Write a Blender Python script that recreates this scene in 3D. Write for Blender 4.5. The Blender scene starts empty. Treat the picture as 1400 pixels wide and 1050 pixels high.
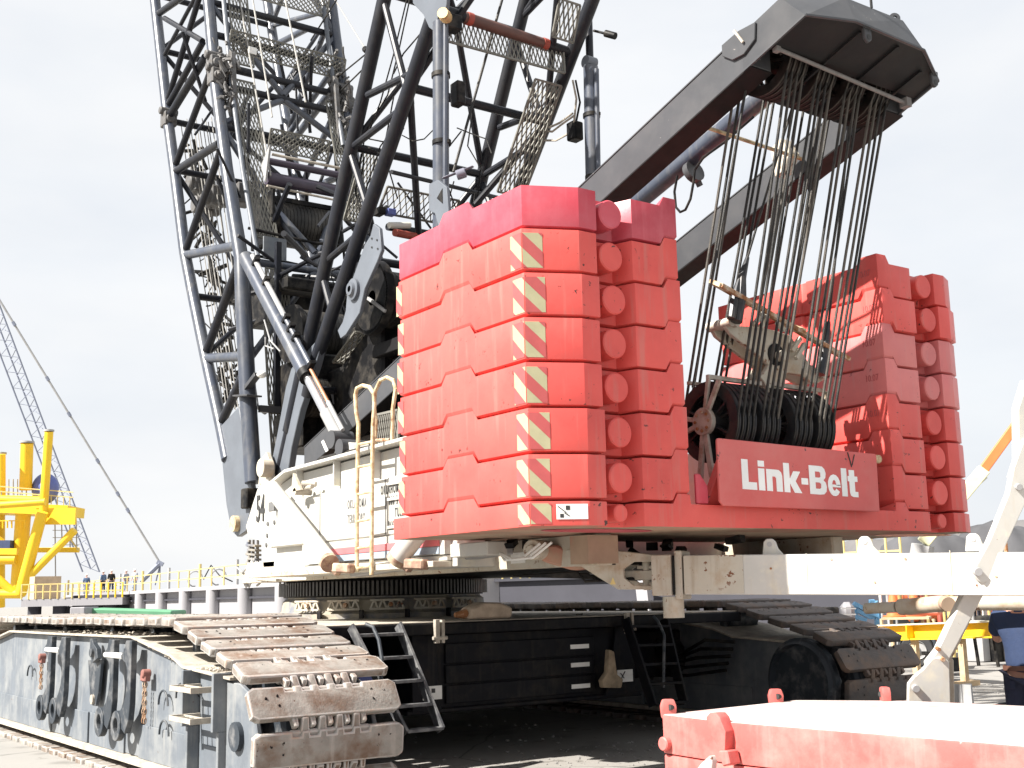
import bpy, bmesh, math, random
from mathutils import Vector, Matrix
R = math.radians
random.seed(7)
scn = bpy.context.scene
COL = scn.collection

# ------------------------------------------------------------------ camera, world, sun, exposure
CAM = Vector((0, 0, 1.7))
F_PX, YAW, PITCH, ROLL = 1645.66, R(35.395), R(9.90), R(-1.339)
_f = Vector((math.sin(YAW)*math.cos(PITCH), math.cos(YAW)*math.cos(PITCH), math.sin(PITCH)))
_r = Vector((math.cos(YAW), -math.sin(YAW), 0))
_u = _r.cross(_f)
RT = _r*math.cos(ROLL) + _u*math.sin(ROLL)
UP = -_r*math.sin(ROLL) + _u*math.cos(ROLL)
cam_d = bpy.data.cameras.new('camera')
cam = bpy.data.objects.new('camera', cam_d); COL.objects.link(cam)
m = Matrix((RT, UP, -_f)).transposed().to_4x4(); m.translation = CAM
cam.matrix_world = m
cam_d.sensor_width = 36; cam_d.lens = F_PX/1400*36
cam_d.clip_start = 0.1; cam_d.clip_end = 3000
scn.camera = cam

SUN_EL, SUN_AZ = R(43), R(-82)      # azimuth from +Y towards +X
sd = Vector((math.sin(SUN_AZ)*math.cos(SUN_EL), math.cos(SUN_AZ)*math.cos(SUN_EL), math.sin(SUN_EL)))
sun_d = bpy.data.lights.new('sun', 'SUN'); sun_d.energy = 5.0; sun_d.angle = R(0.55); sun_d.color = (1.0, 0.95, 0.88)
sun = bpy.data.objects.new('sun', sun_d); COL.objects.link(sun)
sun.rotation_euler = sd.to_track_quat('Z', 'Y').to_euler(); sun.location = (-20, 0, 40)

w = bpy.data.worlds.new('World'); scn.world = w; w.use_nodes = True
nt = w.node_tree; nt.nodes.clear()
N = nt.nodes.new; L = nt.links.new
out = N('ShaderNodeOutputWorld'); bg = N('ShaderNodeBackground'); bg.inputs[1].default_value = 1.0
sky = N('ShaderNodeTexSky'); sky.sky_type = 'NISHITA'; sky.sun_disc = False
sky.sun_elevation = SUN_EL; sky.sun_rotation = SUN_AZ; sky.air_density = 1.2; sky.dust_density = 2.0
sc_ = N('ShaderNodeVectorMath'); sc_.operation = 'SCALE'; sc_.inputs['Scale'].default_value = 0.10
L(sky.outputs[0], sc_.inputs[0])
tc = N('ShaderNodeTexCoord'); mp = N('ShaderNodeMapping'); mp.inputs['Scale'].default_value = (1.0, 1.0, 2.6)
L(tc.outputs['Generated'], mp.inputs[0])
nz = N('ShaderNodeTexNoise'); nz.inputs['Scale'].default_value = 2.1; nz.inputs['Detail'].default_value = 7; nz.inputs['Roughness'].default_value = 0.55
L(mp.outputs[0], nz.inputs['Vector'])
cr = N('ShaderNodeValToRGB'); cr.color_ramp.elements[0].position = 0.30; cr.color_ramp.elements[1].position = 0.62
cr.color_ramp.elements[0].color = (0.92,)*3+(1,); cr.color_ramp.elements[1].color = (1,)*3+(1,)
L(nz.outputs[0], cr.inputs[0])
nz2 = N('ShaderNodeTexNoise'); nz2.inputs['Scale'].default_value = 3.4; nz2.inputs['Detail'].default_value = 5
L(mp.outputs[0], nz2.inputs['Vector'])
cr2 = N('ShaderNodeValToRGB'); cr2.color_ramp.elements[0].position = 0.32; cr2.color_ramp.elements[1].position = 0.68
cr2.color_ramp.elements[0].color = (0.312, 0.324, 0.342, 1); cr2.color_ramp.elements[1].color = (0.362, 0.364, 0.367, 1)
L(nz2.outputs[0], cr2.inputs[0])
mx = N('ShaderNodeMixRGB'); L(cr.outputs[0], mx.inputs[0]); L(sc_.outputs[0], mx.inputs[1]); L(cr2.outputs[0], mx.inputs[2])
L(mx.outputs[0], bg.inputs[0]); L(bg.outputs[0], out.inputs[0])
scn.view_settings.view_transform = 'Standard'; scn.view_settings.look = 'None'
scn.view_settings.gamma = 1.0; scn.view_settings.use_curve_mapping = False
scn.view_settings.exposure = 1.44
try:
    scn.cycles.max_bounces = 6; scn.cycles.diffuse_bounces = 3; scn.cycles.glossy_bounces = 3
except Exception: pass

# surveying helpers: a sight line of the survey station meets a known plane of the site
def ray(px, py): return _f + RT*((px-700)/F_PX) + UP*((525-py)/F_PX)
def P(px, py, X=None, Y=None, Z=None, D=None):
    d = ray(px, py)
    if X is not None: t = X/d.x
    elif Y is not None: t = Y/d.y
    elif Z is not None: t = (Z-1.7)/d.z
    else: t = D
    return CAM + d*t
def yz(px, py, X): p = P(px, py, X=X); return (p.y, p.z)
XC = 9.885
GZ = -0.30                              # level of the yard
def mir(p): return Vector((2*XC-p[0], p[1], p[2]))

# ------------------------------------------------------------------ materials
MATS = {}
def mat(name, base, rough=0.6, metal=0.0, var=0.15, vs=3.0, col2=None, c2=0.5, c2s=2.0, c2w=0.12,
        chip=None, chips=9.0, chipt=0.10, bump=0.0, bs=40.0, streak=None, streak_a=0.3, spec=0.5):
    if name in MATS: return MATS[name]
    m = bpy.data.materials.new(name); m.use_nodes = True
    t = m.node_tree; n = t.nodes; l = t.links.new; b = n['Principled BSDF']
    b.inputs['Roughness'].default_value = rough; b.inputs['Metallic'].default_value = metal
    b.inputs['Specular IOR Level'].default_value = spec
    geo = n.new('ShaderNodeNewGeometry'); pos = geo.outputs['Position']
    oi = n.new('ShaderNodeObjectInfo')
    def noise(scale, det=5, rgh=0.6, vec=pos):
        q = n.new('ShaderNodeTexNoise'); q.inputs['Scale'].default_value = scale; q.inputs['Detail'].default_value = det
        q.inputs['Roughness'].default_value = rgh; l(vec, q.inputs['Vector']); return q.outputs[0]
    def ramp(v, a, c):
        q = n.new('ShaderNodeMapRange'); q.inputs[1].default_value = a; q.inputs[2].default_value = c; q.clamp = True; l(v, q.inputs[0]); return q.outputs[0]
    def mix(f, a, c, mode='MIX'):
        q = n.new('ShaderNodeMixRGB'); q.blend_type = mode
        for i, v in enumerate((f, a, c)):
            if hasattr(v, 'is_linked') or hasattr(v, 'links'): l(v, q.inputs[i])
            else: q.inputs[i].default_value = v if i == 0 else tuple(v)+((1,) if len(v) == 3 else ())
        return q.outputs[0]
    c = None
    lo = tuple(x*(1-var) for x in base); hi = tuple(min(1, x*(1+var)) for x in base)
    c = mix(ramp(noise(vs), 0.3, 0.7), lo, hi)
    if col2:
        c = mix(ramp(noise(c2s, 8, 0.65), c2-c2w, c2+c2w), c, col2)
    if streak:
        mpn = n.new('ShaderNodeMapping'); mpn.inputs['Scale'].default_value = (6, 6, 0.5); l(pos, mpn.inputs[0])
        s = ramp(noise(1.6, 4, 0.6, mpn.outputs[0]), 0.55, 0.75)
        mul = n.new('ShaderNodeMath'); mul.operation = 'MULTIPLY'; mul.inputs[1].default_value = streak_a; l(s, mul.inputs[0])
        c = mix(mul.outputs[0], c, streak)
    if chip:
        f1 = ramp(noise(chips, 3, 0.7), 0.5+chipt+0.02, 0.5+chipt+0.05)
        f2 = ramp(noise(chips*0.13, 2, 0.5), 0.46, 0.56)
        mul = n.new('ShaderNodeMath'); mul.operation = 'MULTIPLY'; l(f1, mul.inputs[0]); l(f2, mul.inputs[1])
        c = mix(mul.outputs[0], c, chip)
    # every individual a touch different
    br = n.new('ShaderNodeMapRange'); br.inputs[3].default_value = 0.93; br.inputs[4].default_value = 1.07; l(oi.outputs['Random'], br.inputs[0])
    sc = n.new('ShaderNodeVectorMath'); sc.operation = 'SCALE'; l(c, sc.inputs[0]); l(br.outputs[0], sc.inputs['Scale'])
    l(sc.outputs[0], b.inputs['Base Color'])
    rr = n.new('ShaderNodeMapRange'); rr.inputs[3].default_value = max(0.05, rough-0.12); rr.inputs[4].default_value = min(1, rough+0.15)
    l(noise(vs*2.3), rr.inputs[0]); l(rr.outputs[0], b.inputs['Roughness'])
    if bump:
        bp = n.new('ShaderNodeBump'); bp.inputs['Strength'].default_value = bump; bp.inputs['Distance'].default_value = 0.01
        l(noise(bs, 6, 0.65), bp.inputs['Height']); l(bp.outputs[0], b.inputs['Normal'])
    MATS[name] = m; return m

RUST = (0.16, 0.065, 0.03)
RED = mat('weathered_red_paint', (0.60, 0.080, 0.070), 0.42, var=0.10, vs=1.6, col2=(0.66, 0.10, 0.085), c2=0.55, c2s=1.1, chip=(0.07, 0.03, 0.025), chips=13, chipt=0.125, bump=0.15, bs=12, streak=(0.46, 0.19, 0.16), streak_a=0.5, spec=0.35)
REDP = mat('faded_pinkish_red_paint', (0.56, 0.15, 0.15), 0.5, var=0.12, vs=1.6, col2=(0.6, 0.17, 0.16), c2=0.5, c2s=1.5, chip=(0.07, 0.03, 0.025), chips=14, chipt=0.14, bump=0.12, bs=18, streak=(0.45, 0.25, 0.24), streak_a=0.5)
REDC = mat('fresh_crimson_paint', (0.47, 0.048, 0.072), 0.36, var=0.12, vs=1.8, col2=(0.52, 0.09, 0.12), c2=0.54, c2s=1.6, bump=0.10, bs=16, streak=(0.6, 0.14, 0.17), streak_a=0.4)
SPARE = mat('scuffed_spare_red', (0.50, 0.095, 0.085), 0.5, var=0.12, vs=2.5, col2=(0.55, 0.18, 0.16), c2=0.55, c2s=2.2, chip=(0.62, 0.58, 0.55), chips=4.5, chipt=0.13, streak=(0.5, 0.24, 0.22), streak_a=0.4, bump=0.2, bs=14)
SLABTOP = mat('sunlit_slab_top', (0.47, 0.41, 0.385), 0.8, var=0.1, vs=4, col2=(0.6, 0.25, 0.22), c2=0.62, c2s=3.2, bump=0.2)  # sun white-out of the red top put into the colour, plus red scratches
STRIPE_C = mat('reflective_cream', (0.37, 0.345, 0.21), 0.5, var=0.08, vs=8, chip=(0.4, 0.08, 0.07), chips=20, chipt=0.17)
STRIPE_R = mat('reflective_dull_red', (0.40, 0.075, 0.075), 0.5, var=0.08, vs=8)
UNDER = mat('dusty_tray_underside', (0.33, 0.24, 0.17), 0.85, var=0.2, vs=2, col2=(0.45, 0.12, 0.09), c2=0.6, c2s=1.1)
WHITE = mat('crane_white_paint', (0.46, 0.455, 0.425), 0.5, var=0.05, vs=3, col2=(0.62, 0.58, 0.46), c2=0.66, c2s=3.5, chip=RUST, chips=12, chipt=0.17, streak=(0.42, 0.33, 0.2), streak_a=0.3)
CREAM = mat('grimy_cream_paint', (0.47, 0.44, 0.37), 0.6, var=0.1, vs=3, col2=(0.34, 0.24, 0.15), c2=0.6, c2s=3, chip=RUST, chips=10, chipt=0.10, streak=(0.25, 0.17, 0.10), streak_a=0.5)
CHORD = mat('blue_grey_boom_paint', (0.044, 0.053, 0.075), 0.33, 0.0, var=0.18, vs=1.3, col2=(0.085, 0.09, 0.10), c2=0.58, c2s=2.2, chip=(0.08, 0.045, 0.03), chips=18, chipt=0.16, streak=(0.2, 0.19, 0.17), streak_a=0.4, spec=0.6)
MASTM = mat('charcoal_mast_paint', (0.010, 0.0115, 0.017), 0.42, 0.0, var=0.2, vs=1.3, col2=(0.020, 0.020, 0.023), c2=0.58, c2s=2.2, streak=(0.05, 0.046, 0.04), streak_a=0.4, spec=0.3)
PLATE = mat('grey_plate_paint', (0.105, 0.118, 0.138), 0.4, var=0.12, vs=2, col2=(0.10, 0.11, 0.13), c2=0.58, c2s=1.7, chip=(0.10, 0.05, 0.03), chips=16, chipt=0.17)
BEAMM = mat('gantry_grey_paint', (0.048, 0.050, 0.055), 0.42, var=0.12, vs=1.6, col2=(0.065, 0.065, 0.068), c2=0.56, c2s=2.0, chip=(0.30, 0.28, 0.26), chips=16, chipt=0.19, spec=0.4)
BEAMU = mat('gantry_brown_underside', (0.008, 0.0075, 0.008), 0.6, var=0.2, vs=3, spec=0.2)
HEADM = mat('dark_head_paint', (0.011, 0.011, 0.012), 0.5, var=0.15, vs=2, col2=(0.018, 0.017, 0.016), c2=0.58, c2s=3, spec=0.25)
ROPE = mat('greasy_wire_rope', (0.016, 0.016, 0.016), 0.5, 0.3, var=0.35, vs=9, col2=(0.075, 0.068, 0.058), c2=0.55, c2s=2.2, bump=0.6, bs=90)
ROPEB = mat('dry_wire_rope', (0.085, 0.078, 0.068), 0.6, 0.3, var=0.35, vs=9, col2=(0.07, 0.06, 0.05), c2=0.55, c2s=3.0, bump=0.6, bs=90)
ROPEG = mat('pale_wire_rope', (0.30, 0.29, 0.27), 0.5, 0.3, var=0.2, vs=9)
OXIDE = mat('faded_oxide_bracket', (0.20, 0.085, 0.07), 0.8, var=0.2, vs=8)
BLACK = mat('black_rubbery_metal', (0.007, 0.007, 0.008), 0.5, var=0.3, vs=4, col2=(0.05, 0.045, 0.038), c2=0.58, c2s=4, spec=0.15)
CARB = mat('black_carbody_paint', (0.006, 0.0065, 0.009), 0.5, var=0.3, vs=3, col2=(0.022, 0.019, 0.016), c2=0.60, c2s=4, streak=(0.035, 0.03, 0.024), streak_a=0.5, bump=0.15, spec=0.12)
SHEAVE = mat('worn_sheave_steel', (0.035, 0.037, 0.042), 0.35, 0.5, var=0.25, vs=6, col2=(0.06, 0.055, 0.05), c2=0.55, c2s=6)
SHOE = mat('rusty_dusty_track_steel', (0.235, 0.222, 0.20), 0.78, 0.0, var=0.16, vs=5, col2=(0.135, 0.088, 0.060), c2=0.53, c2s=2.4, c2w=0.10, chip=(0.09, 0.055, 0.04), chips=22, chipt=0.14, bump=0.6, bs=30, streak=(0.36, 0.335, 0.305), streak_a=0.6)
SHOED = mat('pale_scuffed_track_edge', (0.35, 0.335, 0.315), 0.75, 0.0, var=0.15, vs=6, col2=(0.33, 0.24, 0.18), c2=0.6, c2s=5, bump=0.4, bs=40)
SHOEK = mat('shaded_track_steel', (0.10, 0.09, 0.085), 0.7, 0.0, var=0.2, vs=5, col2=(0.17, 0.12, 0.09), c2=0.58, c2s=2.6, chip=(0.05, 0.04, 0.035), chips=22, chipt=0.15, bump=0.5, bs=30, spec=0.25)  # right track's shade put into the steel colour, with its rust blotches
FRAMEB = mat('dusty_blue_grey_frame', (0.110, 0.126, 0.146), 0.6, var=0.10, vs=2.5, col2=(0.20, 0.21, 0.215), c2=0.56, c2s=2.0, chip=(0.10, 0.06, 0.045), chips=14, chipt=0.17, streak=(0.27, 0.265, 0.25), streak_a=0.5, bump=0.1)
FRAMED = mat('dark_slate_frame', (0.030, 0.037, 0.046), 0.55, var=0.15, vs=3, col2=(0.17, 0.17, 0.17), c2=0.6, c2s=4, spec=0.3)
DUST = mat('dusty_ledge', (0.42, 0.38, 0.32), 0.9, var=0.15, vs=8, col2=(0.28, 0.25, 0.21), c2=0.55, c2s=6, bump=0.6, bs=50)
GRATE = mat('galvanised_grating', (0.16, 0.155, 0.135), 0.55, 0.25, var=0.2, vs=6)
RUSTM = mat('rusty_orange_steel', (0.30, 0.13, 0.05), 0.8, var=0.3, vs=8, col2=(0.5, 0.45, 0.36), c2=0.56, c2s=8)
HOOPY = mat('rust_speckled_cream_tube', (0.56, 0.47, 0.30), 0.65, var=0.1, vs=6, col2=(0.28, 0.13, 0.05), c2=0.56, c2s=9)
REDPIPE = mat('red_oxide_pipe', (0.30, 0.055, 0.035), 0.6, var=0.2, vs=5)
CHROME = mat('chrome_rod', (0.70, 0.70, 0.72), 0.2, 0.9, var=0.05, vs=6)
COPPER = mat('copper_tube', (0.36, 0.17, 0.09), 0.5, 0.2, var=0.15, vs=6)
BRASS = mat('brass_horn', (0.45, 0.30, 0.14), 0.45, 0.4, var=0.15, vs=8)
LABEL = mat('white_label', (0.72, 0.72, 0.69), 0.5, var=0.06, vs=10)
INK = mat('black_ink', (0.03, 0.03, 0.03), 0.6, var=0.1, vs=8)
INKG = mat('faded_grey_ink', (0.12, 0.12, 0.12), 0.6, var=0.15, vs=20)
PINK = mat('faded_red_band', (0.60, 0.14, 0.15), 0.5, var=0.08, vs=4)
GREYB = mat('grey_blue_band', (0.27, 0.33, 0.40), 0.5, var=0.08, vs=4)
SIGNW = mat('white_sign_letters', (0.74, 0.76, 0.76), 0.5, var=0.05, vs=4, chip=(0.30, 0.10, 0.08), chips=11, chipt=0.16)
SIGNR = mat('faded_sign_red', (0.50, 0.085, 0.080), 0.5, var=0.08, vs=2, col2=(0.50, 0.13, 0.12), c2=0.52, c2s=1.2, chip=(0.05, 0.03, 0.03), chips=11, chipt=0.155)
HULL = mat('barge_lilac_grey', (0.27, 0.265, 0.28), 0.7, var=0.06, vs=0.4, streak=(0.42, 0.40, 0.38), streak_a=0.4)
HULLD = mat('barge_dark_grey', (0.045, 0.045, 0.055), 0.7, var=0.1, vs=0.6, spec=0.2)
YEL = mat('jacket_yellow', (0.78, 0.50, 0.015), 0.5, var=0.06, vs=0.6)
YELR = mat('hazed_railing_yellow', (0.55, 0.43, 0.17), 0.5, var=0.08, vs=1)  # yellow paled to put distance haze on the barge railings
STEELG = mat('plain_steel_grey', (0.30, 0.30, 0.30), 0.6, var=0.15, vs=2)
GREEN = mat('green_skip_paint', (0.09, 0.25, 0.14), 0.6, var=0.1, vs=2)
BLUE = mat('blue_tank', (0.09, 0.12, 0.34), 0.5, var=0.1, vs=2)
LBLUE = mat('light_blue_steel', (0.14, 0.34, 0.55), 0.5, var=0.1, vs=2)
ORANGE = mat('orange_paint', (0.72, 0.17, 0.05), 0.5, var=0.1, vs=2)
TAN = mat('tan_soil', (0.42, 0.36, 0.29), 0.9, var=0.15, vs=0.5)
TARP = mat('grey_tarp', (0.12, 0.115, 0.115), 0.7, var=0.25, vs=0.25, bump=0.5, bs=1.0)
WOOD = mat('raw_timber', (0.48, 0.36, 0.22), 0.8, var=0.2, vs=12)
TYRE = mat('tyre_rubber', (0.03, 0.03, 0.032), 0.8, var=0.2, vs=10)
GREASE = mat('greasy_turntable_casting', (0.30, 0.27, 0.21), 0.7, var=0.2, vs=4, col2=(0.10, 0.12, 0.17), c2=0.56, c2s=3, streak=(0.12, 0.10, 0.08), streak_a=0.6)
SKIN = mat('skin', (0.50, 0.27, 0.19), 0.55, var=0.06, vs=20)
NAVY = mat('navy_polo_cloth', (0.018, 0.034, 0.085), 0.85, var=0.15, vs=6, bump=0.5, bs=12)
JEANS = mat('dark_navy_jeans', (0.012, 0.017, 0.042), 0.85, var=0.2, vs=8, bump=0.3, bs=20)
LEATHER = mat('brown_leather', (0.10, 0.045, 0.03), 0.6, var=0.2, vs=20)
HAIR = mat('brown_hair', (0.06, 0.04, 0.03), 0.7, var=0.2, vs=40)
WORKB = mat('blue_work_shirt', (0.10, 0.15, 0.24), 0.85, var=0.1, vs=5)
WORKG = mat('grey_work_shirt', (0.30, 0.32, 0.35), 0.85, var=0.1, vs=5)
HAT = mat('white_hard_hat', (0.75, 0.75, 0.73), 0.4, var=0.03, vs=5)
GROUND = mat('pale_yard_concrete', (0.235, 0.228, 0.215), 0.9, var=0.08, vs=0.5, col2=(0.25, 0.235, 0.215), c2=0.56, c2s=0.35, c2w=0.2, chip=(0.16, 0.15, 0.135), chips=3.0, chipt=0.08, bump=0.5, bs=45)
def ground_cracks(m):
    t = m.node_tree; n = t.nodes; l = t.links.new; b = n['Principled BSDF']
    src = b.inputs['Base Color'].links[0].from_socket; geo = n.new('ShaderNodeNewGeometry')
    nz_ = n.new('ShaderNodeTexNoise'); nz_.inputs['Scale'].default_value = 1.5; l(geo.outputs['Position'], nz_.inputs['Vector'])
    ad = n.new('ShaderNodeMixRGB'); ad.inputs[0].default_value = 0.12; l(geo.outputs['Position'], ad.inputs[1]); l(nz_.outputs[1], ad.inputs[2])
    vo = n.new('ShaderNodeTexVoronoi'); vo.feature = 'DISTANCE_TO_EDGE'; vo.inputs['Scale'].default_value = 0.30; l(ad.outputs[0], vo.inputs['Vector'])
    mr = n.new('ShaderNodeMapRange'); mr.inputs[1].default_value = 0.0; mr.inputs[2].default_value = 0.006; mr.inputs[3].default_value = 0.45; mr.inputs[4].default_value = 1.0; l(vo.outputs[0], mr.inputs[0])
    st = n.new('ShaderNodeTexNoise'); st.inputs['Scale'].default_value = 0.9; st.inputs['Detail'].default_value = 8; l(geo.outputs['Position'], st.inputs['Vector'])
    m2 = n.new('ShaderNodeMapRange'); m2.inputs[1].default_value = 0.56; m2.inputs[2].default_value = 0.66; m2.inputs[3].default_value = 1.0; m2.inputs[4].default_value = 0.62; l(st.outputs[0], m2.inputs[0])
    mu = n.new('ShaderNodeMath'); mu.operation = 'MULTIPLY'; l(mr.outputs[0], mu.inputs[0]); l(m2.outputs[0], mu.inputs[1])
    sc = n.new('ShaderNodeVectorMath'); sc.operation = 'SCALE'; l(src, sc.inputs[0]); l(mu.outputs[0], sc.inputs['Scale']); l(sc.outputs[0], b.inputs['Base Color'])
ground_cracks(GROUND)

# ------------------------------------------------------------------ mesh builder
class MB:
    def __init__(s): s.v = []; s.f = []; s.mi = []; s.cur = 0
    def add(s, vs, fs):
        o = len(s.v); s.v += [tuple(v) for v in vs]; s.f += [tuple(i+o for i in f) for f in fs]; s.mi += [s.cur]*len(fs); return s
    def box(s, x0, x1, y0, y1, z0, z1):
        return s.add([(x, y, z) for z in (z0, z1) for y in (y0, y1) for x in (x0, x1)],
                     [(0,2,3,1),(4,5,7,6),(0,1,5,4),(2,6,7,3),(0,4,6,2),(1,3,7,5)])
    def bar(s, p, q, w, h, up=(0,0,1)):
        p = Vector(p); q = Vector(q); d = (q-p).normalized(); u = Vector(up)
        a = d.cross(u)
        if a.length < 1e-4: a = d.cross(Vector((0,1,0)))
        a.normalize(); b = a.cross(d).normalized()
        vs = [c+a*(i*w/2)+b*(j*h/2) for c in (p, q) for j in (-1, 1) for i in (-1, 1)]
        return s.add(vs, [(0,2,3,1),(4,5,7,6),(0,1,5,4),(2,6,7,3),(0,4,6,2),(1,3,7,5)])
    def cyl(s, p, q, r, n=12, r2=None, cap=True):
        p = Vector(p); q = Vector(q); d = (q-p).normalized()
        a = d.orthogonal().normalized(); b = d.cross(a); r2 = r if r2 is None else r2
        vs = []
        for c, rr in ((p, r), (q, r2)):
            for i in range(n):
                t = 2*math.pi*i/n; vs.append(c+(a*math.cos(t)+b*math.sin(t))*rr)
        fs = [(i, (i+1) % n, n+(i+1) % n, n+i) for i in range(n)]
        if cap: fs += [tuple(range(n-1, -1, -1)), tuple(range(n, 2*n))]
        return s.add(vs, fs)
    def sweep(s, pts, r, n=8, cap=True):
        pts = [Vector(p) for p in pts]; k = len(pts); vs = []; a = None
        for i, p in enumerate(pts):
            d = (pts[min(i+1, k-1)]-pts[max(i-1, 0)]).normalized()
            a = (a - d*a.dot(d)).normalized() if a is not None else d.orthogonal().normalized()
            b = d.cross(a); rr = r[i] if isinstance(r, (list, tuple)) else r
            for j in range(n):
                t = 2*math.pi*j/n; vs.append(p+(a*math.cos(t)+b*math.sin(t))*rr)
        fs = [(i*n+j, i*n+(j+1) % n, (i+1)*n+(j+1) % n, (i+1)*n+j) for i in range(k-1) for j in range(n)]
        if cap: fs += [tuple(range(n-1, -1, -1)), tuple(range((k-1)*n, k*n))]
        return s.add(vs, fs)
    def prism(s, poly, a0, a1, axis='X'):
        n = len(poly)
        def mk(u, v, a): return (a, u, v) if axis == 'X' else ((u, a, v) if axis == 'Y' else (u, v, a))
        vs = [mk(u, v, a0) for u, v in poly]+[mk(u, v, a1) for u, v in poly]
        return s.add(vs, [tuple(range(n-1, -1, -1)), tuple(range(n, 2*n))]+[(i, (i+1) % n, n+(i+1) % n, n+i) for i in range(n)])
    def ring(s, c, axis, r0, r1, h, n=24):
        c = Vector(c); d = Vector(axis).normalized(); a = d.orthogonal().normalized(); b = d.cross(a); vs = []
        for (rr, hh) in ((r0, -h/2), (r1, -h/2), (r1, h/2), (r0, h/2)):
            for i in range(n):
                t = 2*math.pi*i/n; vs.append(c+d*hh+(a*math.cos(t)+b*math.sin(t))*rr)
        return s.add(vs, [(k*n+i, k*n+(i+1) % n, ((k+1) % 4)*n+(i+1) % n, ((k+1) % 4)*n+i) for k in range(4) for i in range(n)])
    def lathe(s, prof, c, axis, n=28):
        c = Vector(c); d = Vector(axis).normalized(); a = d.orthogonal().normalized(); b = d.cross(a); vs = []
        for (rr, hh) in prof:
            for i in range(n):
                t = 2*math.pi*i/n; vs.append(c+d*hh+(a*math.cos(t)+b*math.sin(t))*rr)
        return s.add(vs, [(k*n+i, k*n+(i+1) % n, (k+1)*n+(i+1) % n, (k+1)*n+i) for k in range(len(prof)-1) for i in range(n)])
    def ball(s, c, r, nu=12, nv=8, sc=(1,1,1)):
        c = Vector(c); vs = [c+Vector((0,0,r*sc[2]))]; fs = []
        for i in range(1, nv):
            ph = math.pi*i/nv
            for j in range(nu):
                t = 2*math.pi*j/nu; vs.append(c+Vector((r*sc[0]*math.sin(ph)*math.cos(t), r*sc[1]*math.sin(ph)*math.sin(t), r*sc[2]*math.cos(ph))))
        vs.append(c-Vector((0,0,r*sc[2]))); e = len(vs)-1
        for j in range(nu):
            fs.append((0, 1+j, 1+(j+1) % nu)); fs.append((e, e-nu+(j+1) % nu, e-nu+j))
            for i in range(nv-2):
                a = 1+i*nu; fs.append((a+j, a+nu+j, a+nu+(j+1) % nu, a+(j+1) % nu))
        return s.add(vs, fs)
    def build(s, name, m, parent=None, bevel=0, seg=1, smooth=True, kind=None, bmat=-1):
        me = bpy.data.meshes.new(name); me.from_pydata(s.v, [], s.f)
        for k in (m if isinstance(m, (list, tuple)) else [m]): me.materials.append(k)
        me.polygons.foreach_set('material_index', s.mi)
        bm = bmesh.new(); bm.from_mesh(me)
        bmesh.ops.recalc_face_normals(bm, faces=bm.faces)
        if bevel:
            es = [e for e in bm.edges if len(e.link_faces) == 2 and e.calc_face_angle(0) > R(12)]
            bmesh.ops.bevel(bm, geom=es, offset=bevel, segments=seg, affect='EDGES', profile=0.6, material=bmat)
        bm.to_mesh(me); bm.free()
        if smooth:
            me.polygons.foreach_set('use_smooth', [True]*len(me.polygons))
            try: me.set_sharp_from_angle(angle=R(32))
            except Exception: pass
        o = bpy.data.objects.new(name, me); COL.objects.link(o)
        if parent is not None: o.parent = parent
        if kind: o['kind'] = kind
        return o
def tag(o, label=None, cat=None, group=None, kind=None):
    if label: o['label'] = label
    if cat: o['category'] = cat
    if group: o['group'] = group
    if kind: o['kind'] = kind
    return o
def empty(name, loc=(0,0,0)):
    o = bpy.data.objects.new(name, None); COL.objects.link(o); o.location = loc; o.empty_display_size = 0.2; return o
def copy(o, parent=None, loc=None, rot=None):
    c = o.copy(); COL.objects.link(c); c.parent = parent
    if loc is not None: c.location = loc
    if rot is not None: c.rotation_euler = rot
    return c
def root_at(name, loc):
    # thing whose parts are modelled in site coordinates: keep the parts where they are
    return empty(name, loc)
def adopt(root):
    bpy.context.view_layer.update()
    for ch in list(root.children): ch.matrix_parent_inverse = root.matrix_world.inverted()
def tube(name, p, q, r, m, parent, n=10, r2=None): return MB().cyl(p, q, r, n, r2).build(name, m, parent)

def clip(poly, inside, inter):
    o = []
    for i in range(len(poly)):
        a, b = poly[i-1], poly[i]
        if inside(b):
            if not inside(a): o.append(inter(a, b))
            o.append(b)
        elif inside(a): o.append(inter(a, b))
    return o
def clip_rect(poly, u0, u1, v0, v1):
    for ax, val, sg in ((0, u0, 1), (0, u1, -1), (1, v0, 1), (1, v1, -1)):
        if not poly: break
        ins = lambda p: (p[ax]-val)*sg >= -1e-9
        def it(a, b):
            t = (val-a[ax])/(b[ax]-a[ax]); return (a[0]+(b[0]-a[0])*t, a[1]+(b[1]-a[1])*t)
        poly = clip(poly, ins, it)
    return poly

def text(name, s, size, m, parent, origin, xdir, ydir, depth=0.004, bold=0.0, sx=1.0, align='LEFT', space=1.0):
    cu = bpy.data.curves.new(name, 'FONT'); cu.body = s; cu.size = size; cu.extrude = depth/2; cu.offset = bold; cu.align_x = align; cu.space_character = space
    cu.resolution_u = 4
    t = bpy.data.objects.new(name, cu); COL.objects.link(t)
    bpy.context.view_layer.update()
    me = bpy.data.meshes.new_from_object(t.evaluated_get(bpy.context.evaluated_depsgraph_get()))
    bpy.data.objects.remove(t); bpy.data.curves.remove(cu)
    x = Vector(xdir).normalized(); y = Vector(ydir).normalized(); z = x.cross(y)
    M = Matrix((x*sx, y, z)).transposed().to_4x4(); M.translation = Vector(origin)
    me.transform(M); me.materials.clear(); me.materials.append(m)
    o = bpy.data.objects.new(name, me); COL.objects.link(o); o.parent = parent
    return o

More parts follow.
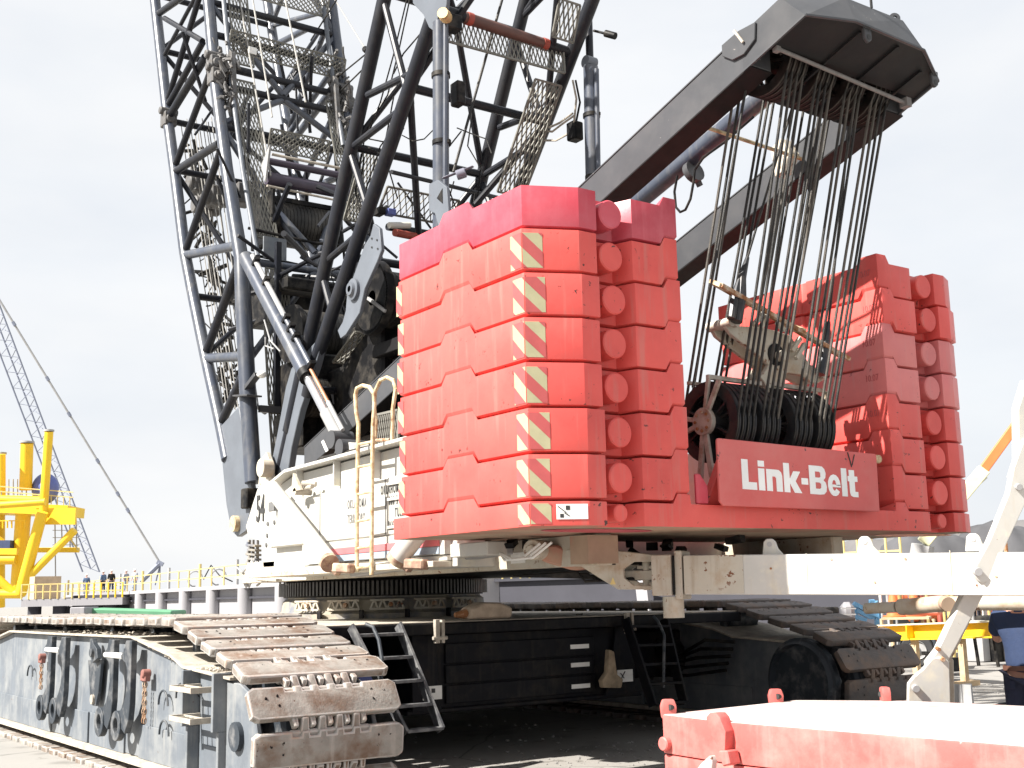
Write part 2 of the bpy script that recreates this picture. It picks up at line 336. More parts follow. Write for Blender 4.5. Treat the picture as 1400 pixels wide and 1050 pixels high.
def grating(name, A, U, V, parent, pitch=0.055, cell=0.16, w=0.008, m=None, frame=True, n=4):
    # expanded-metal sheet: wavy strands running along V, meeting side by side as diamonds
    A = Vector(A); U = Vector(U); V = Vector(V); lu = U.length; lv = V.length
    pitch *= 0.55; w *= 1.15; nu = max(2, int(lu/pitch)); nv = max(2, int(lv/cell)*2); nrm = U.cross(V).normalized(); mb = MB()
    for i in range(nu+1):
        pts = []
        for j in range(nv+1):
            off = 0.40 if (j+i) % 2 else -0.40
            u = min(max((i+off)/nu, 0), 1); pts.append(A+U*u+V*(j/nv))
        mb.sweep(pts, w, n, cap=False)
    if frame:
        for a, b in ((A, A+V), (A+U, A+U+V), (A, A+U), (A+V, A+U+V)): mb.bar(a, b, 0.03, 0.03, nrm)
    return mb.build(name, m or GRATE, parent, smooth=False, kind='stuff')

# ================================================================== GROUND AND FAR SETTING
g = MB()
g.add([(-600, -200, GZ), (1500, -200, GZ), (1500, 1700, GZ), (-600, 1700, GZ)], [(0,1,2,3)])
tag(g.build('ground', GROUND, smooth=False), kind='structure')

# ================================================================== THE CRAWLER CRANE
crane = root_at('crawler_crane', (XC, 17.7, GZ))
tag(crane, 'huge crawler crane with charcoal lattice boom and mast, white house and rusty tracks', 'crane')

# ---------- tracks
TC = 17.7; NE = 11.43; FE = 2*TC-NE; RAD = 0.66; ZC = 0.40
def track_path():
    pts = []
    def arc(cy, a0, a1, n=28):
        for i in range(n+1):
            t = R(a0+(a1-a0)*i/n); pts.append((cy+RAD*math.cos(t), ZC+RAD*math.sin(t)))
    arc(NE, 270, 104)                      # near end, bottom to top
    top = [(12.1, 1.25), (12.65, 1.395), (13.05, 1.47), (13.6, 1.478)]
    pts.extend(top)
    pts.extend([(14.6, 1.462), (16, 1.474), (17.7, 1.460), (19.4, 1.474)])
    pts.extend([(2*TC-y, z) for y, z in reversed(top)])
    arc(FE, 76, -90)
    pts.append(pts[0]); return pts
path = track_path()
seg = [math.dist(path[i], path[i+1]) for i in range(len(path)-1)]
TOT = sum(seg); NS = round(TOT/0.412); PIT = TOT/NS
def at_len(d):
    d %= TOT
    for i, l_ in enumerate(seg):
        if d <= l_ or i == len(seg)-1:
            t = d/l_ if l_ else 0; a, b = path[i], path[i+1]
            return (a[0]+(b[0]-a[0])*t, a[1]+(b[1]-a[1])*t)
        d -= l_
SW = 1.58
def shoe_mesh():
    mb = MB()
    h = PIT*0.43; W = SW/2
    # wide plate, ends drawn in and thinned
    def plate(x0, x1, y0, y1, z0, z1, ex):
        prof = [(x0, y0+ex*0.6), (x0+ex, y0), (x1-ex, y0), (x1, y0+ex*0.6), (x1, y1-ex*0.6), (x1-ex, y1)]
        for xn in (0.36, 0.18, 0.0, -0.18, -0.36): prof += [(xn+0.05, y1), (xn+0.045, y1-0.05), (xn-0.045, y1-0.05), (xn-0.05, y1)]
        prof += [(x0+ex, y1), (x0, y1-ex*0.6)]
        mb.prism(prof, z0, z1, 'Z')
    plate(-W, W, -h*0.98, h*0.84, -0.03, 0.060, 0.06)
    mb.prism([(-h, 0.0), (-h*0.9, 0.03), (h*0.8, 0.03), (h*0.9, 0.0), (h*0.7, -0.06), (-h*0.8, -0.06)], -0.42, 0.42, 'X')
    # interlocking fingers at the middle, forward four and backward five
    for i in range(4):
        x = -0.27+i*0.18; mb.prism([(x-0.05, h*0.6), (x+0.05, h*0.6), (x+0.036, PIT*0.66), (x-0.036, PIT*0.66)], -0.045, 0.036, 'Z')
    for i in range(5):
        x = -0.36+i*0.18; mb.prism([(x-0.032, -h*0.8), (x+0.032, -h*0.8), (x+0.026, -PIT*0.62), (x-0.026, -PIT*0.62)], -0.045, 0.034, 'Z')
    mb.box(-0.10, 0.10, -0.06, 0.06, -0.12, -0.05)
    o = mb.build('shoe', [SHOE, BLACK, SHOED], None, bevel=0.018, seg=2, bmat=2)
    hb = MB(); hb.cur = 1
    for x, y in ((-0.62, 0.03), (-0.50, 0.05), (-0.50, -0.05), (0.5, 0.05), (0.5, -0.05), (0.63, 0.04)):
        n_ = 10; hb.add([(x+0.014*math.cos(6.2832*k/n_), y+0.014*math.sin(6.2832*k/n_), 0.0612) for k in range(n_)], [tuple(range(n_))])
    ho = hb.build('tmp', [SHOE, BLACK], None); b_ = bmesh.new(); b_.from_mesh(o.data); b_.from_mesh(ho.data); b_.to_mesh(o.data); b_.free(); bpy.data.objects.remove(ho)
    return o
shoe0 = shoe_mesh()
def dents(o):
    pass
shoe_data = []
for k in range(4):
    me = shoe0.data.copy(); rr = random.Random(k)
    for v in me.vertices:
        if abs(v.co.x) > 0.45: v.co.z += rr.uniform(-0.005, 0.005); v.co.y += rr.uniform(-0.006, 0.006)
    shoe_data.append(me)
shoe_shaded = [m_.copy() for m_ in shoe_data]
for m_ in shoe_shaded: m_.materials[0] = SHOEK; m_.materials[2] = SHOEK

SIDE = {}
def track(x0, outer_sign, first):
    """x0: outer face X of the shoes' near-left edge; builds frame, wheels and every shoe"""
    cx = x0+SW/2
    fx0, fx1 = cx-0.62, cx+0.62            # faces of the side frame
    fr = MB()
    prof = [(NE+0.15, -0.08), (NE+0.15, 0.92), (12.9, 0.99), (13.3, 1.10), (14.66, 1.28), (18.2, 1.275), (20.7, 1.28), (22.1, 1.10), (22.5, 0.99), (FE-0.15, 0.92), (FE-0.15, -0.08)]
    prof = [(y, z) for y, z in prof]
    fr.prism(prof, fx0+0.03, fx1-0.03, 'X')
    root = fr.build('track_frame', FRAMEB, crane, bevel=0.012)
    # dusty top ledge following the frame
    ld = MB()
    for (ya, za), (yb, zb) in zip(prof[1:-2], prof[2:-1]):
        ld.prism([(ya, za+0.004), (yb, zb+0.004), (yb, zb+0.034), (ya, za+0.034)], fx0-0.06, fx1+0.06, 'X')
    ld.build('top_ledge', DUST, root, bevel=0.004)
    lb = MB(); lb.box(fx0-0.09, fx1+0.09, NE+0.4, FE-0.4, -0.14, -0.083); lb.build('bottom_flange', DUST, root)
    lb = MB(); lb.cur = 0
    for ya, yb, z in ((12.62, 14.45, 0.30), (15.0, 16.4, 0.31), (16.5, 17.2, 0.31), (18.3, 21.6, 0.31), (11.5, 12.40, 0.24)):
        MB().box(fx0+0.005, fx0+0.026, ya, yb, -0.08, z).build('doubler_plate', FRAMEB, root, bevel=0.004)
    # pedestal ends and idler yokes
    for yy, s in ((NE, 1), (FE, -1)):
        y = lambda d: yy+s*d
        yk = MB(); yk.prism([(y(-0.30), 0.12), (y(-0.45), 0.45), (y(-0.30), 0.80), (y(0.0), 0.90), (y(0.5), 0.90), (y(0.5), -0.05), (y(0.0), -0.08)], fx0-0.02, fx0+0.03, 'X')
        yk.build('idler_yoke', FRAMEB, root, bevel=0.008); yk = MB()
        yk.prism([(y(-0.30), 0.12), (y(-0.45), 0.45), (y(-0.30), 0.80), (y(0.0), 0.90), (y(0.5), 0.90), (y(0.5), -0.05), (y(0.0), -0.08)], fx1-0.03, fx1+0.02, 'X')
        yk.build('idler_yoke', FRAMEB, root, bevel=0.008)
        for xs in (-0.30, 0.30):
            wl = MB().lathe([(0.10, -0.14), (0.54, -0.14), (0.58, -0.10), (0.58, 0.10), (0.54, 0.14), (0.10, 0.14)], (cx+xs, yy, ZC), (1,0,0), 36)
            wl.build('idler_wheel', FRAMED, root)
        tube('axle', (fx0-0.07, yy, ZC), (fx1+0.07, yy, ZC), 0.14, FRAMED, root, 16)
    for i in range(14):
        yy = NE+1.0+i*(FE-NE-2.0)/13
        ro = MB().lathe([(0.05, -0.34), (0.17, -0.34), (0.17, 0.34), (0.05, 0.34)], (cx, yy, -0.03), (1,0,0), 16); ro.build('bottom_roller', FRAMED, root)
    for yy in (13.4, 15.0, 16.6, 18.9, 20.6, 22.0):
        MB().lathe([(0.04, -0.30), (0.13, -0.30), (0.13, 0.30), (0.04, 0.30)], (cx, yy, 1.255), (1,0,0), 14).build('top_roller', FRAMED, root)
        MB().box(cx-0.36, cx+0.36, yy-0.05, yy+0.05, 1.0, 1.26).build('roller_bracket', FRAMED, root)
    for i in range(NS):
        d = (i+0.35)*PIT; p = at_len(d); q = at_len(d+0.02); p0 = at_len(d-0.02)
        ty, tz = q[0]-p0[0], q[1]-p0[1]
        ang = math.atan2(tz, ty)
        # path runs bottom -> near end -> top: outward is to the left of travel reversed
        o = bpy.data.objects.new('shoe', (shoe_data if first else shoe_shaded)[i % 4]); COL.objects.link(o); o.parent = root
        o.location = (cx+random.uniform(-0.008, 0.008), p[0], p[1]); o.rotation_euler = (ang+math.pi*0, 0, 0)
        SIDE[o.name] = ang
    return root, fx0, fx1, cx
trL, fx0, fx1, cxL = track(4.62, -1, True)
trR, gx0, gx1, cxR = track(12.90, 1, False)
bpy.data.objects.remove(shoe0)

# fittings on the left track's outer face
fx = fx0
def hook(yc, zc):
    r = 0.175; x0, x1 = fx-0.17, fx-0.10
    o = MB().ring(((x0+x1)/2, yc, zc), (1,0,0), 0.092, r, 0.075, 30).build('hook_ring', FRAMED, trL, bevel=0.006)
    pts = [(yc-0.05, zc+0.15), (yc-0.20, zc+0.24), (yc-0.29, zc+0.36), (yc-0.33, zc+0.50), (yc-0.32, 0.92), (yc-0.26, 1.00), (yc-0.10, 1.05), (yc-0.08, 1.10), (yc-0.20, 1.16), (yc-0.25, 1.265),
           (yc-0.46, 1.265), (yc-0.46, 0.55), (yc-0.42, 0.36), (yc-0.30, 0.20), (yc-0.16, zc-0.02)]
    mb = MB().prism(pts, x0+0.015, x1+0.015, 'X').build('hook_arm', FRAMED, trL, bevel=0.006)
for a in (14.78, 15.44, 17.55, 18.25): hook(a, 0.27)
for a in (14.55, 17.30):
    tube('hook_pin', (fx-0.14, a+0.10, 1.08), (fx-0.14, a+0.78, 1.08), 0.035, LABEL, trL)
mb = MB(); mb.prism([(16.35, 0.98), (15.78, 1.00), (15.86, 0.60), (15.95, 0.42), (16.12, 0.42), (16.22, 0.55)], fx-0.06, fx-0.02, 'X'); mb.build('wedge_plate', FRAMED, trL, bevel=0.006)
mb = MB(); mb.cyl((fx-0.09, 16.05, 0.50), (fx-0.05, 16.05, 0.50), 0.06, 14); mb.build('wedge_pin', DUST, trL)
mb = MB(); mb.prism([(15.75, 1.02), (15.80, 1.14), (15.95, 1.20), (16.02, 1.26), (16.10, 1.26), (16.08, 1.05), (15.95, 0.96)], fx-0.12, fx-0.06, 'X'); mb.cyl((fx-0.16, 15.93, 1.09), (fx-0.05, 15.93, 1.09), 0.055, 14); mb.build('hanger_lug', FRAMED, trL, bevel=0.005)
def chain(y, z, n, red):
    mb = MB(); mb.cyl((fx-0.12, y-0.02, z+0.04), (fx-0.02, y-0.02, z+0.04), 0.05, 12); mb.box(fx-0.10, fx-0.03, y-0.07, y+0.10, z-0.05, z+0.03)
    mb.build('chain_bracket', OXIDE, trL, bevel=0.01)
    for s in (0, 0.07):
        mb = MB()
        for k in range(n):
            c = Vector((fx-0.06, y+s+0.01*(k % 2), z-0.09-k*0.05)); pts = []
            for j in range(9):
                t = 2*math.pi*j/8; dy, dz = 0.016*math.cos(t), 0.034*math.sin(t)
                pts.append(c+(Vector((0, dy, dz)) if k % 2 else Vector((dy, 0, dz))))
            mb.sweep(pts, 0.006, 5, cap=False)
        mb.build('chain', RUSTM, trL, kind='stuff')
chain(14.05, 0.86, 9, True); chain(18.6, 0.92, 7, True)
for y0, z0 in ((13.55, 0.62), (13.5, 0.30), (19.4, 0.70), (13.0, 0.72)):
    mb = MB(); pts = [Vector((fx-0.03, y0+0.15*math.cos(t), z0+0.16*math.sin(t)-0.05)) for t in [math.pi*k/10 for k in range(11)]]
    mb.sweep(pts, 0.012, 6); mb.build('cable_loop', FRAMED, trL)
for zz in (0.52, 0.82):
    mb = MB(); mb.bar((fx-0.15, 11.98, zz), (fx-0.15, 12.56, zz), 0.02, 0.05); mb.bar((fx-0.30, 11.98, zz), (fx-0.30, 12.56, zz), 0.02, 0.05)
    for k in range(5): mb.bar((fx-0.15, 12.02+k*0.125, zz), (fx-0.30, 12.02+k*0.125, zz), 0.02, 0.03)
    mb.bar((fx+0.02, 11.98, zz), (fx-0.31, 11.98, zz), 0.02, 0.06); mb.bar((fx+0.02, 12.56, zz), (fx-0.31, 12.56, zz), 0.02, 0.06)
    mb.build('access_step', DUST, trL, bevel=0.003)
for yy in (11.75, 12.60):
    mb = MB(); mb.prism([(yy, 0.99), (yy, 0.62), (yy-0.0, 0.42), (yy+0.05, 0.42), (yy+0.05, 0.99)], fx-0.16, fx+0.03, 'X')
    mb.prism([(yy, 0.42), (yy+0.05, 0.42), (yy+0.05, -0.08), (yy, -0.08)], fx-0.10, fx+0.03, 'X'); mb.build('stiffener', FRAMEB, trL, bevel=0.005)
mb = MB(); mb.sweep([P(252, 914, X=fx-0.03), P(262, 925, X=fx-0.03), P(268, 945, X=fx-0.03), P(272, 952, X=fx-0.03)], 0.008, 5); mb.build('wire', BLACK, trL)

# inner fittings of the right track: machinery in the dark
ix = gx0
mb = MB(); mb.lathe([(0.0, 0.10), (0.50, 0.10), (0.52, 0), (0.56, 0.05), (0.60, 0.06), (0.60, 0.16), (0.52, 0.20), (0.10, 0.20)], (ix-0.22, NE+0.1, ZC+0.02), (1,0,0), 36); mb.build('drive_hub', FRAMED, trR)
mb = MB(); mb.cyl((ix-0.5, 14.2, 0.7), (ix-0.05, 14.2, 0.7), 0.3, 20).build('travel_motor', BLACK, trR); mb = MB(); mb.box(ix-0.45, ix-0.02, 15.0, 15.7, 0.4, 1.1); mb.build('drive_motor', BLACK, trR, bevel=0.02)
for k in range(5):
    mb = MB(); mb.sweep([(ix-0.3, 12.6+0.05*k, 0.95-0.1*k), (ix-0.5, 13.0+0.1*k, 0.98-0.13*k), (ix-0.45, 13.6+0.15*k, 0.75-0.08*k), (ix-0.3, 14.4, 0.6-0.06*k), (ix-0.3, 15.1, 0.7)], 0.025, 7); mb.build('hydraulic_hose', BLACK, trR)

# ---------- carbody
cb = MB(); cb.box(6.30, 12.95, 12.62, 22.8, 1.24, 1.375)
carb = cb.build('carbody', CARB, crane, bevel=0.012)
MB().box(6.32, 12.93, 12.66, 22.7, 1.379, 1.391).build('deck_dust', DUST, carb, smooth=False)
mb = MB(); mb.box(7.55, 11.0, 12.86, 22.4, 0.33, 1.236); mb.box(7.45, 11.15, 12.80, 22.5, 0.30, 0.36); mb.build('centre_box', CARB, carb, bevel=0.015)
for z0, z1 in ((0.40, 0.62), (0.64, 0.86), (0.88, 1.12)):
    MB().box(8.02, 10.35, 12.822, 12.856, z0, z1).build('cover_panel', CARB, carb, bevel=0.008)
for z in (0.97, 0.735, 0.46):
    MB().box(9.95, 10.26, 12.812, 12.819, z, z+0.055).build('reflective_label', LABEL, carb, smooth=False)
for x0, zr in ((7.66, 0.47), (10.70, 0.50)):
    o = MB().box(x0, x0+0.27, 12.775 if x0 < 8 else 12.77, 12.781 if x0 < 8 else 12.776, zr, zr+0.16).build('warning_label', LABEL, carb, smooth=False)
    if x0 < 8: MB().box(x0+0.04, x0+0.09, 12.768, 12.773, zr+0.02, zr+0.07).box(x0+0.12, x0+0.17, 12.768, 12.773, zr+0.08, zr+0.13).build('mark', INK, o, smooth=False)
    else: MB().bar((x0+0.05, 12.765, zr+0.03), (x0+0.13, 12.765, zr+0.14), 0.008, 0.012, (0,1,0)).bar((x0+0.05, 12.765, zr+0.12), (x0+0.11, 12.765, zr+0.05), 0.008, 0.012, (0,1,0)).build('mark', INK, o, smooth=False)
for x, f in ((7.52, 1), (10.62, -1)):      # corner gussets
    mb = MB(); mb.prism([(x, 1.236), (x+0.36, 1.236), (x+(0.36 if f > 0 else 0.40), 0.45), (x+(0.42 if f > 0 else 0.0), 0.34), (x, 0.34)] if f > 0 else [(x+0.1, 1.236), (x+0.40, 1.236), (x+0.40, 0.34), (x-0.12, 0.34), (x+0.02, 0.8)], 12.785, 12.82, 'Y'); mb.build('gusset', CARB, carb, bevel=0.006)
for x in (7.72, 10.72):
    MB().box(x, x+0.06, 12.56, 12.62, 1.14, 1.42).box(x+0.09, x+0.13, 12.56, 12.62, 1.14, 1.42).cyl((x-0.03, 12.58, 1.2), (x+0.17, 12.58, 1.2), 0.025, 8).build('tie_lug', DUST, carb, bevel=0.004)
# cross tubes carrying the tracks
for yy in (14.6, 20.4):
    MB().box(5.9, 7.56, yy-0.5, yy+0.5, 0.42, 1.10).build('axle_beam', CARB, carb, bevel=0.02)
    MB().box(11.0, 13.3, yy-0.5, yy+0.5, 0.42, 1.10).build('axle_beam', CARB, carb, bevel=0.02)
MB().cyl((9.9, 12.6, 1.42), (10.0, 12.6, 1.42), 0.01).build('bolt', BLACK, carb)
# canvas bag and things lying on the deck
bag = MB(); bag.prism([(8.32, 1.40), (8.96, 1.40), (8.98, 1.53), (8.80, 1.60), (8.55, 1.61), (8.36, 1.54)], 12.72, 13.02, 'Y')
o = bag.build('canvas_bundle', mat('beige_canvas', (0.42, 0.34, 0.26), 0.9, var=0.2, vs=8, bump=0.8, bs=14), None, bevel=0.05, seg=3)
tag(o, 'beige canvas bundle lying on the black carbody deck below the turntable', 'bundle')
o = MB().cyl((8.18, 12.85, 1.46), (8.34, 12.85, 1.47), 0.03, 14, 0.065).build('cone', RUSTM, None); o.name = 'rusty_cone'; tag(o, 'small rusty cone lying beside the beige canvas bundle on the deck', 'cone')
rg = MB(); rg.prism([(10.32, 0.46), (10.62, 0.44), (10.66, 0.55), (10.56, 0.62), (10.52, 0.92), (10.44, 0.95), (10.40, 0.66), (10.30, 0.56)], 12.60, 12.70, 'Y')
o = rg.build('rag_bundle', mat('khaki_rag', (0.28, 0.22, 0.15), 0.9, var=0.3, vs=9), None, bevel=0.02, seg=2); tag(o, 'khaki rag hanging in the dark recess of the carbody front', 'rag')

def ladder(name, T0, T1, B0, B1, n, m, parent, hand=False):
    T0, T1, B0, B1 = map(Vector, (T0, T1, B0, B1))
    root = MB().bar(T0, B0, 0.035, 0.16, (0, 1, 0)).build(name, m, parent, bevel=0.004)
    MB().bar(T1, B1, 0.035, 0.16, (0, 1, 0)).build('stringer', m, root, bevel=0.004)
    for i in range(n):
        t = (i+0.4)/(n-0.5) if n > 1 else .5
        t = min(t, 0.99)
        a = T0.lerp(B0, t); b = T1.lerp(B1, t); MB().bar(a, b, 0.16, 0.035).build('tread', m, root, bevel=0.004)
    return root
ladm = mat('worn_black_step_metal', (0.07, 0.072, 0.078), 0.6, var=0.3, vs=7, col2=(0.20, 0.20, 0.195), c2=0.58, c2s=7)
lad = ladder('boarding_ladder', (6.52, 12.45, 1.38), (7.14, 12.45, 1.38), (6.88, 11.85, 0.22), (7.34, 11.85, 0.22), 5, ladm, carb)
mb = MB(); mb.sweep([P(500, 853, Y=12.3), P(510, 857, Y=12.2), P(518, 875, Y=12.1), P(522, 900, Y=12.0), P(521, 930, Y=11.95)], 0.022, 8); mb.build('handrail', FRAMED, lad)
lad2 = ladder('boarding_ladder', P(855, 846, Y=12.5), P(908, 846, Y=12.5), P(893, 965, Y=12.1), P(935, 962, Y=12.1), 5, CARB, carb)
mb = MB(); mb.sweep([P(893, 842, Y=12.35), P(900, 850, Y=12.3), P(908, 868, Y=12.2), P(907, 940, Y=12.15)], 0.02, 8); mb.build('handrail', FRAMED, lad2)
MB().box(6.85, 7.2, 12.9, 13.2, 0.55, 1.0).build('grease_drum', BLUE, carb, bevel=0.06, seg=3)

# ---------- turntable
RC = Vector((XC, 17.7, 0))
RR = 1.68
RR = 1.68
def ring_c(): return RC
tt = MB(); tt.lathe([(0.2, 1.39), (RR+0.06, 1.39), (RR+0.06, 1.46), (RR-0.02, 1.50), (RR-0.04, 1.66), (RR-0.10, 1.70), (RR-0.10, 1.72)], (XC, 17.7, 0), (0,0,1), 64)
turn = tt.build('turntable', GREASE, crane)
gb = MB(); gb.lathe([(0.3, 1.72), (RR-0.05, 1.72), (RR-0.05, 1.97), (0.3, 1.97)], (XC, 17.7, 0), (0,0,1), 64); gb.build('slew_ring', BLACK, turn)
gt = MB()
for i in range(150):
    t = 2*math.pi*i/150; c = Vector((math.cos(t), math.sin(t), 0)); p = RC+c*(RR-0.02)
    gt.bar(p+Vector((0,0,1.74)), p+Vector((0,0,1.95)), 0.035, 0.09, c)
gt.build('gear_teeth', mat('greasy_gear_tooth', (0.055, 0.053, 0.05), 0.35, 0.4, var=0.3, vs=8), turn, kind='stuff')
for a0 in range(190, 300, 22):
    mb = MB()
    for k in range(8):
        t0 = R(a0+k*2.1); t1 = R(a0+(k+1)*2.1)
        p = RC+Vector((math.cos(t0), math.sin(t0), 0))*(RR+0.07); q = RC+Vector((math.cos(t1), math.sin(t1), 0))*(RR+0.07)
        mb.bar(p+Vector((0,0,1.66)), q+Vector((0,0,1.66)), 0.05, 0.03); mb.bar(p+Vector((0,0,1.53)), q+Vector((0,0,1.53)), 0.05, 0.03)
        if k % 2 == 0: mb.bar(p+Vector((0,0,1.52)), q+Vector((0,0,1.67)), 0.03, 0.03)
        else: mb.bar(p+Vector((0,0,1.67)), q+Vector((0,0,1.52)), 0.03, 0.03)
    mb.build('roller_bracket', CREAM, turn, bevel=0.003)
    c = Vector((math.cos(R(a0+10)), math.sin(R(a0+10)), 0)); p = RC+c*(RR+0.1)
    MB().cyl(p+Vector((0,0,1.595)), p+c*0.05+Vector((0,0,1.595)), 0.035, 8).build('bolt', RUSTM, turn)
    p = RC+Vector((math.cos(R(a0+18)), math.sin(R(a0+18)), 0))*(RR+0.12); MB().bar(p+Vector((0,0,1.39)), p+Vector((0,0,1.52)), 0.03, 0.12).build('lug', BLACK, turn, bevel=0.01)

# ---------- revolving frame and house
HX = 7.42
hs = MB(); hs.prism([(11.6, 2.02), (11.6, 2.55), (11.75, 3.50), (12.5, 3.53), (15.9, 3.46), (16.35, 3.36), (16.45, 3.0), (16.6, 2.02)], HX, 2*XC-HX, 'X')
house = hs.build('upper_house', WHITE, crane, bevel=0.01)
fl = MB(); fl.prism([(11.4, 3.532), (12.5, 3.556), (15.9, 3.484), (16.5, 3.33), (16.55, 3.37), (15.9, 3.53), (12.5, 3.60), (11.4, 3.575)], HX-0.16, HX+0.25, 'X')
fl.build('top_flange', WHITE, house, bevel=0.005)
lp = MB(); lp.prism([(12.0, 2.44), (12.0, 3.18), (15.1, 3.10), (15.75, 3.06), (16.3, 2.75), (16.5, 2.44)], HX-0.10, HX-0.003, 'X'); lp.build('side_cover', WHITE, house, bevel=0.02)
for y in (13.05, 14.85): MB().box(HX-0.108, HX-0.1005, y, y+0.012, 2.46, 3.14).build('panel_seam', INKG, house, smooth=False)
for z in (2.52, 2.86, 3.05): MB().box(HX-0.125, HX-0.102, 12.95-0.35, 12.98, z, z+0.035).build('hinge_rib', WHITE, house, bevel=0.004)
for y0 in (13.35, 14.45, 15.6):
    MB().prism([(y0, 3.18), (y0+0.03, 3.18), (y0+0.03, 3.52), (y0, 3.52)], HX-0.10, HX-0.004, 'X').build('rib', WHITE, house)
MB().box(HX-0.118, HX-0.1015, 11.8, 15.0, 2.262, 2.345).build('red_stripe', PINK, house, smooth=False)
MB().box(HX-0.118, HX-0.1015, 11.8, 14.9, 2.175, 2.252).build('grey_stripe', GREYB, house, smooth=False)
MB().box(HX-0.10, HX-0.002, 11.7, 15.4, 2.165, 2.436).build('skirt_panel', WHITE, house)
MB().box(HX-0.26, HX-0.002, 11.7, 16.9, 2.02, 2.09).build('side_sill', CREAM, house, bevel=0.006)
MB().box(HX-0.07, HX-0.003, 11.7, 15.4, 2.095, 2.155).build('lower_rail', WHITE, house, bevel=0.006)
# painted wording on the side cover: reads towards -Y (seen from outside left)
XT = HX-0.105
text('lettering', 'OKLAHOMA', 0.165, INKG, house, (XT, 14.06, 2.84), (0,-1,0), (0,0,1), 0.002, 0.002, 0.44, space=1.4)
text('lettering', 'TERRITORY', 0.165, INKG, house, (XT, 14.06, 2.65), (0,-1,0), (0,0,1), 0.002, 0.002, 0.42, space=1.4)
for s, y, z in (('OKLAHOMA', 13.17, 2.955), ('1 866 3', 13.05, 2.81), ('TULSA', 12.82, 2.66), ('1 866 3', 13.07, 2.51)):
    text('lettering', s, 0.155, INK, house, (XT, y, z), (0,-1,0), (0,0,1), 0.003, 0.003, 0.46, space=1.4)
# box with hinge clutter above the cover
MB().prism([(15.35, 3.16), (15.30, 3.42), (15.05, 3.17)], HX-0.30, HX-0.26, 'X').build('hinge_gusset', CREAM, house)
mb = MB(); mb.cyl((HX-0.2, 14.9, 3.20), (HX-0.2, 15.2, 3.20), 0.03, 10); mb.cyl((HX-0.12, 14.95, 3.24), (HX-0.25, 15.1, 3.26), 0.04, 10); mb.cyl((HX-0.3, 15.25, 3.16), (HX-0.05, 15.25, 3.16), 0.05, 12); mb.build('latch', DUST, house)
# under frame seen below the tray
uf = MB(); uf.prism([(9.75, 1.975), (9.75, 2.30), (17.0, 2.30), (18.8, 2.30), (19.0, 1.975)], 7.95, 8.16, 'X'); uf.prism([(9.75, 1.975), (9.75, 2.30), (19.0, 2.30), (19.0, 1.975)], 2*XC-8.16, 2*XC-7.95, 'X')
ufr = uf.build('revolving_frame', CREAM, crane, bevel=0.008)
MB().box(8.17, 2*XC-8.17, 9.9, 19.0, 1.98, 2.02).build('belly_plate', CARB, ufr)
MB().box(7.8, 8.20, 9.7, 10.0, 1.99, 2.28).build('frame_end', UNDER, ufr)
MB().bar((7.62, 14.4, 2.02), (7.62, 10.9, 2.18), 0.18, 0.10).build('deck_bracket', STEELG, ufr, bevel=0.01)
MB().box(7.33, 7.60, 10.85, 11.6, 2.12, 2.27).build('light_box', WHITE, ufr, bevel=0.01)
for k in range(3):
    MB().sweep([(7.5, 10.85, 2.14), (7.45, 10.7-0.08*k, 2.06), (7.5, 10.45-0.1*k, 2.07), (7.6, 10.25-0.1*k, 2.22)], 0.014, 6).build('hose', LABEL, ufr)
MB().box(7.94, 7.948, 11.0, 11.28, 2.04, 2.16).build('label', LABEL, ufr, smooth=False)
MB().box(7.94, 7.948, 10.5, 10.7, 2.06, 2.18).build('label', STEELG, ufr, smooth=False)

# two slanted white cylinders and their rusty feet
def jack(a, b, r, endm):
    c = MB().cyl(a, b, r, 20).build('stay_cylinder', WHITE, crane)
    d = (Vector(b)-Vector(a)).normalized()
    MB().cyl(Vector(b)-d*0.02, Vector(b)+d*0.06, r*1.02, 20).build('end_cap', endm, c)
    mb = MB(); bb = Vector(b)
    mb.bar(bb+Vector((0, 0.02, -0.02)), bb+Vector((0.10, -0.10, -0.16)), 0.12, 0.08); mb.bar(bb+Vector((0.0, -0.18, -0.08)), bb+Vector((0.1, -0.45, -0.10)), 0.14, 0.12); mb.build('foot_bracket', endm, c, bevel=0.02)
    return c
RUSTP = mat('rusty_pink_end', (0.25, 0.15, 0.11), 0.8, var=0.2, vs=6, col2=(0.5, 0.4, 0.28), c2=0.55, c2s=8)
jack(P(372, 668, X=7.15), P(449, 768, X=6.95), 0.118, RUSTP)
jack(P(600, 690, X=7.25), P(545, 762, X=7.05), 0.125, RUSTP)
# front counterpart: "54" side plate, hoses and brackets beside the boom foot
fp = MB(); pts = [(345, 690), (352, 668), (362, 655), (372, 672), (376, 700), (382, 735), (382, 775), (360, 776), (357, 740), (340, 735), (336, 720)]
XF = 7.95
fp.prism([yz(a, b, XF) for a, b in pts], XF, XF+0.06, 'X'); front = fp.build('front_side_plate', WHITE, crane, bevel=0.01)
p0 = P(350, 713, X=XF-0.01); text('number', '54', 0.60, INK, front, (XF-0.012, p0.y, p0.z), (0,-1,0), (0,0,1), 0.006, 0.010, 0.55)
p0 = P(367, 699, X=XF-0.01); MB().box(XF-0.012, XF-0.006, p0.y-0.22, p0.y, p0.z, p0.z+0.14).build('smudge', INKG, front, smooth=False)
for (a, b) in ((365, 716), (364, 732), (363, 745), (374, 714)):
    q = P(a, b, X=XF-0.02); MB().cyl(q, q+Vector((0.03, 0, 0)), 0.035, 8).build('bolt', INKG, front)
mb = MB()
for k in range(7):
    za = 745+k*6.2; a = P(340+(k % 2)*2, za, X=8.25); b = P(353, za+1.5, X=8.25)
    mb.bar(a, b, 0.12, 0.035).cyl(a+Vector((-.03, -.05, -.03)), a+Vector((-.03, -.05, .05)), 0.03, 8)
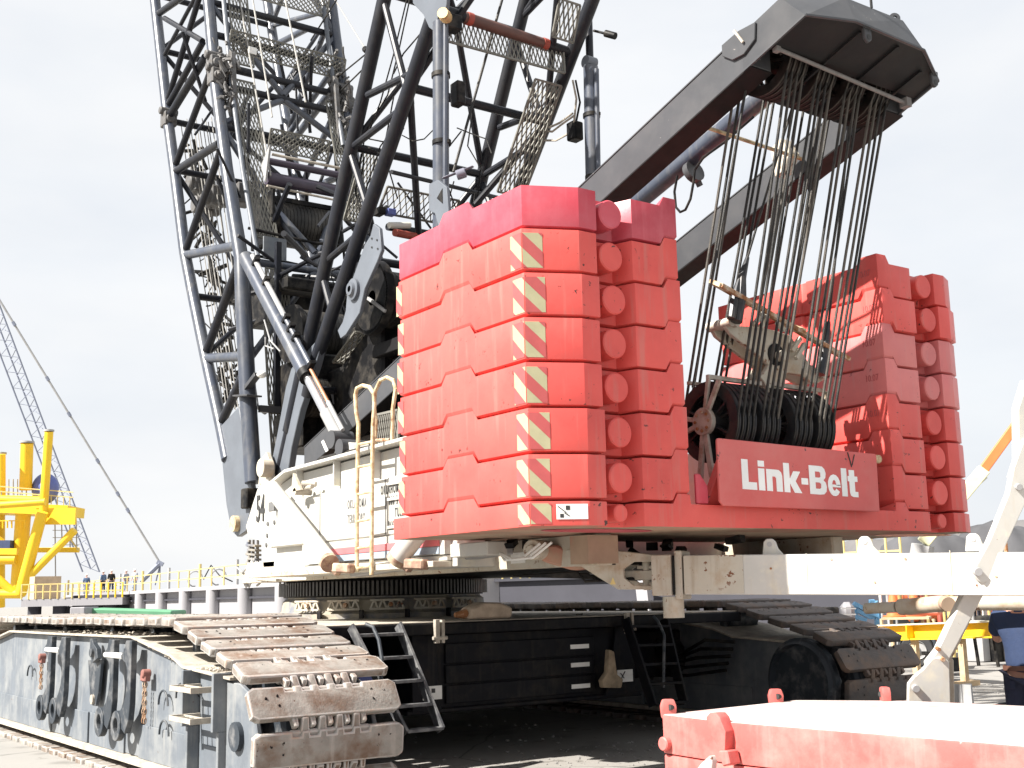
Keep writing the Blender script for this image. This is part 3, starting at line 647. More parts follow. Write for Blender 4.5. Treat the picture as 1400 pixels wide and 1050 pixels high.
for px in (341, 346, 352): mb.bar(P(px, 738, X=8.27), P(px, 788, X=8.27), 0.04, 0.05)
mb.build('valve_bank', GREASE, front, bevel=0.004, kind='stuff')
mb = MB()
for k in range(18):
    a = P(random.uniform(338, 390), random.uniform(755, 792), X=8.2); c = a+Vector((0, random.uniform(-.5, .5), random.uniform(-.15, .02)))
    mid = (a+c)/2-Vector((0, 0, random.uniform(0.02, 0.12))); mb.sweep([a, mid, c], 0.018, 6)
mb.build('hose_bundle', STEELG, front, kind='stuff')
MB().bar(P(331, 784, X=8.3), P(350, 791, X=8.2), 0.08, 0.05).bar(P(333, 789, X=8.2), P(390, 793, X=8.0), 0.3, 0.04).build('step_plate', DUST, front)
mb = MB(); mb.cyl(P(383, 725, X=7.7), P(402, 745, X=7.7), 0.045, 10); mb.cyl(P(385, 738, X=7.75), P(412, 765, X=7.75), 0.03, 8); mb.build('small_cylinder', CHROME, front)
MB().prism([yz(a, b, 7.9) for a, b in ((380, 740), (395, 742), (400, 775), (378, 776))], 7.9, 8.1, 'X').build('valve_box', CREAM, front, bevel=0.02)
pl = P(363, 640, X=8.35); MB().cyl((8.25, pl.y, pl.z), (8.45, pl.y, pl.z), 0.16, 18).prism([yz(a, b, 8.45) for a, b in ((355, 665), (358, 630), (366, 618), (372, 635), (373, 665))], 8.42, 8.5, 'X').build('boom_foot_bearing', CREAM, front, bevel=0.008)
MB().box(8.7, 2*XC-8.7, 17.9, 19.0, 2.02, 3.1).build('front_frame', UNDER, front, bevel=0.03)

# tall access ladder with hooped handrails
lx = 7.12
def lp_(a, b): return P(a, b, X=lx)
lad3 = MB().sweep([lp_(488, 782), lp_(488, 690), lp_(489.5, 610), lp_(490, 580), lp_(487, 562), lp_(486, 540), lp_(488, 531), lp_(496, 527), lp_(505, 529), lp_(511, 538), lp_(512, 552), lp_(510, 580), lp_(509, 640), lp_(508, 786)], 0.026, 10).build('access_ladder', HOOPY, house)
for yy in (606, 637, 674, 711, 748, 775):
    MB().cyl(lp_(488.5, yy+2), lp_(508.5, yy-2), 0.018, 8).build('rung', HOOPY, lad3)
lx2 = 7.35
MB().sweep([P(512, 612, X=lx2), P(514, 575, X=lx2), P(511, 555, X=lx2), P(513, 535, X=lx2), P(520, 520, X=lx2), P(529, 516, X=lx2), P(538, 520, X=lx2), P(541, 532, X=lx2), P(537, 560, X=lx2), P(536, 609, X=lx2)], 0.026, 10).build('hooped_handrail', HOOPY, lad3)
MB().cyl(P(513, 602, X=lx2), P(537, 601, X=lx2), 0.02, 8).build('handrail_bar', RUSTM, lad3)
# lug for the boom back stop
lg = MB(); lg.prism([yz(a, b, 8.3) for a, b in ((452, 632), (465, 604), (474, 602), (483, 608), (490, 625))], 8.28, 8.60, 'X'); lg.build('stop_lug', WHITE, house, bevel=0.01)
q = P(465, 612, X=8.2); MB().cyl((8.18, q.y, q.z), (8.7, q.y, q.z), 0.13, 20).build('lug_pin', BEAMM, house)
# grating box glimpsed on the house top
grating('roof_grille', P(513, 610, X=7.8), P(545, 604, X=7.8)-P(513, 610, X=7.8), Vector((0, 0, 0.42)), house, pitch=0.05, cell=0.2)
MB().box(8.2, 11.5, 12.4, 16.8, 3.45, 3.85).build('engine_cover', BLACK, house, bevel=0.04)

def scatter(name, n, fx_, m, parent, smin, smax, label=None, cat=None):
    rr_ = random.Random(11); mb = MB()
    for i in range(n):
        x, y, z = fx_(rr_); s = rr_.uniform(smin, smax)
        mb.ball((x, y, z+s*0.3), s, 5, 4, (1, rr_.uniform(.6, 1.3), rr_.uniform(.4, .8)))
    o = mb.build(name, m, parent, smooth=False, kind='stuff')
    if label: tag(o, label, cat)
    return o
scatter('ledge_dirt', 700, lambda q: (lambda y: (q.uniform(fx0-0.05, fx0+0.7), y, 1.0+max(0, min(1, (y-12.9)/1.76))*0.30 if y < 14.66 else 1.315))(q.uniform(11.9, 18)), DUST, trL, 0.008, 0.03)
scatter('gravel', 2600, lambda q: (q.uniform(2.5, 13), q.uniform(3.5, 13), GZ), mat('grey_grit', (0.22, 0.21, 0.2), 0.9, var=.3), None, 0.004, 0.018)
scatter('gravel', 500, lambda q: (q.uniform(8, 22), q.uniform(8, 25), GZ), MATS['grey_grit'], None, 0.01, 0.03)

# ---------- counterweight tray and slabs
TZ0, TZ1, PITCH_Z = 2.305, 2.536, 0.4325
# plan outline of the left stack: (x, y, step) – step 1 where the slab rides up over the one below
def outline():
    A = 6.50; Yb = 11.30; Yc = 8.68
    return [(A+0.06, Yb, 0), (A, Yb-0.06, 0), (A, 10.40, 0), (A, 10.31, 1), (A, 9.84, 1), (A, 9.76, 0), (A, 8.912, 0), (7.01, Yc, 0), (7.225, Yc, 0), (7.235, 8.90, 0), (7.60, 8.90, 0),
            (7.68, Yc, 0), (8.06, Yc, 0), (8.12, Yc, 1), (8.285, Yc, 1), (8.285, 8.92, 1), (8.285, 8.99, 0), (8.285, 9.76, 0), (8.24, 9.78, 0), (8.24, 9.88, 0), (8.285, 9.90, 0), (8.285, Yb, 0)]
STEP = 0.10
def slab_bm(ol, h, mirror, gap=0.030, bev=0.014):
    mb = MB(); n = len(ol); cx = 7.4; cy = 10.0
    def q(x, y, z): return ((2*XC-x if mirror else x), y, z)
    vs = []
    for x, y, s in ol: vs.append(q(x, y, gap+s*STEP))
    for x, y, s in ol: vs.append(q(x, y, h+s*STEP))
    inn = [(cx+(x-cx)*0.93, cy+(y-cy)*0.95) for x, y, s in ol]
    inn = [(x, (y if y > 8.9 else max(y, (8.99 if 7.1 < x < 7.75 else 8.78)))) for x, y in inn]
    for x, y in inn: vs.append(q(x, y, 0.003))
    for x, y in inn: vs.append(q(x, y, h+0.0))
    fs = []
    for i in range(n):
        j = (i+1) % n
        fs.append((i, j, n+j, n+i)); fs.append((2*n+i, 2*n+j, j, i)); fs.append((n+i, n+j, 3*n+j, 3*n+i))
    fs.append(tuple(range(2*n, 3*n))); fs.append(tuple(range(3*n, 4*n)))
    mb.add(vs, fs); return mb
def finish_slab(o, m):
    # round the visible outer rims
    me = o.data; bm = bmesh.new(); bm.from_mesh(me); bm.verts.ensure_lookup_table()
    zs = [v.co.z for v in bm.verts]
    n = len(bm.verts)//4
    es = [e for e in bm.edges if all(v.index < 2*n for v in e.verts)]
    bmesh.ops.bevel(bm, geom=es, offset=0.020, segments=2, affect='EDGES', profile=0.5, clamp_overlap=True)
    bm.to_mesh(me); bm.free()
    me.polygons.foreach_set('use_smooth', [True]*len(me.polygons))
    try: me.set_sharp_from_angle(angle=R(30))
    except Exception: pass

OL = outline()
PZR = 0.4185
OLR = [((x+0.24, y) if x < 6.6 else (x, y))+(s,) for x, y, s in OL]
OLR = [(x, (8.80 if abs(y-8.912) < 1e-6 else y), s) for x, y, s in OLR]
def stripe_mesh(h, mirror, lo=0.045, hi=0.045, dz=0.0, far=False):
    """adhesive hazard band folded round the rear outer corner"""
    mb = MB()
    def onA(u, v): return (6.4975, 8.912-u, v) if False else (6.497, 8.912+(-u), v)
    d = Vector((0.51, -0.232, 0)).normalized(); nrm = Vector((-d.y*-1, -d.x, 0)); nrm = Vector((d.y, -d.x, 0))
    def onB(u, v, e=0.003):
        p = Vector((6.50, 8.912, 0))+d*u+nrm*e; return (p.x, p.y, v)
    def emit(poly, side, e, mi):
        if len(poly) < 3: return
        vs = []
        for u, v in poly:
            if side == 'A': p = (6.50-e, 8.912-u, v)      # u negative on face A
            else: p = onB(u, v, e)
            vs.append((2*XC-p[0], p[1], p[2]) if mirror else p)
        mb.cur = mi; mb.add(vs, [tuple(range(len(vs)))])
    v0, v1 = lo, h-hi
    for side, u0, u1 in (() if far else (('A', -0.185, -0.004), ('B', 0.004, 0.200))):
        emit([(u0, v0), (u1, v0), (u1, v1), (u0, v1)], side, 0.0025, 0)
        for k in range(-6, 8):
            c = k*0.30+dz; s = 0.95
            # band running down to the right
            poly = [(-1, c+s), (1, c-s), (1, c-s+0.15), (-1, c+s+0.15)]
            emit(clip_rect(poly, u0, u1, v0, v1), side, 0.0045, 1)
    # second band at the far corner
    mb2 = []
    for side_u0, side_u1 in (((-2.38, -2.26),) if far else ()):
        emit([(side_u0, v0), (side_u1, v0), (side_u1, v1), (side_u0, v1)], 'A', 0.0025, 0)
        for k in range(-12, 22):
            c = k*0.30+dz; poly = [(-4, c+4*0.95), (1, c-0.95), (1, c-0.80), (-4, c+4*0.95+0.15)]
            emit(clip_rect(poly, side_u0, side_u1, v0, v1), 'A', 0.0045, 1)
    return mb
def lug_mb(h, mirror, r=0.145, L_=0.22):
    x = 7.415; x = 2*XC-x if mirror else x
    mb = MB(); zc = h*0.5+0.01
    mb.lathe([(0.0, L_), (r-0.012, L_), (r, L_-0.012), (r, 0), (0, 0)], (x, 8.905, zc), (0,-1,0), 32)
    return mb

def make_slab(m, mirror, z, label, grp, stripe_dz):
    o = slab_bm(OLR if mirror else OL, (PZR if mirror else PITCH_Z)-0.004, mirror).build('counterweight', m, None, smooth=False)
    finish_slab(o, m); o.location = (LR.uniform(-.008, .008), LR.uniform(-.010, .010), z); o.rotation_euler = (0, 0, LR.uniform(-.0009, .0009))
    tag(o, label, 'counterweight', grp)
    lug_mb(PITCH_Z, mirror).build('round_lug', m, o)
    if stripe_dz is not None and not mirror:
        for fr__ in (False, True): stripe_mesh(PITCH_Z, mirror, dz=stripe_dz, far=fr__).build('hazard_stripe', [STRIPE_C, STRIPE_R], o, smooth=False)
    return o
LR = random.Random(3)
ordl = ['bottom', 'second', 'third', 'fourth', 'fifth', 'sixth', 'topmost']
LM = [RED, RED, RED, RED, RED, RED, REDC]
RM = [RED, RED, RED, REDP, REDP, RED, RED]
for k in range(7):
    if k == 6: lab = 'crimson counterweight slab without hazard stripe, topmost of the stack left of the sign'
    else: lab = 'red slab with hazard stripe, %s%s in the stack left of the sign' % (ordl[k], 'most' if k == 0 else ' from bottom')
    make_slab(LM[k], False, TZ1+k*PITCH_Z, lab, 'red counterweight slabs', None if k == 6 else [0.0, 0.03, 0.19, 0.22, 0.05, 0.24][k])
for k in range(7):
    kind = {3: 'faded pinkish', 4: 'faded pinkish'}.get(k, 'red')
    lab = '%s counterweight slab, %s%s in the stack right of the sign' % (kind, ordl[k], ' from bottom' if 0 < k < 6 else ('most' if k == 0 else ''))
    s = make_slab(RM[k], True, TZ1-0.002+k*PZR, lab, 'red counterweight slabs', None)
    if k >= 2:
        text('lettering', '10.07', 0.11, STRIPE_R, s, (2*XC-8.285-0.003, 9.0-0.02, 0.27), (0,-1,0), (0,0,1), 0.002, 0, 0.8)
    if k == 2: MB().sweep([(2*XC-8.29, 9.85, 0.25), (2*XC-8.34, 9.85, 0.16), (2*XC-8.34, 9.65, 0.16), (2*XC-8.29, 9.65, 0.25)], 0.012, 6).build('handle', REDP, s)

tr = MB()
ol = OL; left = [(x, y, s) for x, y, s in ol]
def tray_pts():
    # outline of the whole tray, left outer side first, steps carried on its rim
    L_ = [p for p in ol[:16]]                          # up to inner corner
    L_ = [(x, (11.42 if y > 11 else y), s) for x, y, s in L_]
    L_ = L_[:-1]+[(8.285, 8.68, 1), (8.30, 8.68, 0)]
    L_ = [p for i, p in enumerate(L_) if not (i > 0 and p[:2] == L_[i-1][:2])]
    Rr = [(2*XC-(x+0.24 if x < 6.6 else x), (8.80 if abs(y-8.912) < 1e-6 else y), s) for x, y, s in reversed(L_)]
    return L_+Rr
tp = tray_pts()
TH = TZ1-TZ0-0.004
n = len(tp); vs = [(x, y, 0) for x, y, s in tp]+[(x, y, TH+s*STEP) for x, y, s in tp]
cx, cy = XC, 10.0
def shr(x, y): return (cx+(x-cx)*0.965, max(9.05, cy+(y-cy)*0.90))
vs += [(*shr(x, y), TH) for x, y, s in tp]
fs = [(i, (i+1) % n, n+(i+1) % n, n+i) for i in range(n)]+[(n+i, n+(i+1) % n, 2*n+(i+1) % n, 2*n+i) for i in range(n)]+[tuple(range(2*n, 3*n)), tuple(range(n-1, -1, -1))]
mb = MB(); mb.add(vs, fs); mb.mi[-1] = 1
tray = mb.build('counterweight_tray', [RED, UNDER], crane, bevel=0.010, seg=2)
tray.location = (0, 0, TZ0)
for mi in (False, True):
    l_ = lug_mb(TH, mi, 0.085, 0.20).build('round_lug', RED, tray)
    x0 = 7.45 if not mi else 2*XC-7.45
    MB().lathe([(0.0, 0.0), (0.5, 0.0), (0.52, -0.004), (0.0, -0.004)], (0, 0, 0), (0, 0, 1), 32).build('underside_pocket', REDC, tray).matrix_local = Matrix.Translation((x0+(0.35 if mi else 0.2), 9.35, -0.001))@Matrix.Diagonal((1.3, 0.55, 1, 1))
st = stripe_mesh(TH, False, 0.02, 0.02, 0.07).build('hazard_stripe', [STRIPE_C, STRIPE_R], tray, smooth=False)
# warning label on the tray's rear chamfer
dB = Vector((0.51, -0.232, 0)).normalized(); nB = Vector((dB.y, -dB.x, 0))
def onB(u, v, e): p = Vector((6.5, 8.912, 0))+dB*u+nB*e; return (p.x, p.y, v)
lab = MB().add([onB(0.245, 0.06, .006), (onB(0.545, 0.06, .006)), onB(0.545, 0.20, .006), onB(0.245, 0.20, .006)], [(0,1,2,3)]).build('warning_label', LABEL, tray, smooth=False)
mk = MB()
for u, v, s in ((0.28, 0.075, 0.035), (0.335, 0.145, 0.04)): mk.add([onB(u, v, .008), onB(u+s, v, .008), onB(u+s, v+s, .008), onB(u, v+s, .008)], [(0,1,2,3)])
for u, v, u2, v2 in ((0.26, 0.18, 0.34, 0.12), (0.32, 0.12, 0.37, 0.09)): mk.bar(onB(u, v, .009), onB(u2, v2, .009), 0.004, 0.006)
mk.build('mark', INK, lab, smooth=False)
# white rails between the two stacks, under the sheaves
MB().box(8.33, 8.52, 8.95, 11.2, 2.54, 2.98).box(8.33, 8.50, 8.90, 9.4, 2.98, 3.05).build('sheave_pedestal', CREAM, crane, bevel=0.01)
MB().box(11.2, 11.42, 8.95, 11.2, 2.54, 2.98).build('sheave_pedestal', CREAM, crane, bevel=0.01)
MB().prism([(8.40, 2.54), (8.56, 2.54), (8.56, 2.72), (8.46, 2.84), (8.40, 2.84)], 8.70, 8.74, 'Y').build('tray_gusset', REDC, crane, bevel=0.01)
MB().prism([(8.62, 2.54), (8.90, 2.54), (8.90, 3.05)], 8.80, 8.9, 'Y').build('tray_gusset', RED, crane, bevel=0.01)

# ---------- sign
YS = 8.56
sg = MB(); sg.prism([(8.60, 2.515), (8.60, 3.165), (8.56, 3.19), (11.045, 3.135), (11.045, 2.50), (8.66, 2.515)][0:0] or [(8.575, 2.56), (8.58, 3.17), (8.60, 3.19), (11.03, 3.145), (11.045, 3.13), (11.03, 2.505), (8.62, 2.515)], YS, YS+0.03, 'Y')
sign = sg.build('sign_panel', SIGNR, crane, bevel=0.006)
def sgn(a, b): return P(a, b, Y=YS-0.004)
a = sgn(1015.5, 668.5); b = sgn(1174, 680); c = sgn(1013, 626)
SLOPE = (b-a)
H_ = (c.z-a.z)*0.97; W_ = (b.x-a.x)/5.26
def glyph(polys):
    mb = MB()
    for pg in polys:
        n_ = len(pg); vs = []
        for y_ in (YS-0.004, YS-0.0005):
            for u, v in pg: x_ = a.x+u*W_; vs.append((x_, y_, a.z+(x_-a.x)*SLOPE.z/SLOPE.x+v*H_))
        mb.add(vs, [tuple(range(n_)), tuple(range(2*n_-1, n_-1, -1))]+[(q_, (q_+1) % n_, n_+(q_+1) % n_, n_+q_) for q_ in range(n_)])
    return mb.build('letter', SIGNW, sign, smooth=False)
def bx(x0, x1, y0, y1): return [(x0, y0), (x1, y0), (x1, y1), (x0, y1)]
glyph([[(0, 0), (.62, 0), (.62, .25), (.27, .25), (.27, 1), (0, 1)]])
glyph([bx(.70, .97, 0, .74), bx(.70, .97, .80, 1.0)])
glyph([bx(1.05, 1.30, 0, .74), [(1.30, .74), (1.30, .50), (1.43, .50), (1.47, .44), (1.47, 0), (1.74, 0), (1.74, .54), (1.70, .66), (1.60, .73), (1.50, .74)]])
glyph([bx(1.81, 2.07, 0, 1), [(2.07, .32), (2.27, 0), (2.60, 0), (2.33, .40), (2.56, .74), (2.25, .74), (2.07, .46)]])
glyph([bx(2.60, 2.90, .31, .53)])
glyph([bx(2.97, 3.24, 0, 1), bx(3.24, 3.44, .80, 1), bx(3.24, 3.44, .42, .59), bx(3.24, 3.44, 0, .20),
       [(3.44, 1), (3.44, .80), (3.49, .76), (3.49, .63), (3.44, .59), (3.44, .42), (3.50, .37), (3.50, .25), (3.44, .20), (3.44, 0), (3.62, .02), (3.73, .12), (3.76, .28), (3.72, .43), (3.62, .51), (3.71, .60), (3.74, .76), (3.69, .91), (3.58, .99)]])
def rs(cx_, cy_, ro, rov, ri, riv, t0, t1, n_=14):
    return [[(cx_+ro*math.cos(R(t0+(t1-t0)*k_/n_)), cy_+rov*math.sin(R(t0+(t1-t0)*k_/n_))), (cx_+ro*math.cos(R(t0+(t1-t0)*(k_+1)/n_)), cy_+rov*math.sin(R(t0+(t1-t0)*(k_+1)/n_))),
             (cx_+ri*math.cos(R(t0+(t1-t0)*(k_+1)/n_)), cy_+riv*math.sin(R(t0+(t1-t0)*(k_+1)/n_))), (cx_+ri*math.cos(R(t0+(t1-t0)*k_/n_)), cy_+riv*math.sin(R(t0+(t1-t0)*k_/n_)))] for k_ in range(n_)]
glyph(rs(4.12, .365, .30, .385, .10, .19, 0, 325)+[bx(4.03, 4.42, .30, .39)])
glyph([bx(4.48, 4.74, 0, 1)])
glyph([bx(4.86, 5.12, .16, .96), bx(4.79, 4.86, .55, .74), bx(5.12, 5.26, .55, .74), [(4.86, .16), (4.90, .04), (5.02, 0), (5.26, 0), (5.26, .19), (5.12, .19), (5.12, .16)]])
MB().cyl((8.0, 8.75, 3.1), (8.1, 8.75, 3.1), 0.01)
MB().sweep([(10.55, YS-0.004, 3.14), (10.58, YS-0.004, 3.05), (10.60, YS-0.004, 2.98)], 0.007, 4).sweep([(10.66, YS-0.004, 3.12), (10.61, YS-0.004, 3.0)], 0.006, 4).build('dark_scrape', INK, sign)

# ---------- gantry beams and head
SL = math.tan(R(17.0))
def ztop(y): return 4.20+(18.11-y)*0.3057
def zlow(y): return 7.10+(7.17-y)*-0.0 + (7.17-y)*0.3057-0.05
gy = empty('gantry_frame', (XC, 17.9, 4.1)); gy.parent = crane
BH = 0.40
for x0 in (8.67, 2*XC-8.67-0.30):
    ya, yb = 18.2, 7.9
    bm_ = MB(); bm_.prism([(ya, ztop(ya)), (ya, ztop(ya)-BH), (yb, ztop(yb)-BH), (yb, ztop(yb))], x0, x0+0.30, 'X'); o = bm_.build('gantry_beam', BEAMM, gy, bevel=0.006)
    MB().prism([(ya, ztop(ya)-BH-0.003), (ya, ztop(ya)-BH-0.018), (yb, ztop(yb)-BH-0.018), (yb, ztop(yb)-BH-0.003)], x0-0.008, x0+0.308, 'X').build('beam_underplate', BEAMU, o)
    MB().prism([(ya, ztop(ya)+0.003), (ya, ztop(ya)+0.018), (yb, ztop(yb)+0.018), (yb, ztop(yb)+0.003)], x0-0.008, x0+0.308, 'X').build('beam_top_plate', BEAMM, o)
    if x0 < 9:
        c = P(1014, 62, X=x0-0.006)
        MB().prism([(c.y+dy, c.z+dz) for dy, dz in ((0.26, 0.10), (0.02, 0.16), (-0.22, 0.16), (-0.20, -0.02), (-0.04, -0.12), (0.12, -0.12), (0.26, -0.02))], x0-0.03, x0-0.004, 'X').build('side_lug', BEAMM, o, bevel=0.006)
        MB().bar((x0-0.05, c.y+0.05, c.z+0.17), (x0-0.05, c.y-0.06, c.z), 0.02, 0.025).build('latch_bar', DUST, o)
        q = P(414, 590, X=x0-0.012)
        MB().prism([(17.55, 4.20), (17.47, 4.22), (17.30, 4.03), (17.38, 4.01)], x0-0.012, x0-0.006, 'X').build('label', LABEL, o, smooth=False)
# head box: plan polygon sheared along the beam slope
hp = [(8.668, 8.0), (8.668, 7.16), (9.26, 7.03), (10.38, 7.06), (11.00, 7.34), (11.05, 8.0)]
def headz(y, k): return ztop(y)-(BH if k == 0 else 0)
ht = [(8.668, 8.0), (8.668, 7.46), (9.34, 7.20), (10.26, 7.20), (10.72, 7.42), (11.0, 8.0)]
mb = MB(); n = len(hp)
vs = [(x, y, headz(y, 0)-0.002) for x, y in hp]+[(x, y, headz(y, 1)+0.002) for x, y in ht]
mb.add(vs, [(i, (i+1) % n, n+(i+1) % n, n+i) for i in range(n) if i != n-1])
head = mb.build('head_plating', BEAMM, gy, smooth=False)
mod = head.modifiers.new('thick', 'SOLIDIFY'); mod.thickness = 0.02
MB().add([(x, y, headz(y, 1)-0.006) for x, y in ht], [tuple(range(n))]).build('head_top_plate', BEAMM, gy, smooth=False)
# underside plate in front of the sheaves, with its reinforcing lip
und = [(8.69, 7.66), (8.69, 7.17), (9.27, 7.05), (10.37, 7.08), (10.98, 7.35), (11.02, 7.66)]
mb = MB(); mb.add([(x, y, headz(y, 0)+0.012) for x, y in und]+[(x, y, headz(y, 0)+0.03) for x, y in und], [tuple(range(6)), tuple(range(11, 5, -1))]+[(i, (i+1) % 6, 6+(i+1) % 6, 6+i) for i in range(6)])
mb.build('head_underplate', HEADM, gy, smooth=False)
for i in range(5):
    (xa, ya), (xb, yb) = hp[i], hp[i+1]
    MB().bar((xa, ya, headz(ya, 0)), (xb, yb, headz(yb, 0)), 0.025, 0.02).build('edge_weld', BEAMM, gy)
for xa in (9.45, 10.05, 10.66):
    MB().bar((xa, 7.95, headz(7.95, 0)+0.0), (xa-0.02, 7.12 if xa < 10.5 else 7.30, headz(7.12 if xa < 10.5 else 7.30, 0)), 0.03, 0.03).build('underside_rib', HEADM, gy)
for (x, y) in ((9.48, 7.08), (10.86, 7.30)):
    z = headz(y, 0); o = MB().prism([(x-0.06, z+0.05), (x+0.06, z+0.05), (x+0.05, z-0.10), (x, z-0.14), (x-0.05, z-0.10)], y-0.02, y+0.02, 'Y').build('pad_eye', BEAMM, gy, bevel=0.008)
    MB().cyl((x, y-0.024, z-0.08), (x, y+0.024, z-0.08), 0.03, 12).build('eye_hole', INK, o)
y = 7.2; MB().ring((10.20, 7.26, ztop(7.26)+0.05), (0.6,0.8,0), 0.03, 0.06, 0.03, 14).build('pad_eye', BEAMM, gy)
MB().bar((9.75, 7.2, ztop(7.2)), (9.75, 7.2, ztop(7.2)+0.5), 0.02, 0.02).build('rod', HEADM, gy)
GARM0 = mat('grey_worn_bar', (0.16, 0.15, 0.145), 0.6, var=0.2, vs=8)
# rope guide bar across the head
ga = P(1062, 66, Y=7.62); gb_ = P(1238, 141, Y=7.62)
MB().cyl(ga, gb_, 0.022, 10).box(ga.x-0.03, ga.x+0.03, 7.59, 7.65, ga.z-0.04, ga.z+0.04).box(gb_.x-0.04, gb_.x+0.04, 7.57, 7.67, gb_.z-0.05, gb_.z+0.05).build('rope_guide_bar', GARM0, gy)

def sheave(c, r, name, parent, m=SHEAVE, wd=0.055):
    mb = MB()
    mb.lathe([(r*0.70, -wd*0.30), (r*0.80, -wd*0.5), (r, -wd*0.5), (r-0.035, -wd*0.12), (r-0.035, wd*0.12), (r, wd*0.5), (r*0.80, wd*0.5), (r*0.70, wd*0.30), (r*0.70, -wd*0.30)], c, (1,0,0), 40)
    mb.lathe([(0.05, -wd*0.75), (r*0.30, -wd*0.75), (r*0.30, wd*0.75), (0.05, wd*0.75)], c, (1,0,0), 20)
    for k in range(6):
        t = 2*math.pi*k/6+0.3+c[0]*3; mb.bar((c[0], c[1]+r*0.25*math.cos(t), c[2]+r*0.25*math.sin(t)), (c[0], c[1]+r*0.74*math.cos(t), c[2]+r*0.74*math.sin(t)), 0.06, 0.022, (0, -math.sin(t), math.cos(t)))
    return mb.build(name, m, parent)
UPY, UPZ = 8.10, ztop(8.10)-0.10
UR = 0.39
upx = [x0+0.078*j for x0 in (9.10, 9.55, 10.02, 10.46) for j in range(4)]
HEADS = mat('oily_head_sheave', (0.012, 0.010, 0.009), 0.45, 0.3, var=0.3, vs=6, col2=(0.035, 0.022, 0.018), c2=0.55, c2s=6)
for x in upx: sheave((x, UPY, UPZ), UR, 'head_sheave', gy, HEADS)
tube('sheave_shaft', (8.7, UPY, UPZ), (11.07, UPY, UPZ), 0.09, HEADM, gy, 16)
# small cross tie between the beams and its white clamp
MB().cyl(P(962, 173, X=8.95), P(1098, 218, X=10.7), 0.022, 8).build('cross_tie', HOOPY, gy)
q = P(1080, 215, X=10.62)
MB().prism([(q.y+0.15, q.z+0.12), (q.y-0.02, q.z+0.20), (q.y-0.16, q.z-0.02), (q.y-0.02, q.z-0.22), (q.y+0.10, q.z-0.25)], 10.45, 10.62, 'X').build('tie_clamp', CREAM, gy, bevel=0.01)
# hydraulic cylinder between the beams
ca, cb_ = P(872, 276, X=9.75), P(1052, 126, X=9.75)
dcy = (cb_-ca).normalized(); ca = ca-dcy*5.5
cyl_ = MB().cyl(ca, cb_+dcy*0.5, 0.115, 20).build('gantry_cylinder', CHORD, gy)
q = P(948, 235, X=9.75); MB().cyl(q-dcy*0.04, q+dcy*0.04, 0.14, 16).bar(q, q+Vector((0.1, 0, -0.16)), 0.05, 0.06).build('clamp', BEAMM, cyl_)
MB().sweep([P(a, b, X=9.6) for a, b in ((950, 232), (948, 250), (944, 272), (937, 287), (930, 290), (924, 283), (922, 262), (926, 240))], 0.016, 7).build('hose_loop', BLACK, cyl_)
MB().sweep([P(a, b, X=9.55) for a, b in ((950, 232), (962, 215), (990, 195), (1030, 160))], 0.016, 7).build('hose', BLACK, cyl_)

# ---------- lower sheave block with ropes
LY, LZ = 9.22, 3.47
LRd = 0.44
lox = [x0+0.078*j for x0 in (9.14, 9.51, 10.02, 10.40) for j in range(4)]
blk = empty('sheave_block', (9.9, LY, LZ)); blk.parent = crane
for x in lox: sheave((x, LY, LZ), LRd, 'sheave', blk)
MB().cyl((9.08, LY, LZ), (10.80, LY, LZ), 0.08, 14).build('sheave_shaft', SHEAVE, blk)
def arm(x, m, full=True):
    mb = MB(); c = (LY, LZ)
    mb.cyl((x-0.03, LY, LZ), (x+0.03, LY, LZ), 0.15, 20)
    for (y, z, w_) in ((LY-0.26, LZ+0.42, 0.06), (LY-0.10, LZ+0.46, 0.05), (LY-0.08, LZ-0.60, 0.07), (LY+0.10, LZ-0.60, 0.07), (LY+0.42, LZ+0.10, 0.05), (LY+0.42, LZ-0.12, 0.05)):
        mb.bar((x, LY, LZ), (x, y, z), w_, 0.035, (1,0,0))
    o = mb.build('side_arm', m, blk, bevel=0.005)
    for k in range(8):
        t = 2*math.pi*k/8; MB().cyl((x-0.045, LY+0.10*math.cos(t), LZ+0.10*math.sin(t)), (x-0.028, LY+0.10*math.cos(t), LZ+0.10*math.sin(t)), 0.018, 6).build('bolt', RUSTM, o)
GARM = mat('grimy_grey_arm', (0.42, 0.38, 0.33), 0.6, var=0.15, vs=5, col2=(0.22, 0.13, 0.08), c2=0.57, c2s=6)
arm(9.06, GARM); arm(10.76, CREAM)
for xa, xb in ((9.04, 9.86), (10.05, 10.86)):
    MB().bar((xa, LY-0.1, LZ+0.47), (xb, LY-0.1, LZ+0.46), 0.05, 0.05).bar((xa, LY+0.2, LZ+0.45), (xb, LY+0.2, LZ+0.44), 0.04, 0.04).build('rope_keeper', GARM, blk, bevel=0.005)
MB().cyl((11.1, 8.75, 3.12), (11.32, 8.75, 3.12), 0.05, 10).build('pin', HOOPY, blk)
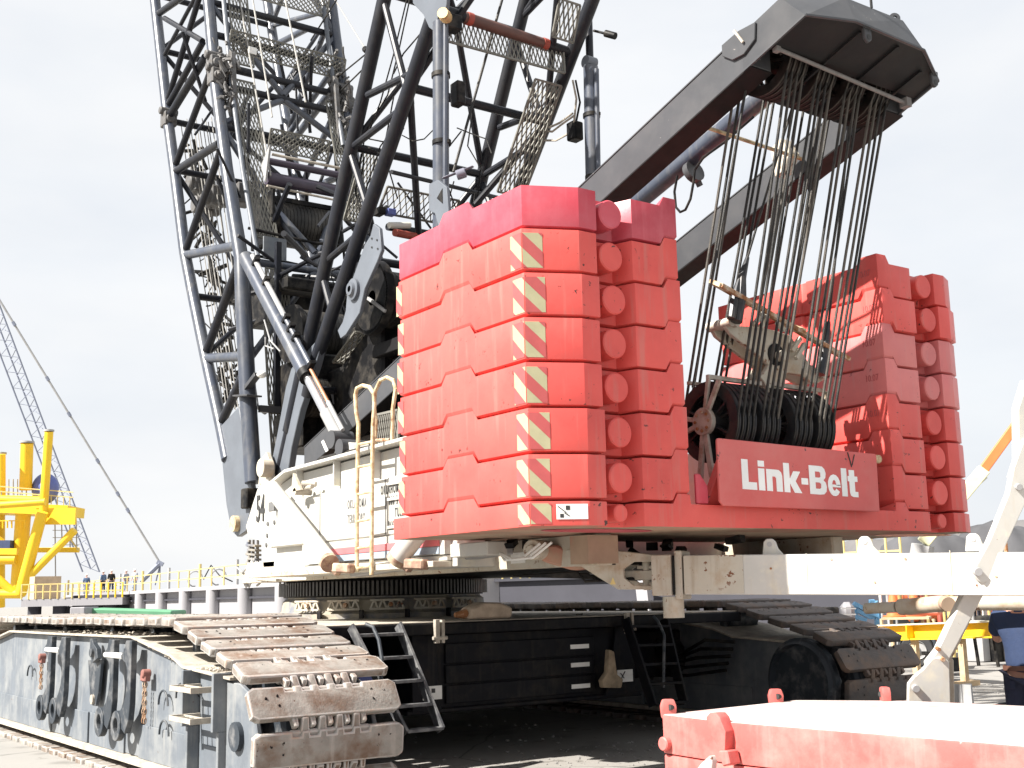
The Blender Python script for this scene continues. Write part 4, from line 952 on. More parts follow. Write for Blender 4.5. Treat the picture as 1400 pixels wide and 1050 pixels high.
# rocker plate standing up from the block
YK = 9.12
rp = [(290,240),(285,262),(302,292),(360,340),(440,400),(468,428),(455,450),(430,480),(448,500),(476,560),(486,620),(488,690),(505,705),(520,660),(531,590),(530,500),(545,462),(600,470),(668,510),(700,492),(706,470),(690,455),(640,425),(590,350),(560,305),(500,285),(430,268),(345,265),(315,235)]
poly = [P(900+a/3.0875, 360+b/3.0875, Y=YK) for a, b in rp]
rk = MB().prism([(p.x, p.z) for p in poly], YK, YK+0.06, 'Y').build('rocker_plate', CREAM, blk, bevel=0.008)
MB().prism([(p.x+0.02, p.z) for p in poly], YK+0.22, YK+0.28, 'Y').build('rocker_plate', CREAM, blk, bevel=0.008)
q = P(900+498/3.0875, 360+385/3.0875, Y=YK-0.01)
MB().cyl((q.x, YK-0.012, q.z), (q.x, YK+0.0, q.z), 0.13, 16).build('grease_hole', BLACK, rk)
MB().cyl((q.x+0.03, YK-0.10, q.z-0.02), (q.x+0.03, YK+0.2, q.z-0.02), 0.06, 12).build('rocker_pin', CREAM, rk)
for a, b in ((300, 248), (322, 250), (690, 470)):
    q = P(900+a/3.0875, 360+b/3.0875, Y=YK-0.02); MB().cyl((q.x, YK-0.06, q.z), (q.x, YK+0.3, q.z), 0.055, 14).build('rocker_pin', GARM, rk)
def seg2(a, b, c, d, Y, Y2=None): return P(a, b, Y=Y), P(c, d, Y=Y2 if Y2 else Y)
for dz in (0, 0.07):
    a_, b_ = seg2(986, 390, 1161, 491, 8.95); v = Vector((0, 0.0 if dz == 0 else 0.14, dz))
    MB().bar(a_+v, b_+v, 0.04, 0.05).build('spreader_bar', RUSTM, blk, bevel=0.004)
for a, b in ((986, 390), (1040, 423), (1100, 452), (1161, 491)):
    q = P(a, b, Y=8.95); MB().bar(q, q+Vector((0, 0.15, 0.08)), 0.05, 0.04).build('spreader_link', HOOPY, blk)
for a, b, c, d in ((1044, 427, 1030, 445), (1051, 428, 1040, 448), (1094, 462, 1082, 480), (1100, 470, 1088, 490), (1062, 440, 1072, 452)):
    a_, b_ = seg2(a, b, c, d, 9.05); MB().bar(a_, b_, 0.05, 0.05).build('clip_bracket', CREAM, blk, bevel=0.004)
# wedge sockets and their ropes
for pts, r in (([(1000, 436), (1003, 415), (1007, 396), (1013, 372)], 0.05), ([(1007, 440), (1012, 405), (1014, 380), (1022, 352)], 0.065), ([(1121, 512), (1126, 480), (1130, 458), (1133, 440)], 0.06)):
    q = [P(a, b, Y=9.0) for a, b in pts]; MB().sweep(q, [r, r*1.1, r*0.8, r*0.35], 10).build('rope_socket', SHEAVE, blk)
# hoisting ropes: one fall in front of and one behind every pair of sheaves
def rope(p, q, m, r=0.0158, sag=0.0):
    p = Vector(p); q = Vector(q); mid = (p+q)/2+Vector((random.uniform(-.01, .01), random.uniform(-.01, .01), 0))
    return MB().sweep([p, p.lerp(mid, .5), mid, mid.lerp(q, .5), q], r, 7).build('hoist_rope', m, crane)
for i in range(16):
    for side in (-1, 1):
        xu = upx[i]; xl = lox[i]
        yu = UPY+side*(UR-0.02); yl = LY+side*(LRd-0.02)
        if side == 1 and i % 4 == 3: continue
        rope((xu+random.uniform(-.012, .012), yu, UPZ+0.05), (xl, yl, LZ+0.02), random.choice([ROPE, ROPE, ROPEB, ROPE]))
# ropes wrapped on the sheaves
for i in range(16):
    for (x, yc, zc, r, a0, a1, m_) in ((upx[i], UPY, UPZ, UR-0.02, 20, -200, ROPEB), (lox[i], LY, LZ, LRd-0.02, 170, 370, ROPE)):
        pts = [(x, yc+r*math.cos(R(a0+(a1-a0)*k/16)), zc+r*math.sin(R(a0+(a1-a0)*k/16))) for k in range(17)]
        MB().sweep(pts, 0.013, 6, cap=False).build('rope_wrap', m_, crane)
for a, b, c, d in ((1100, 90, 1022, 352), (1168, 110, 1133, 440), (1020, 120, 947, 530)):
    rope(P(a, b, Y=8.2), P(c, d, Y=9.0), ROPE, 0.014)

# ---------- mast
MXL, MXR = 8.62, 2*XC-8.62
mast = empty('mast', (XC, 18.95, 3.9)); mast.parent = crane
Fa, Fb = Vector((0, 18.85, 4.2)), Vector((0, 15.34, 10.9))
Ba, Bb = Vector((0, 17.75, 5.30)), Vector((0, 13.73, 10.13+0.25))
def ln(a, b, t): return a+(b-a)*t
def Fz(z): t = (z-Fa.z)/(Fb.z-Fa.z); v = ln(Fa, Fb, t); return v.y
def B_z(z):
    pts = [(3.87, 18.54), (5.48, 17.73), (7.26, 16.2), (8.34, 15.26), (9.16, 14.58), (10.2, 13.73), (16, 8.95)]
    for (z0, y0), (z1, y1) in zip(pts, pts[1:]):
        if z <= z1: return y0+(y1-y0)*(z-z0)/(z1-z0)
    return pts[-1][1]
TOPZ = 15.5
for X in (MXL, MXR):
    MB().sweep([(X, Fz(z), z) for z in (4.5, 8, 12, TOPZ)], 0.112, 16).build('chord', MASTM, mast)
    MB().sweep([(X, B_z(z), z) for z in (5.0, 5.48, 7.26, 8.34, 9.16, 10.2, 13, TOPZ)], 0.112, 16).build('chord', MASTM, mast)
    # tapering foot plate
    fpp = [yz(a, b, MXL) for a, b in ((403, 503), (408, 498), (447, 455), (436, 500), (415, 560), (403, 612), (396, 660), (376, 668), (374, 640), (384, 590), (395, 530))]
    MB().prism(fpp, X-0.06, X+0.06, 'X').build('foot_plate', PLATE, mast, bevel=0.01)
    MB().sweep([(X, Fz(4.5), 4.5), (X, Fz(3.75)+0.02, 3.72)], 0.09, 12).build('foot_tube', MASTM, mast)
    q = P(379, 655, X=MXL); MB().cyl((X-0.12, q.y, q.z), (X+0.12, q.y, q.z), 0.09, 16).build('foot_pin', BEAMM, mast)
fz = [9.95, 8.84, 7.15]
def brace(p, q, parent, m, r=0.055): return MB().cyl(p, q, r, 10).build('brace', m, parent)
# nodes measured on the left face, mirrored to the right
LFn = [(525, 0), (503, 128), (478, 204), (440, 363)]
side_braces = [((525, 2), (557, 126)), ((503, 130), (560, 102)), ((478, 204), (548, 150)), ((478, 205), (503, 285)), ((488, 322), (441, 362)), ((438, 366), (455, 430)), ((412, 462), (430, 498))]
for X in (MXL, MXR):
    for a, b in side_braces:
        pa = Vector((X, *yz(*a, MXL))); pb = Vector((X, *yz(*b, MXL))); brace(pa, pb, mast, MASTM, 0.058)
    for z0 in (11.2, 13.4):
        brace((X, Fz(z0), z0), (X, B_z(z0+0.6), z0+0.6), mast, MASTM); brace((X, Fz(z0), z0), (X, B_z(z0+1.8), z0+1.8), mast, MASTM)
# cross members of the rear and front faces
for z in (9.16, 7.0, 12.1): brace((MXL, B_z(z), z), (MXR, B_z(z), z), mast, MASTM, 0.068)
for z in (8.84, 5.2, 12.6, 11.0): brace((MXL, Fz(z), z), (MXR, Fz(z), z), mast, MASTM, 0.068)
for z0, z1 in ((9.16, 7.0), (9.16, 12.1), (14.4, 12.1)):
    mid = (MXL+MXR)/2
    brace((MXL, B_z(z0), z0), (mid, B_z(z1), z1), mast, MASTM); brace((MXR, B_z(z0), z0), (mid, B_z(z1), z1), mast, MASTM)
for z0, z1 in ((8.84, 11.0), (8.84, 6.8), (12.6, 11.0)):
    mid = (MXL+MXR)/2
    brace((MXL, Fz(z0), z0), (mid, Fz(z1), z1), mast, MASTM); brace((MXR, Fz(z0), z0), (mid, Fz(z1), z1), mast, MASTM)
MB().cyl((MXL, Fz(6.8), 6.8), (MXR, Fz(6.8), 6.8), 0.05, 10).build('brace', MASTM, mast)
# cross pipe with red section and brass horn near the picture's top
q0 = P(600, 12, X=MXL+0.1); q1 = P(778, 72, X=MXR-0.05)
MB().cyl(q0, q1, 0.085, 14).build('cross_pipe', MASTM, mast)
MB().cyl(q0.lerp(q1, 0.18), q0.lerp(q1, 0.78), 0.088, 14).build('rust_red_sleeve', mat('rust_brown_pipe', (0.10, 0.045, 0.035), 0.5, var=0.2, vs=5), mast)
for t in (0.20, 0.78): MB().cyl(q0.lerp(q1, t), q0.lerp(q1, t+0.04), 0.097, 14).build('orange_band', REDPIPE, mast)
hq = P(612, 26, X=MXL-0.1)
MB().lathe([(0.0, 0.02), (0.07, 0.0), (0.085, 0.04), (0.07, 0.06), (0.09, 0.10), (0.07, 0.14), (0.08, 0.20), (0, 0.20)], hq, (-0.8, -0.6, 0), 16).build('horn', BRASS, mast)
MB().box(hq.x, hq.x+0.25, hq.y, hq.y+0.2, hq.z-0.1, hq.z+0.12).build('horn_box', BLACK, mast, bevel=0.01)
# big gusset at the mast top left where the back stop hangs
gp = [yz(a, b, MXL-0.12) for a, b in ((563, -40), (566, 5), (580, 20), (588, 38), (596, 44), (606, 36), (612, 6), (613, -40))]
MB().prism(gp, MXL-0.14, MXL-0.08, 'X').build('gusset_plate', PLATE, mast, bevel=0.006)
# rear back-stop cylinders, left and right
for X in (MXL-0.1, MXR+0.1):
    ys = 13.55; t0, t1 = 9.72, 6.55
    c = MB().cyl((X, ys-0.02, t0), (X, ys+0.05, t1+0.15), 0.115, 20).build('backstop_cylinder', CHORD, mast)
    MB().cyl((X-0.02, ys-0.18, t0-0.1), (X-0.02, ys-0.10, t1+0.3), 0.04, 10).build('side_pipe', CHORD, c)
    MB().cyl((X-0.09, ys, t0+0.08), (X+0.09, ys, t0+0.08), 0.10, 16).build('upper_pin', PLATE, c)
    MB().cyl((X, ys+0.05, t1+0.15), (X, ys+0.35, 4.0), 0.09, 12).build('lower_rod', CHORD, c)
    for zz in (8.9, 7.9): MB().cyl((X, ys, zz), (X, ys, zz+0.06), 0.135, 16).bar((X, ys-0.2, zz), (X, ys+0.1, zz), 0.03, 0.05).build('clamp', BLACK, c)
MB().cyl((MXR+0.22, *yz(803, -30, MXR+0.22)), (MXR+0.22, *yz(812, 262, MXR+0.22)), 0.06, 12).build('upright_tube', MASTM, mast)
bp_ = [(588, 252), (600, 246), (612, 256), (616, 300), (604, 320), (596, 292), (588, 288)]
bpp = [yz(a, b, MXL-0.25) for a, b in bp_]
MB().prism(bpp, MXL-0.27, MXL-0.22, 'X').build('triangular_bracket', PLATE, mast, bevel=0.006)
q = P(601, 268, X=MXL-0.29); MB().prism([(q.y+0.10, q.z), (q.y-0.05, q.z+0.10), (q.y-0.05, q.z-0.12)], MXL-0.275, MXL-0.271, 'X').build('dark_opening', BLACK, mast, smooth=False)
q = P(624, 240, X=MXL-0.1); MB().cyl(q, q+Vector((0.10, -0.08, 0.04)), 0.07, 14).bar(q+Vector((-0.1, 0.2, 0)), q+Vector((0.15, -0.2, 0.10)), 0.06, 0.02).build('floodlight', mat('lamp_grey', (0.16, 0.16, 0.2), 0.3, var=0.1), mast, bevel=0.01)
# tilted drum carrier and rope drum with toothed flange
dp = [yz(a, b, 8.52) for a, b in ((512, 306), (520, 312), (523, 342), (517, 358), (500, 395), (493, 428), (474, 458), (467, 463), (463, 452), (470, 440), (474, 425), (476, 402), (500, 335), (508, 322))]
car = MB().prism(dp, 8.50, 8.56, 'X').build('drum_carrier', PLATE, mast, bevel=0.008)
for a, b in ((508, 326), (515, 328), (508, 338), (516, 340)): q = P(a, b, X=8.49); MB().cyl((8.485, q.y, q.z), (8.50, q.y, q.z), 0.015, 8).build('bolt', INK, car)
q = P(485, 396, X=8.50)
MB().lathe([(0.05, 0.10), (0.10, 0.10), (0.12, 0.06), (0.17, 0.05), (0.17, 0.0), (0.05, 0.0)], (8.50, q.y, q.z), (-1,0,0), 24).build('bearing_cap', PLATE, car)
dc = P(513, 408, X=8.95)
dr = MB().lathe([(0.12, -0.06), (0.50, -0.06), (0.52, -0.10), (0.58, -0.10), (0.60, 0.02), (0.50, 0.02), (0.42, 0.05), (0.42, 1.85), (0.60, 1.85), (0.60, 1.95), (0.1, 1.95)], (8.95, dc.y, dc.z), (1,0,0), 48).build('rope_drum', BLACK, mast)
tm = MB()
for i in range(72):
    t = 2*math.pi*i/72; a = Vector((8.87, dc.y+0.515*math.cos(t), dc.z+0.515*math.sin(t))); b = Vector((8.87, dc.y+0.572*math.cos(t), dc.z+0.572*math.sin(t))); tm.bar(a, b, 0.03, 0.04, (1,0,0))
tm.build('drum_teeth', SHEAVE, dr, kind='stuff')
MB().bar((8.85, dc.y+0.05, dc.z), (8.85, dc.y-0.50, dc.z-0.32), 0.05, 0.04, (1,0,0)).build('pawl_arm', STEELG, dr, bevel=0.005)
for i in range(26): MB().ring((9.05+i*0.066, dc.y, dc.z), (1,0,0), 0.42, 0.455, 0.06, 28).build('rope_turn', ROPE, dr)
DB = mat('dark_brown_housing', (0.035, 0.022, 0.018), 0.7, var=0.2)
MB().box(9.1, 10.9, dc.y-1.5, dc.y-0.55, dc.z-1.0, dc.z+0.45).build('drum_housing', DB, mast, bevel=0.03)
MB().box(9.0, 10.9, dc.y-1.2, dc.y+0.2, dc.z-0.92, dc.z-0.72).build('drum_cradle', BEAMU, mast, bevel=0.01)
# walkways on the mast
grating('walkway_grating', P(596, 52, X=MXL+0.1), P(772, 100, X=MXR-0.2)-P(596, 52, X=MXL+0.1), P(612, 22, X=MXL+0.1)-P(596, 52, X=MXL+0.1)+Vector((0, 0.35, 0.25)), mast, 0.07, 0.2, 0.009)
def quad_grate(a, b, c, X0, m=None, pitch=0.05, cell=0.16, w_=0.009, Xb=None):
    A = P(*a, X=X0); B = P(*b, X=Xb if Xb else X0); Cc = P(*c, X=X0); return A, B-A, Cc-A
def strip(px_top, px_bot, X0, wid, parent, **k):
    A = P(*px_top, X=X0); B = P(*px_bot, X=X0)
    return grating('walkway_grating', A, Vector((wid, 0, 0)), B-A, parent, **k)
strip((732, 108), (680, 262), 10.35, 0.50, mast, pitch=0.075, cell=0.26, w=0.011)
strip((765, -2), (755, 50), 10.55, 0.40, mast, pitch=0.075, cell=0.22, w=0.011)
A = P(530, 255, X=9.0); B = P(596, 268, X=9.9); Cc = P(517, 290, X=9.0)
grating('walkway_grating', A, Vector((1.35, 0, 0)), Cc-A, mast, pitch=0.10, cell=0.2, w=0.009)
A = P(455, 495, X=8.9)
grating('walkway_grating', A, Vector((1.8, 0, 0)), P(462, 463, X=8.9)-A+Vector((0, -0.6, 0)), mast, pitch=0.07, cell=0.18, w=0.011)
strip((498, 200), (470, 300), 9.3, 0.4, mast, pitch=0.06, cell=0.2, w=0.010)
q = P(522, 290, X=9.0); MB().box(q.x-0.1, q.x+0.02, q.y-0.1, q.y+0.1, q.z-0.06, q.z+0.06).build('valve_block', BLACK, mast, bevel=0.01); MB().box(q.x+0.05, q.x+0.2, q.y-0.12, q.y+0.02, q.z-0.05, q.z+0.05).build('blue_connector', BLUE, mast, bevel=0.01)
MB().cyl(P(530, 310, X=9.1), P(600, 322, X=10.2), 0.06, 12).build('brace', MASTM, mast); MB().cyl(P(540, 318, X=9.1), P(575, 325, X=9.7), 0.062, 12).build('red_pipe', REDPIPE, mast)
MB().cyl(P(532, 308, X=8.9), P(560, 308, X=9.3), 0.05, 12).build('rail', WHITE, mast)
MB().cyl(P(535, 235, X=MXL), P(680, 270, X=MXR), 0.035, 8).build('tie_rod', MASTM, mast)
# loose cables on the mast
for pts, r in (([(600, 0), (575, 90), (550, 160), (520, 200), (500, 260), (515, 275)], .012), ([(560, 0), (545, 70), (530, 130), (500, 180), (488, 250)], .012), ([(556, 0), (538, 75), (520, 140), (505, 180)], .012),
               ([(505, 190), (530, 195), (545, 180), (550, 150)], .012), ([(500, 200), (520, 210), (540, 195), (552, 175)], .012), ([(498, 215), (490, 270), (500, 300), (505, 320)], .014), ([(494, 210), (486, 262), (496, 310)], .014),
               ([(625, 175), (650, 185), (665, 190), (672, 210)], .01), ([(550, 185), (565, 193), (580, 190), (592, 178)], .01), ([(470, 380), (478, 350), (490, 335)], .01), ([(452, 375), (460, 398), (476, 405)], .012)):
    q = [P(a, b, X=8.8) for a, b in pts]; MB().sweep(q, r, 6).build('cable', BLACK, mast)
MB().cyl(P(692, -20, X=10.0), P(620, 235, X=9.2), 0.022, 8).build('pendant_line', ROPE, mast)
for pts in ([(735, 178), (755, 180), (768, 170), (785, 158)], [(735, 170), (752, 174), (765, 168), (783, 155)], [(745, 192), (760, 192), (775, 184), (780, 175)], [(783, 110), (788, 135), (785, 165), (780, 190)], [(787, 110), (793, 140), (788, 165)]):
    MB().sweep([P(a, b, X=MXR+0.02) for a, b in pts], 0.018, 6).build('hose', DUST if len(pts) == 4 else BLACK, mast)
q = P(786, 180, X=MXR+0.1); MB().box(q.x-0.1, q.x+0.1, q.y-0.1, q.y+0.1, q.z-0.15, q.z+0.15).build('valve_block', BLACK, mast, bevel=0.02)
q = P(812, 42, X=MXR+0.1); q2 = P(832, 47, X=MXR+0.1); MB().cyl(q, q2, 0.02, 8).build('lamp_bracket', BLACK, mast); MB().cyl(q2-Vector((.06, 0, 0)), q2+(q2-q).normalized()*0.18, 0.055, 12).build('lamp', BLACK, mast)
MB().box(10.95, 11.0, P(755, 125, X=10.95).y-0.1, P(755, 125, X=10.95).y+0.1, 9.3, 9.6).build('junction_box', BLACK, mast, bevel=0.01)
q = P(620, 125, X=8.75); MB().box(q.x, q.x+0.15, q.y-0.1, q.y+0.1, q.z-0.2, q.z+0.15).build('junction_box', BLACK, mast, bevel=0.02)

# ---------- boom
BXL, BXR = 8.43, 2*XC-8.43
boom = empty('boom', (XC, 20.3, 3.05)); boom.parent = crane
LF = [(20.9, 4.25), (21.26, 4.94), (22.12, 6.42), (22.85, 7.75), (23.39, 8.78), (24.13, 10.79), (24.64, 12.09), (25.77, 15.44), (27.6, 20.9)]
LB = [(19.72, 3.72), (19.97, 5.04), (20.28, 6.98), (20.41, 7.91), (21.21, 9.93), (21.83, 11.81), (22.37, 13.94), (24.05, 20.9)]
for X in (BXL, BXR):
    MB().sweep([(X, a, b) for a, b in LF], 0.118, 16).build('chord', CHORD, boom)
    MB().sweep([(X, a, b) for a, b in LB], [0.15, 0.15, 0.15, 0.135]+[0.122]*4, 16).build('chord', CHORD, boom)
    fpl = [yz(a, b, BXL) for a, b in ((303, 585), (330, 556), (343, 640), (347, 668), (345, 700), (340, 726), (328, 734), (320, 726), (313, 690), (308, 640))]
    MB().prism(fpl, X-0.05, X+0.05, 'X').build('foot_plate', PLATE, boom, bevel=0.01)
    q = P(328, 716, X=BXL); MB().cyl((X-0.14, q.y, q.z), (X+0.14, q.y, q.z), 0.14, 24).build('foot_pin', HOOPY, boom)
    q = P(343, 672, X=BXL); MB().box(X-0.15, X+0.15, q.y-0.16, q.y+0.10, q.z-0.3, q.z+0.05).build('foot_block', BLACK, boom, bevel=0.02)
bs_ = [((253, 349), (323, 336), .09), ((253, 345), (301, 208), .075), ((281, 490), (336, 487), .09), ((281, 484), (326, 362), .085), ((303, 578), (336, 505), .085), ((241, 234), (300, 196), .08), ((239, 228), (290, 92), .07),
       ((231, 160), (281, 78), .085), ((231, 142), (277, 58), .07), ((225, 75), (266, -2), .045), ((230, 135), (273, -5), .065), ((218, 18), (252, -6), .075), ((225, 25), (277, 56), .06)]
for X in (BXL, BXR):
    for a, b, r in bs_:
        MB().cyl((X, *yz(*a, BXL)), (X, *yz(*b, BXL)), r, 12).build('brace', CHORD if r > 0.085 or X == BXR else MASTM, boom)
    for z0 in (15.6, 18.2):
        t = lambda z, ch: next((y0+(y1-y0)*(z-z0_)/(z1-z0_) for (y0, z0_), (y1, z1) in zip(ch, ch[1:]) if z0_ <= z <= z1), ch[-1][0])
        MB().cyl((X, t(z0, LF), z0), (X, t(z0+1.9, LB), z0+1.9), 0.06, 10).cyl((X, t(z0, LF), z0), (X, t(z0-1, LB), z0-1), 0.06, 10).build('brace', CHORD, boom)
def ych(z, ch):
    for (y0, z0), (y1, z1) in zip(ch, ch[1:]):
        if z0 <= z <= z1: return y0+(y1-y0)*(z-z0)/(z1-z0)
    return ch[0][0] if z < ch[0][1] else ch[-1][0]
xm = XC
def xb(ch, z0, z1=None, half=None, r=0.06, m=CHORD):
    z1 = z0 if z1 is None else z1
    if half: 
        for X in (BXL, BXR): MB().cyl((X, ych(z0, ch), z0), (xm, ych(z1, ch), z1), r, 10).build('brace', m, boom)
    else: MB().cyl((BXL, ych(z0, ch), z0), (BXR, ych(z0, ch), z0), r, 12).build('brace', m, boom)
for z in (7.9, 10.9, 11.9, 12.35, 13.1, 13.9, 16.8): xb(LB, z, r=0.075, m=CHORD if z < 9 else MASTM)
for z in (7.75, 10.8, 12.1, 14.0, 15.6): xb(LF, z, r=0.07, m=MASTM)
for z0, z1 in ((10.9, 7.95), (5.9, 7.85), (10.95, 11.9), (13.9, 12.0), (13.9, 16.8)): xb(LB, z0, z1, True, 0.065)
for z0, z1 in ((6.4, 7.75), (10.8, 7.75), (10.8, 12.1), (14.0, 12.1), (14.0, 15.6)): xb(LF, z0, z1, True, 0.055, MASTM)
# secondary tube beside the left rear chord
MB().sweep([(BXL+0.28, ych(z, LB)-0.12, z) for z in (8.0, 9.9, 11.8, 14.5)], 0.05, 10).build('pendant_tube', PLATE, boom)
MB().sweep([(BXR-0.28, ych(z, LB)-0.12, z) for z in (11.0, 12.8, 15.5)], 0.05, 10).build('pendant_tube', PLATE, boom)
# walkway strips climbing the boom
def bstrip(z0, z1, x0, wid, dy=-0.05, **k):
    A = Vector((x0, ych(z0, LB)+dy, z0)); B = Vector((x0, ych(z1, LB)+dy, z1))
    return grating('walkway_grating', A, Vector((wid, 0, 0)), B-A, boom, **k)
bstrip(12.1, 8.45, 8.80, 0.42, pitch=0.065, cell=0.26, w=0.011)
bstrip(12.5, 15.5, 8.85, 0.42, pitch=0.065, cell=0.26, w=0.011)
bstrip(7.8, 6.75, 8.88, 0.44, pitch=0.05, cell=0.30, w=0.010)
bstrip(6.7, 5.15, 8.80, 0.44, pitch=0.05, cell=0.30, w=0.010)
bstrip(5.0, 4.0, 8.80, 0.36, pitch=0.05, cell=0.34, w=0.010)
bstrip(12.1, 9.2, 10.85, 0.36, pitch=0.06, cell=0.2, w=0.011)
MB().prism([(8.82, 7.98), (9.28, 7.98), (9.28, 8.40), (8.82, 8.40)], 20.30, 20.34, 'Y').build('end_plate', FRAMEB, boom)
# hanging fringe at the bottom strip
mb = MB()
for i in range(9):
    x = 8.84+i*0.04; mb.sweep([(x, 19.75, 4.55), (x+0.02, 19.74, 4.35), (x-0.01, 19.73, 4.15), (x+0.01, 19.72, 3.9-0.03*(i % 3))], 0.010, 5)
mb.build('rope_fringe', LABEL, boom, kind='stuff')
# platforms across the boom
for z, w_, dz in ((12.75, 2.6, 0.42), (14.3, 2.4, 0.45), (10.55, 1.3, 0.40)):
    x0 = 8.75 if w_ > 2 else 9.35
    A = Vector((x0, ych(z, LB)-0.05, z)); grating('walkway_grating', A, Vector((w_, 0, 0)), Vector((0, -0.12, dz)), boom, pitch=0.10, cell=0.085, w=0.016)
# joint clusters at the section connection
JM = mat('grey_joint_casting', (0.10, 0.10, 0.102), 0.6, var=0.3, vs=8, col2=(0.08, 0.07, 0.06), c2=0.55, c2s=9)
for X in (BXL, BXR):
    for ch, z in ((LB, 12.05), (LB, 12.35), (LF, 12.1)):
        y = ych(z, ch); MB().box(X-0.13, X+0.15, y-0.16, y+0.14, z-0.16, z+0.16).cyl((X-0.2, y, z+0.2), (X+0.2, y, z+0.2), 0.09, 12).cyl((X, y-0.2, z), (X, y+0.2, z), 0.10, 12).build('section_joint', JM, boom, bevel=0.02)
    y = ych(12.0, LB)
    MB().prism([(y-0.35, 11.2), (y-0.15, 12.6), (y-0.05, 12.7), (y+0.05, 12.5), (y-0.10, 11.3), (y-0.2, 10.9)], X+(0.25 if X < XC else -0.35), X+(0.35 if X < XC else -0.25), 'X').build('pendant_link', JM, boom, bevel=0.01)
rr = random.Random(5)
mb = MB()
for i in range(150):
    s = rr.choice((0, 1)); X = (BXL+0.15 if s == 0 else BXR-0.15)+rr.uniform(-.15, .2); z = rr.gauss(12.1, 0.45); y = ych(z, LB)+rr.uniform(-.3, .2)
    a = Vector((X, y, z)); b = a+Vector((rr.uniform(-.15, .15), rr.uniform(-.2, .2), rr.uniform(-.3, .3))); mb.sweep([a, (a+b)/2+Vector((rr.uniform(-.05, .05), 0, .04)), b], rr.uniform(.012, .045), 6)
mb.build('joint_clutter', JM, boom, kind='stuff')
q = P(340, 68, X=8.75); MB().box(q.x, q.x+0.16, q.y-0.02, q.y, q.z-0.07, q.z+0.07).build('label', LABEL, boom, smooth=False)
# winches inside the lower boom
def drum(c, r, L_, m, name):
    o = MB().lathe([(0.1, 0), (r*1.25, 0), (r*1.25, 0.08), (r, 0.09), (r, L_-0.09), (r*1.25, L_-0.08), (r*1.25, L_), (0.1, L_)], c, (1,0,0), 36).build(name, m, boom)
    for i in range(int((L_-0.2)/0.075)): MB().ring((c[0]+0.13+i*0.075, c[1], c[2]), (1,0,0), r, r+0.03, 0.065, 24).build('rope_turn', ROPE, o)
    return o
drum((9.25, 21.2, 9.0), 0.42, 1.35, BLACK, 'boom_winch_drum')
MB().box(9.2, 10.65, 20.9, 21.6, 9.35, 9.45).box(9.15, 9.22, 20.7, 21.7, 8.5, 9.5).box(10.6, 10.67, 20.7, 21.7, 8.5, 9.5).build('winch_frame', BLACK, boom, bevel=0.01)
drum((8.9, 19.3, 6.35), 0.42, 1.9, BLACK, 'boom_winch_drum')
drum((8.9, 18.9, 5.2), 0.36, 1.9, BLACK, 'boom_winch_drum')
MB().box(9.0, 11.0, 19.0, 20.2, 4.3, 5.0).build('winch_base', BLACK, boom, bevel=0.03)
MB().box(9.3, 10.9, 17.6, 19.4, 4.0, 5.6).build('winch_base', BLACK, boom, bevel=0.05)
for z in (9.75, 10.1):
    MB().cyl((9.1, 20.85, z), (10.9, 20.85, z-0.0), 0.13 if z < 10 else 0.07, 14).build('roller', mat('dark_purple_roller', (0.05, 0.04, 0.06), 0.4, var=0.2), boom)
MB().cyl((9.1, 20.6, 10.15), (10.95, 20.6, 10.15), 0.03, 8).cyl((9.0, 20.6, 9.5), (10.8, 20.7, 9.5), 0.025, 8).cyl((10.8, 20.7, 9.5), (10.8, 20.7, 9.1), 0.04, 8).build('guard_rail', DUST, boom)
MB().prism([(20.5, 10.3), (20.9, 10.0), (20.7, 9.6)], 9.0, 9.04, 'X').build('guide_plate', STEELG, boom)
MB().cyl(P(372, 280, X=9.2), P(430, 345, X=9.9), 0.06, 12).build('brace', CHORD, boom)
# falls of rope inside the boom
for i in range(13):
    a = P(247+i*4.2, 165+rr.uniform(-5, 5), X=9.3); b = P(306+i*4.0, 560, X=9.3)
    MB().sweep([a, a.lerp(b, .5)+Vector((rr.uniform(-.03, .03), rr.uniform(-.05, .05), 0)), b], 0.012, 5).build('boom_rope', ROPEG if i % 3 else ROPE, boom)
mb = MB()
for i in range(170):
    t = rr.random(); a = P(262+t*60+rr.uniform(-8, 8), 190+t*380, X=9.6); b = a+Vector((rr.uniform(-.3, .3), rr.uniform(-.3, .3), rr.uniform(-.4, .4)))
    mb.sweep([a, (a+b)/2+Vector((0, rr.uniform(-.1, .1), 0)), b], rr.uniform(.012, .05), 6)
mb.build('cable_clutter', BLACK, boom, kind='stuff')
for a, b in ((262, 250), (270, 280), (320, 265), (315, 400), (285, 268)):
    q = P(a, b, X=9.2); MB().box(q.x, q.x+0.35, q.y-0.2, q.y+0.2, q.z-0.22, q.z+0.22).cyl((q.x-0.1, q.y, q.z), (q.x+0.5, q.y, q.z), 0.2, 14).build('sheave_bracket', JM, boom, bevel=0.03)
q = P(266, 400, X=9.0); MB().prism([(q.y+0.3, q.z+0.3), (q.y-0.1, q.z-0.1), (q.y-0.1, q.z-0.7)], 9.0, 9.03, 'X').build('guide_plate', BLACK, boom)
for a, b in (((348, 545), (332, 534)),):
    MB().bar(P(333, 537, X=BXL-0.05), P(352, 512, X=BXL-0.05), 0.12, 0.08).bar(P(328, 542, X=BXL-0.1), P(348, 541, X=BXL-0.05), 0.3, 0.03).build('step_bracket', BEAMM, boom, bevel=0.005)
    q = P(358, 512, X=BXL-0.1); MB().ball(q, 0.09, sc=(1, 1, .7)).build('marker_lamp', LABEL, boom)
for X in (8.9, 10.6): MB().box(X, X+0.1, 19.9, 20.0, 5.0, 8.2).build('winch_post', MASTM, boom)
MB().box(8.6, 9.2, 19.85, 19.95, 5.0, 5.12).build('strip_support', BEAMM, boom)
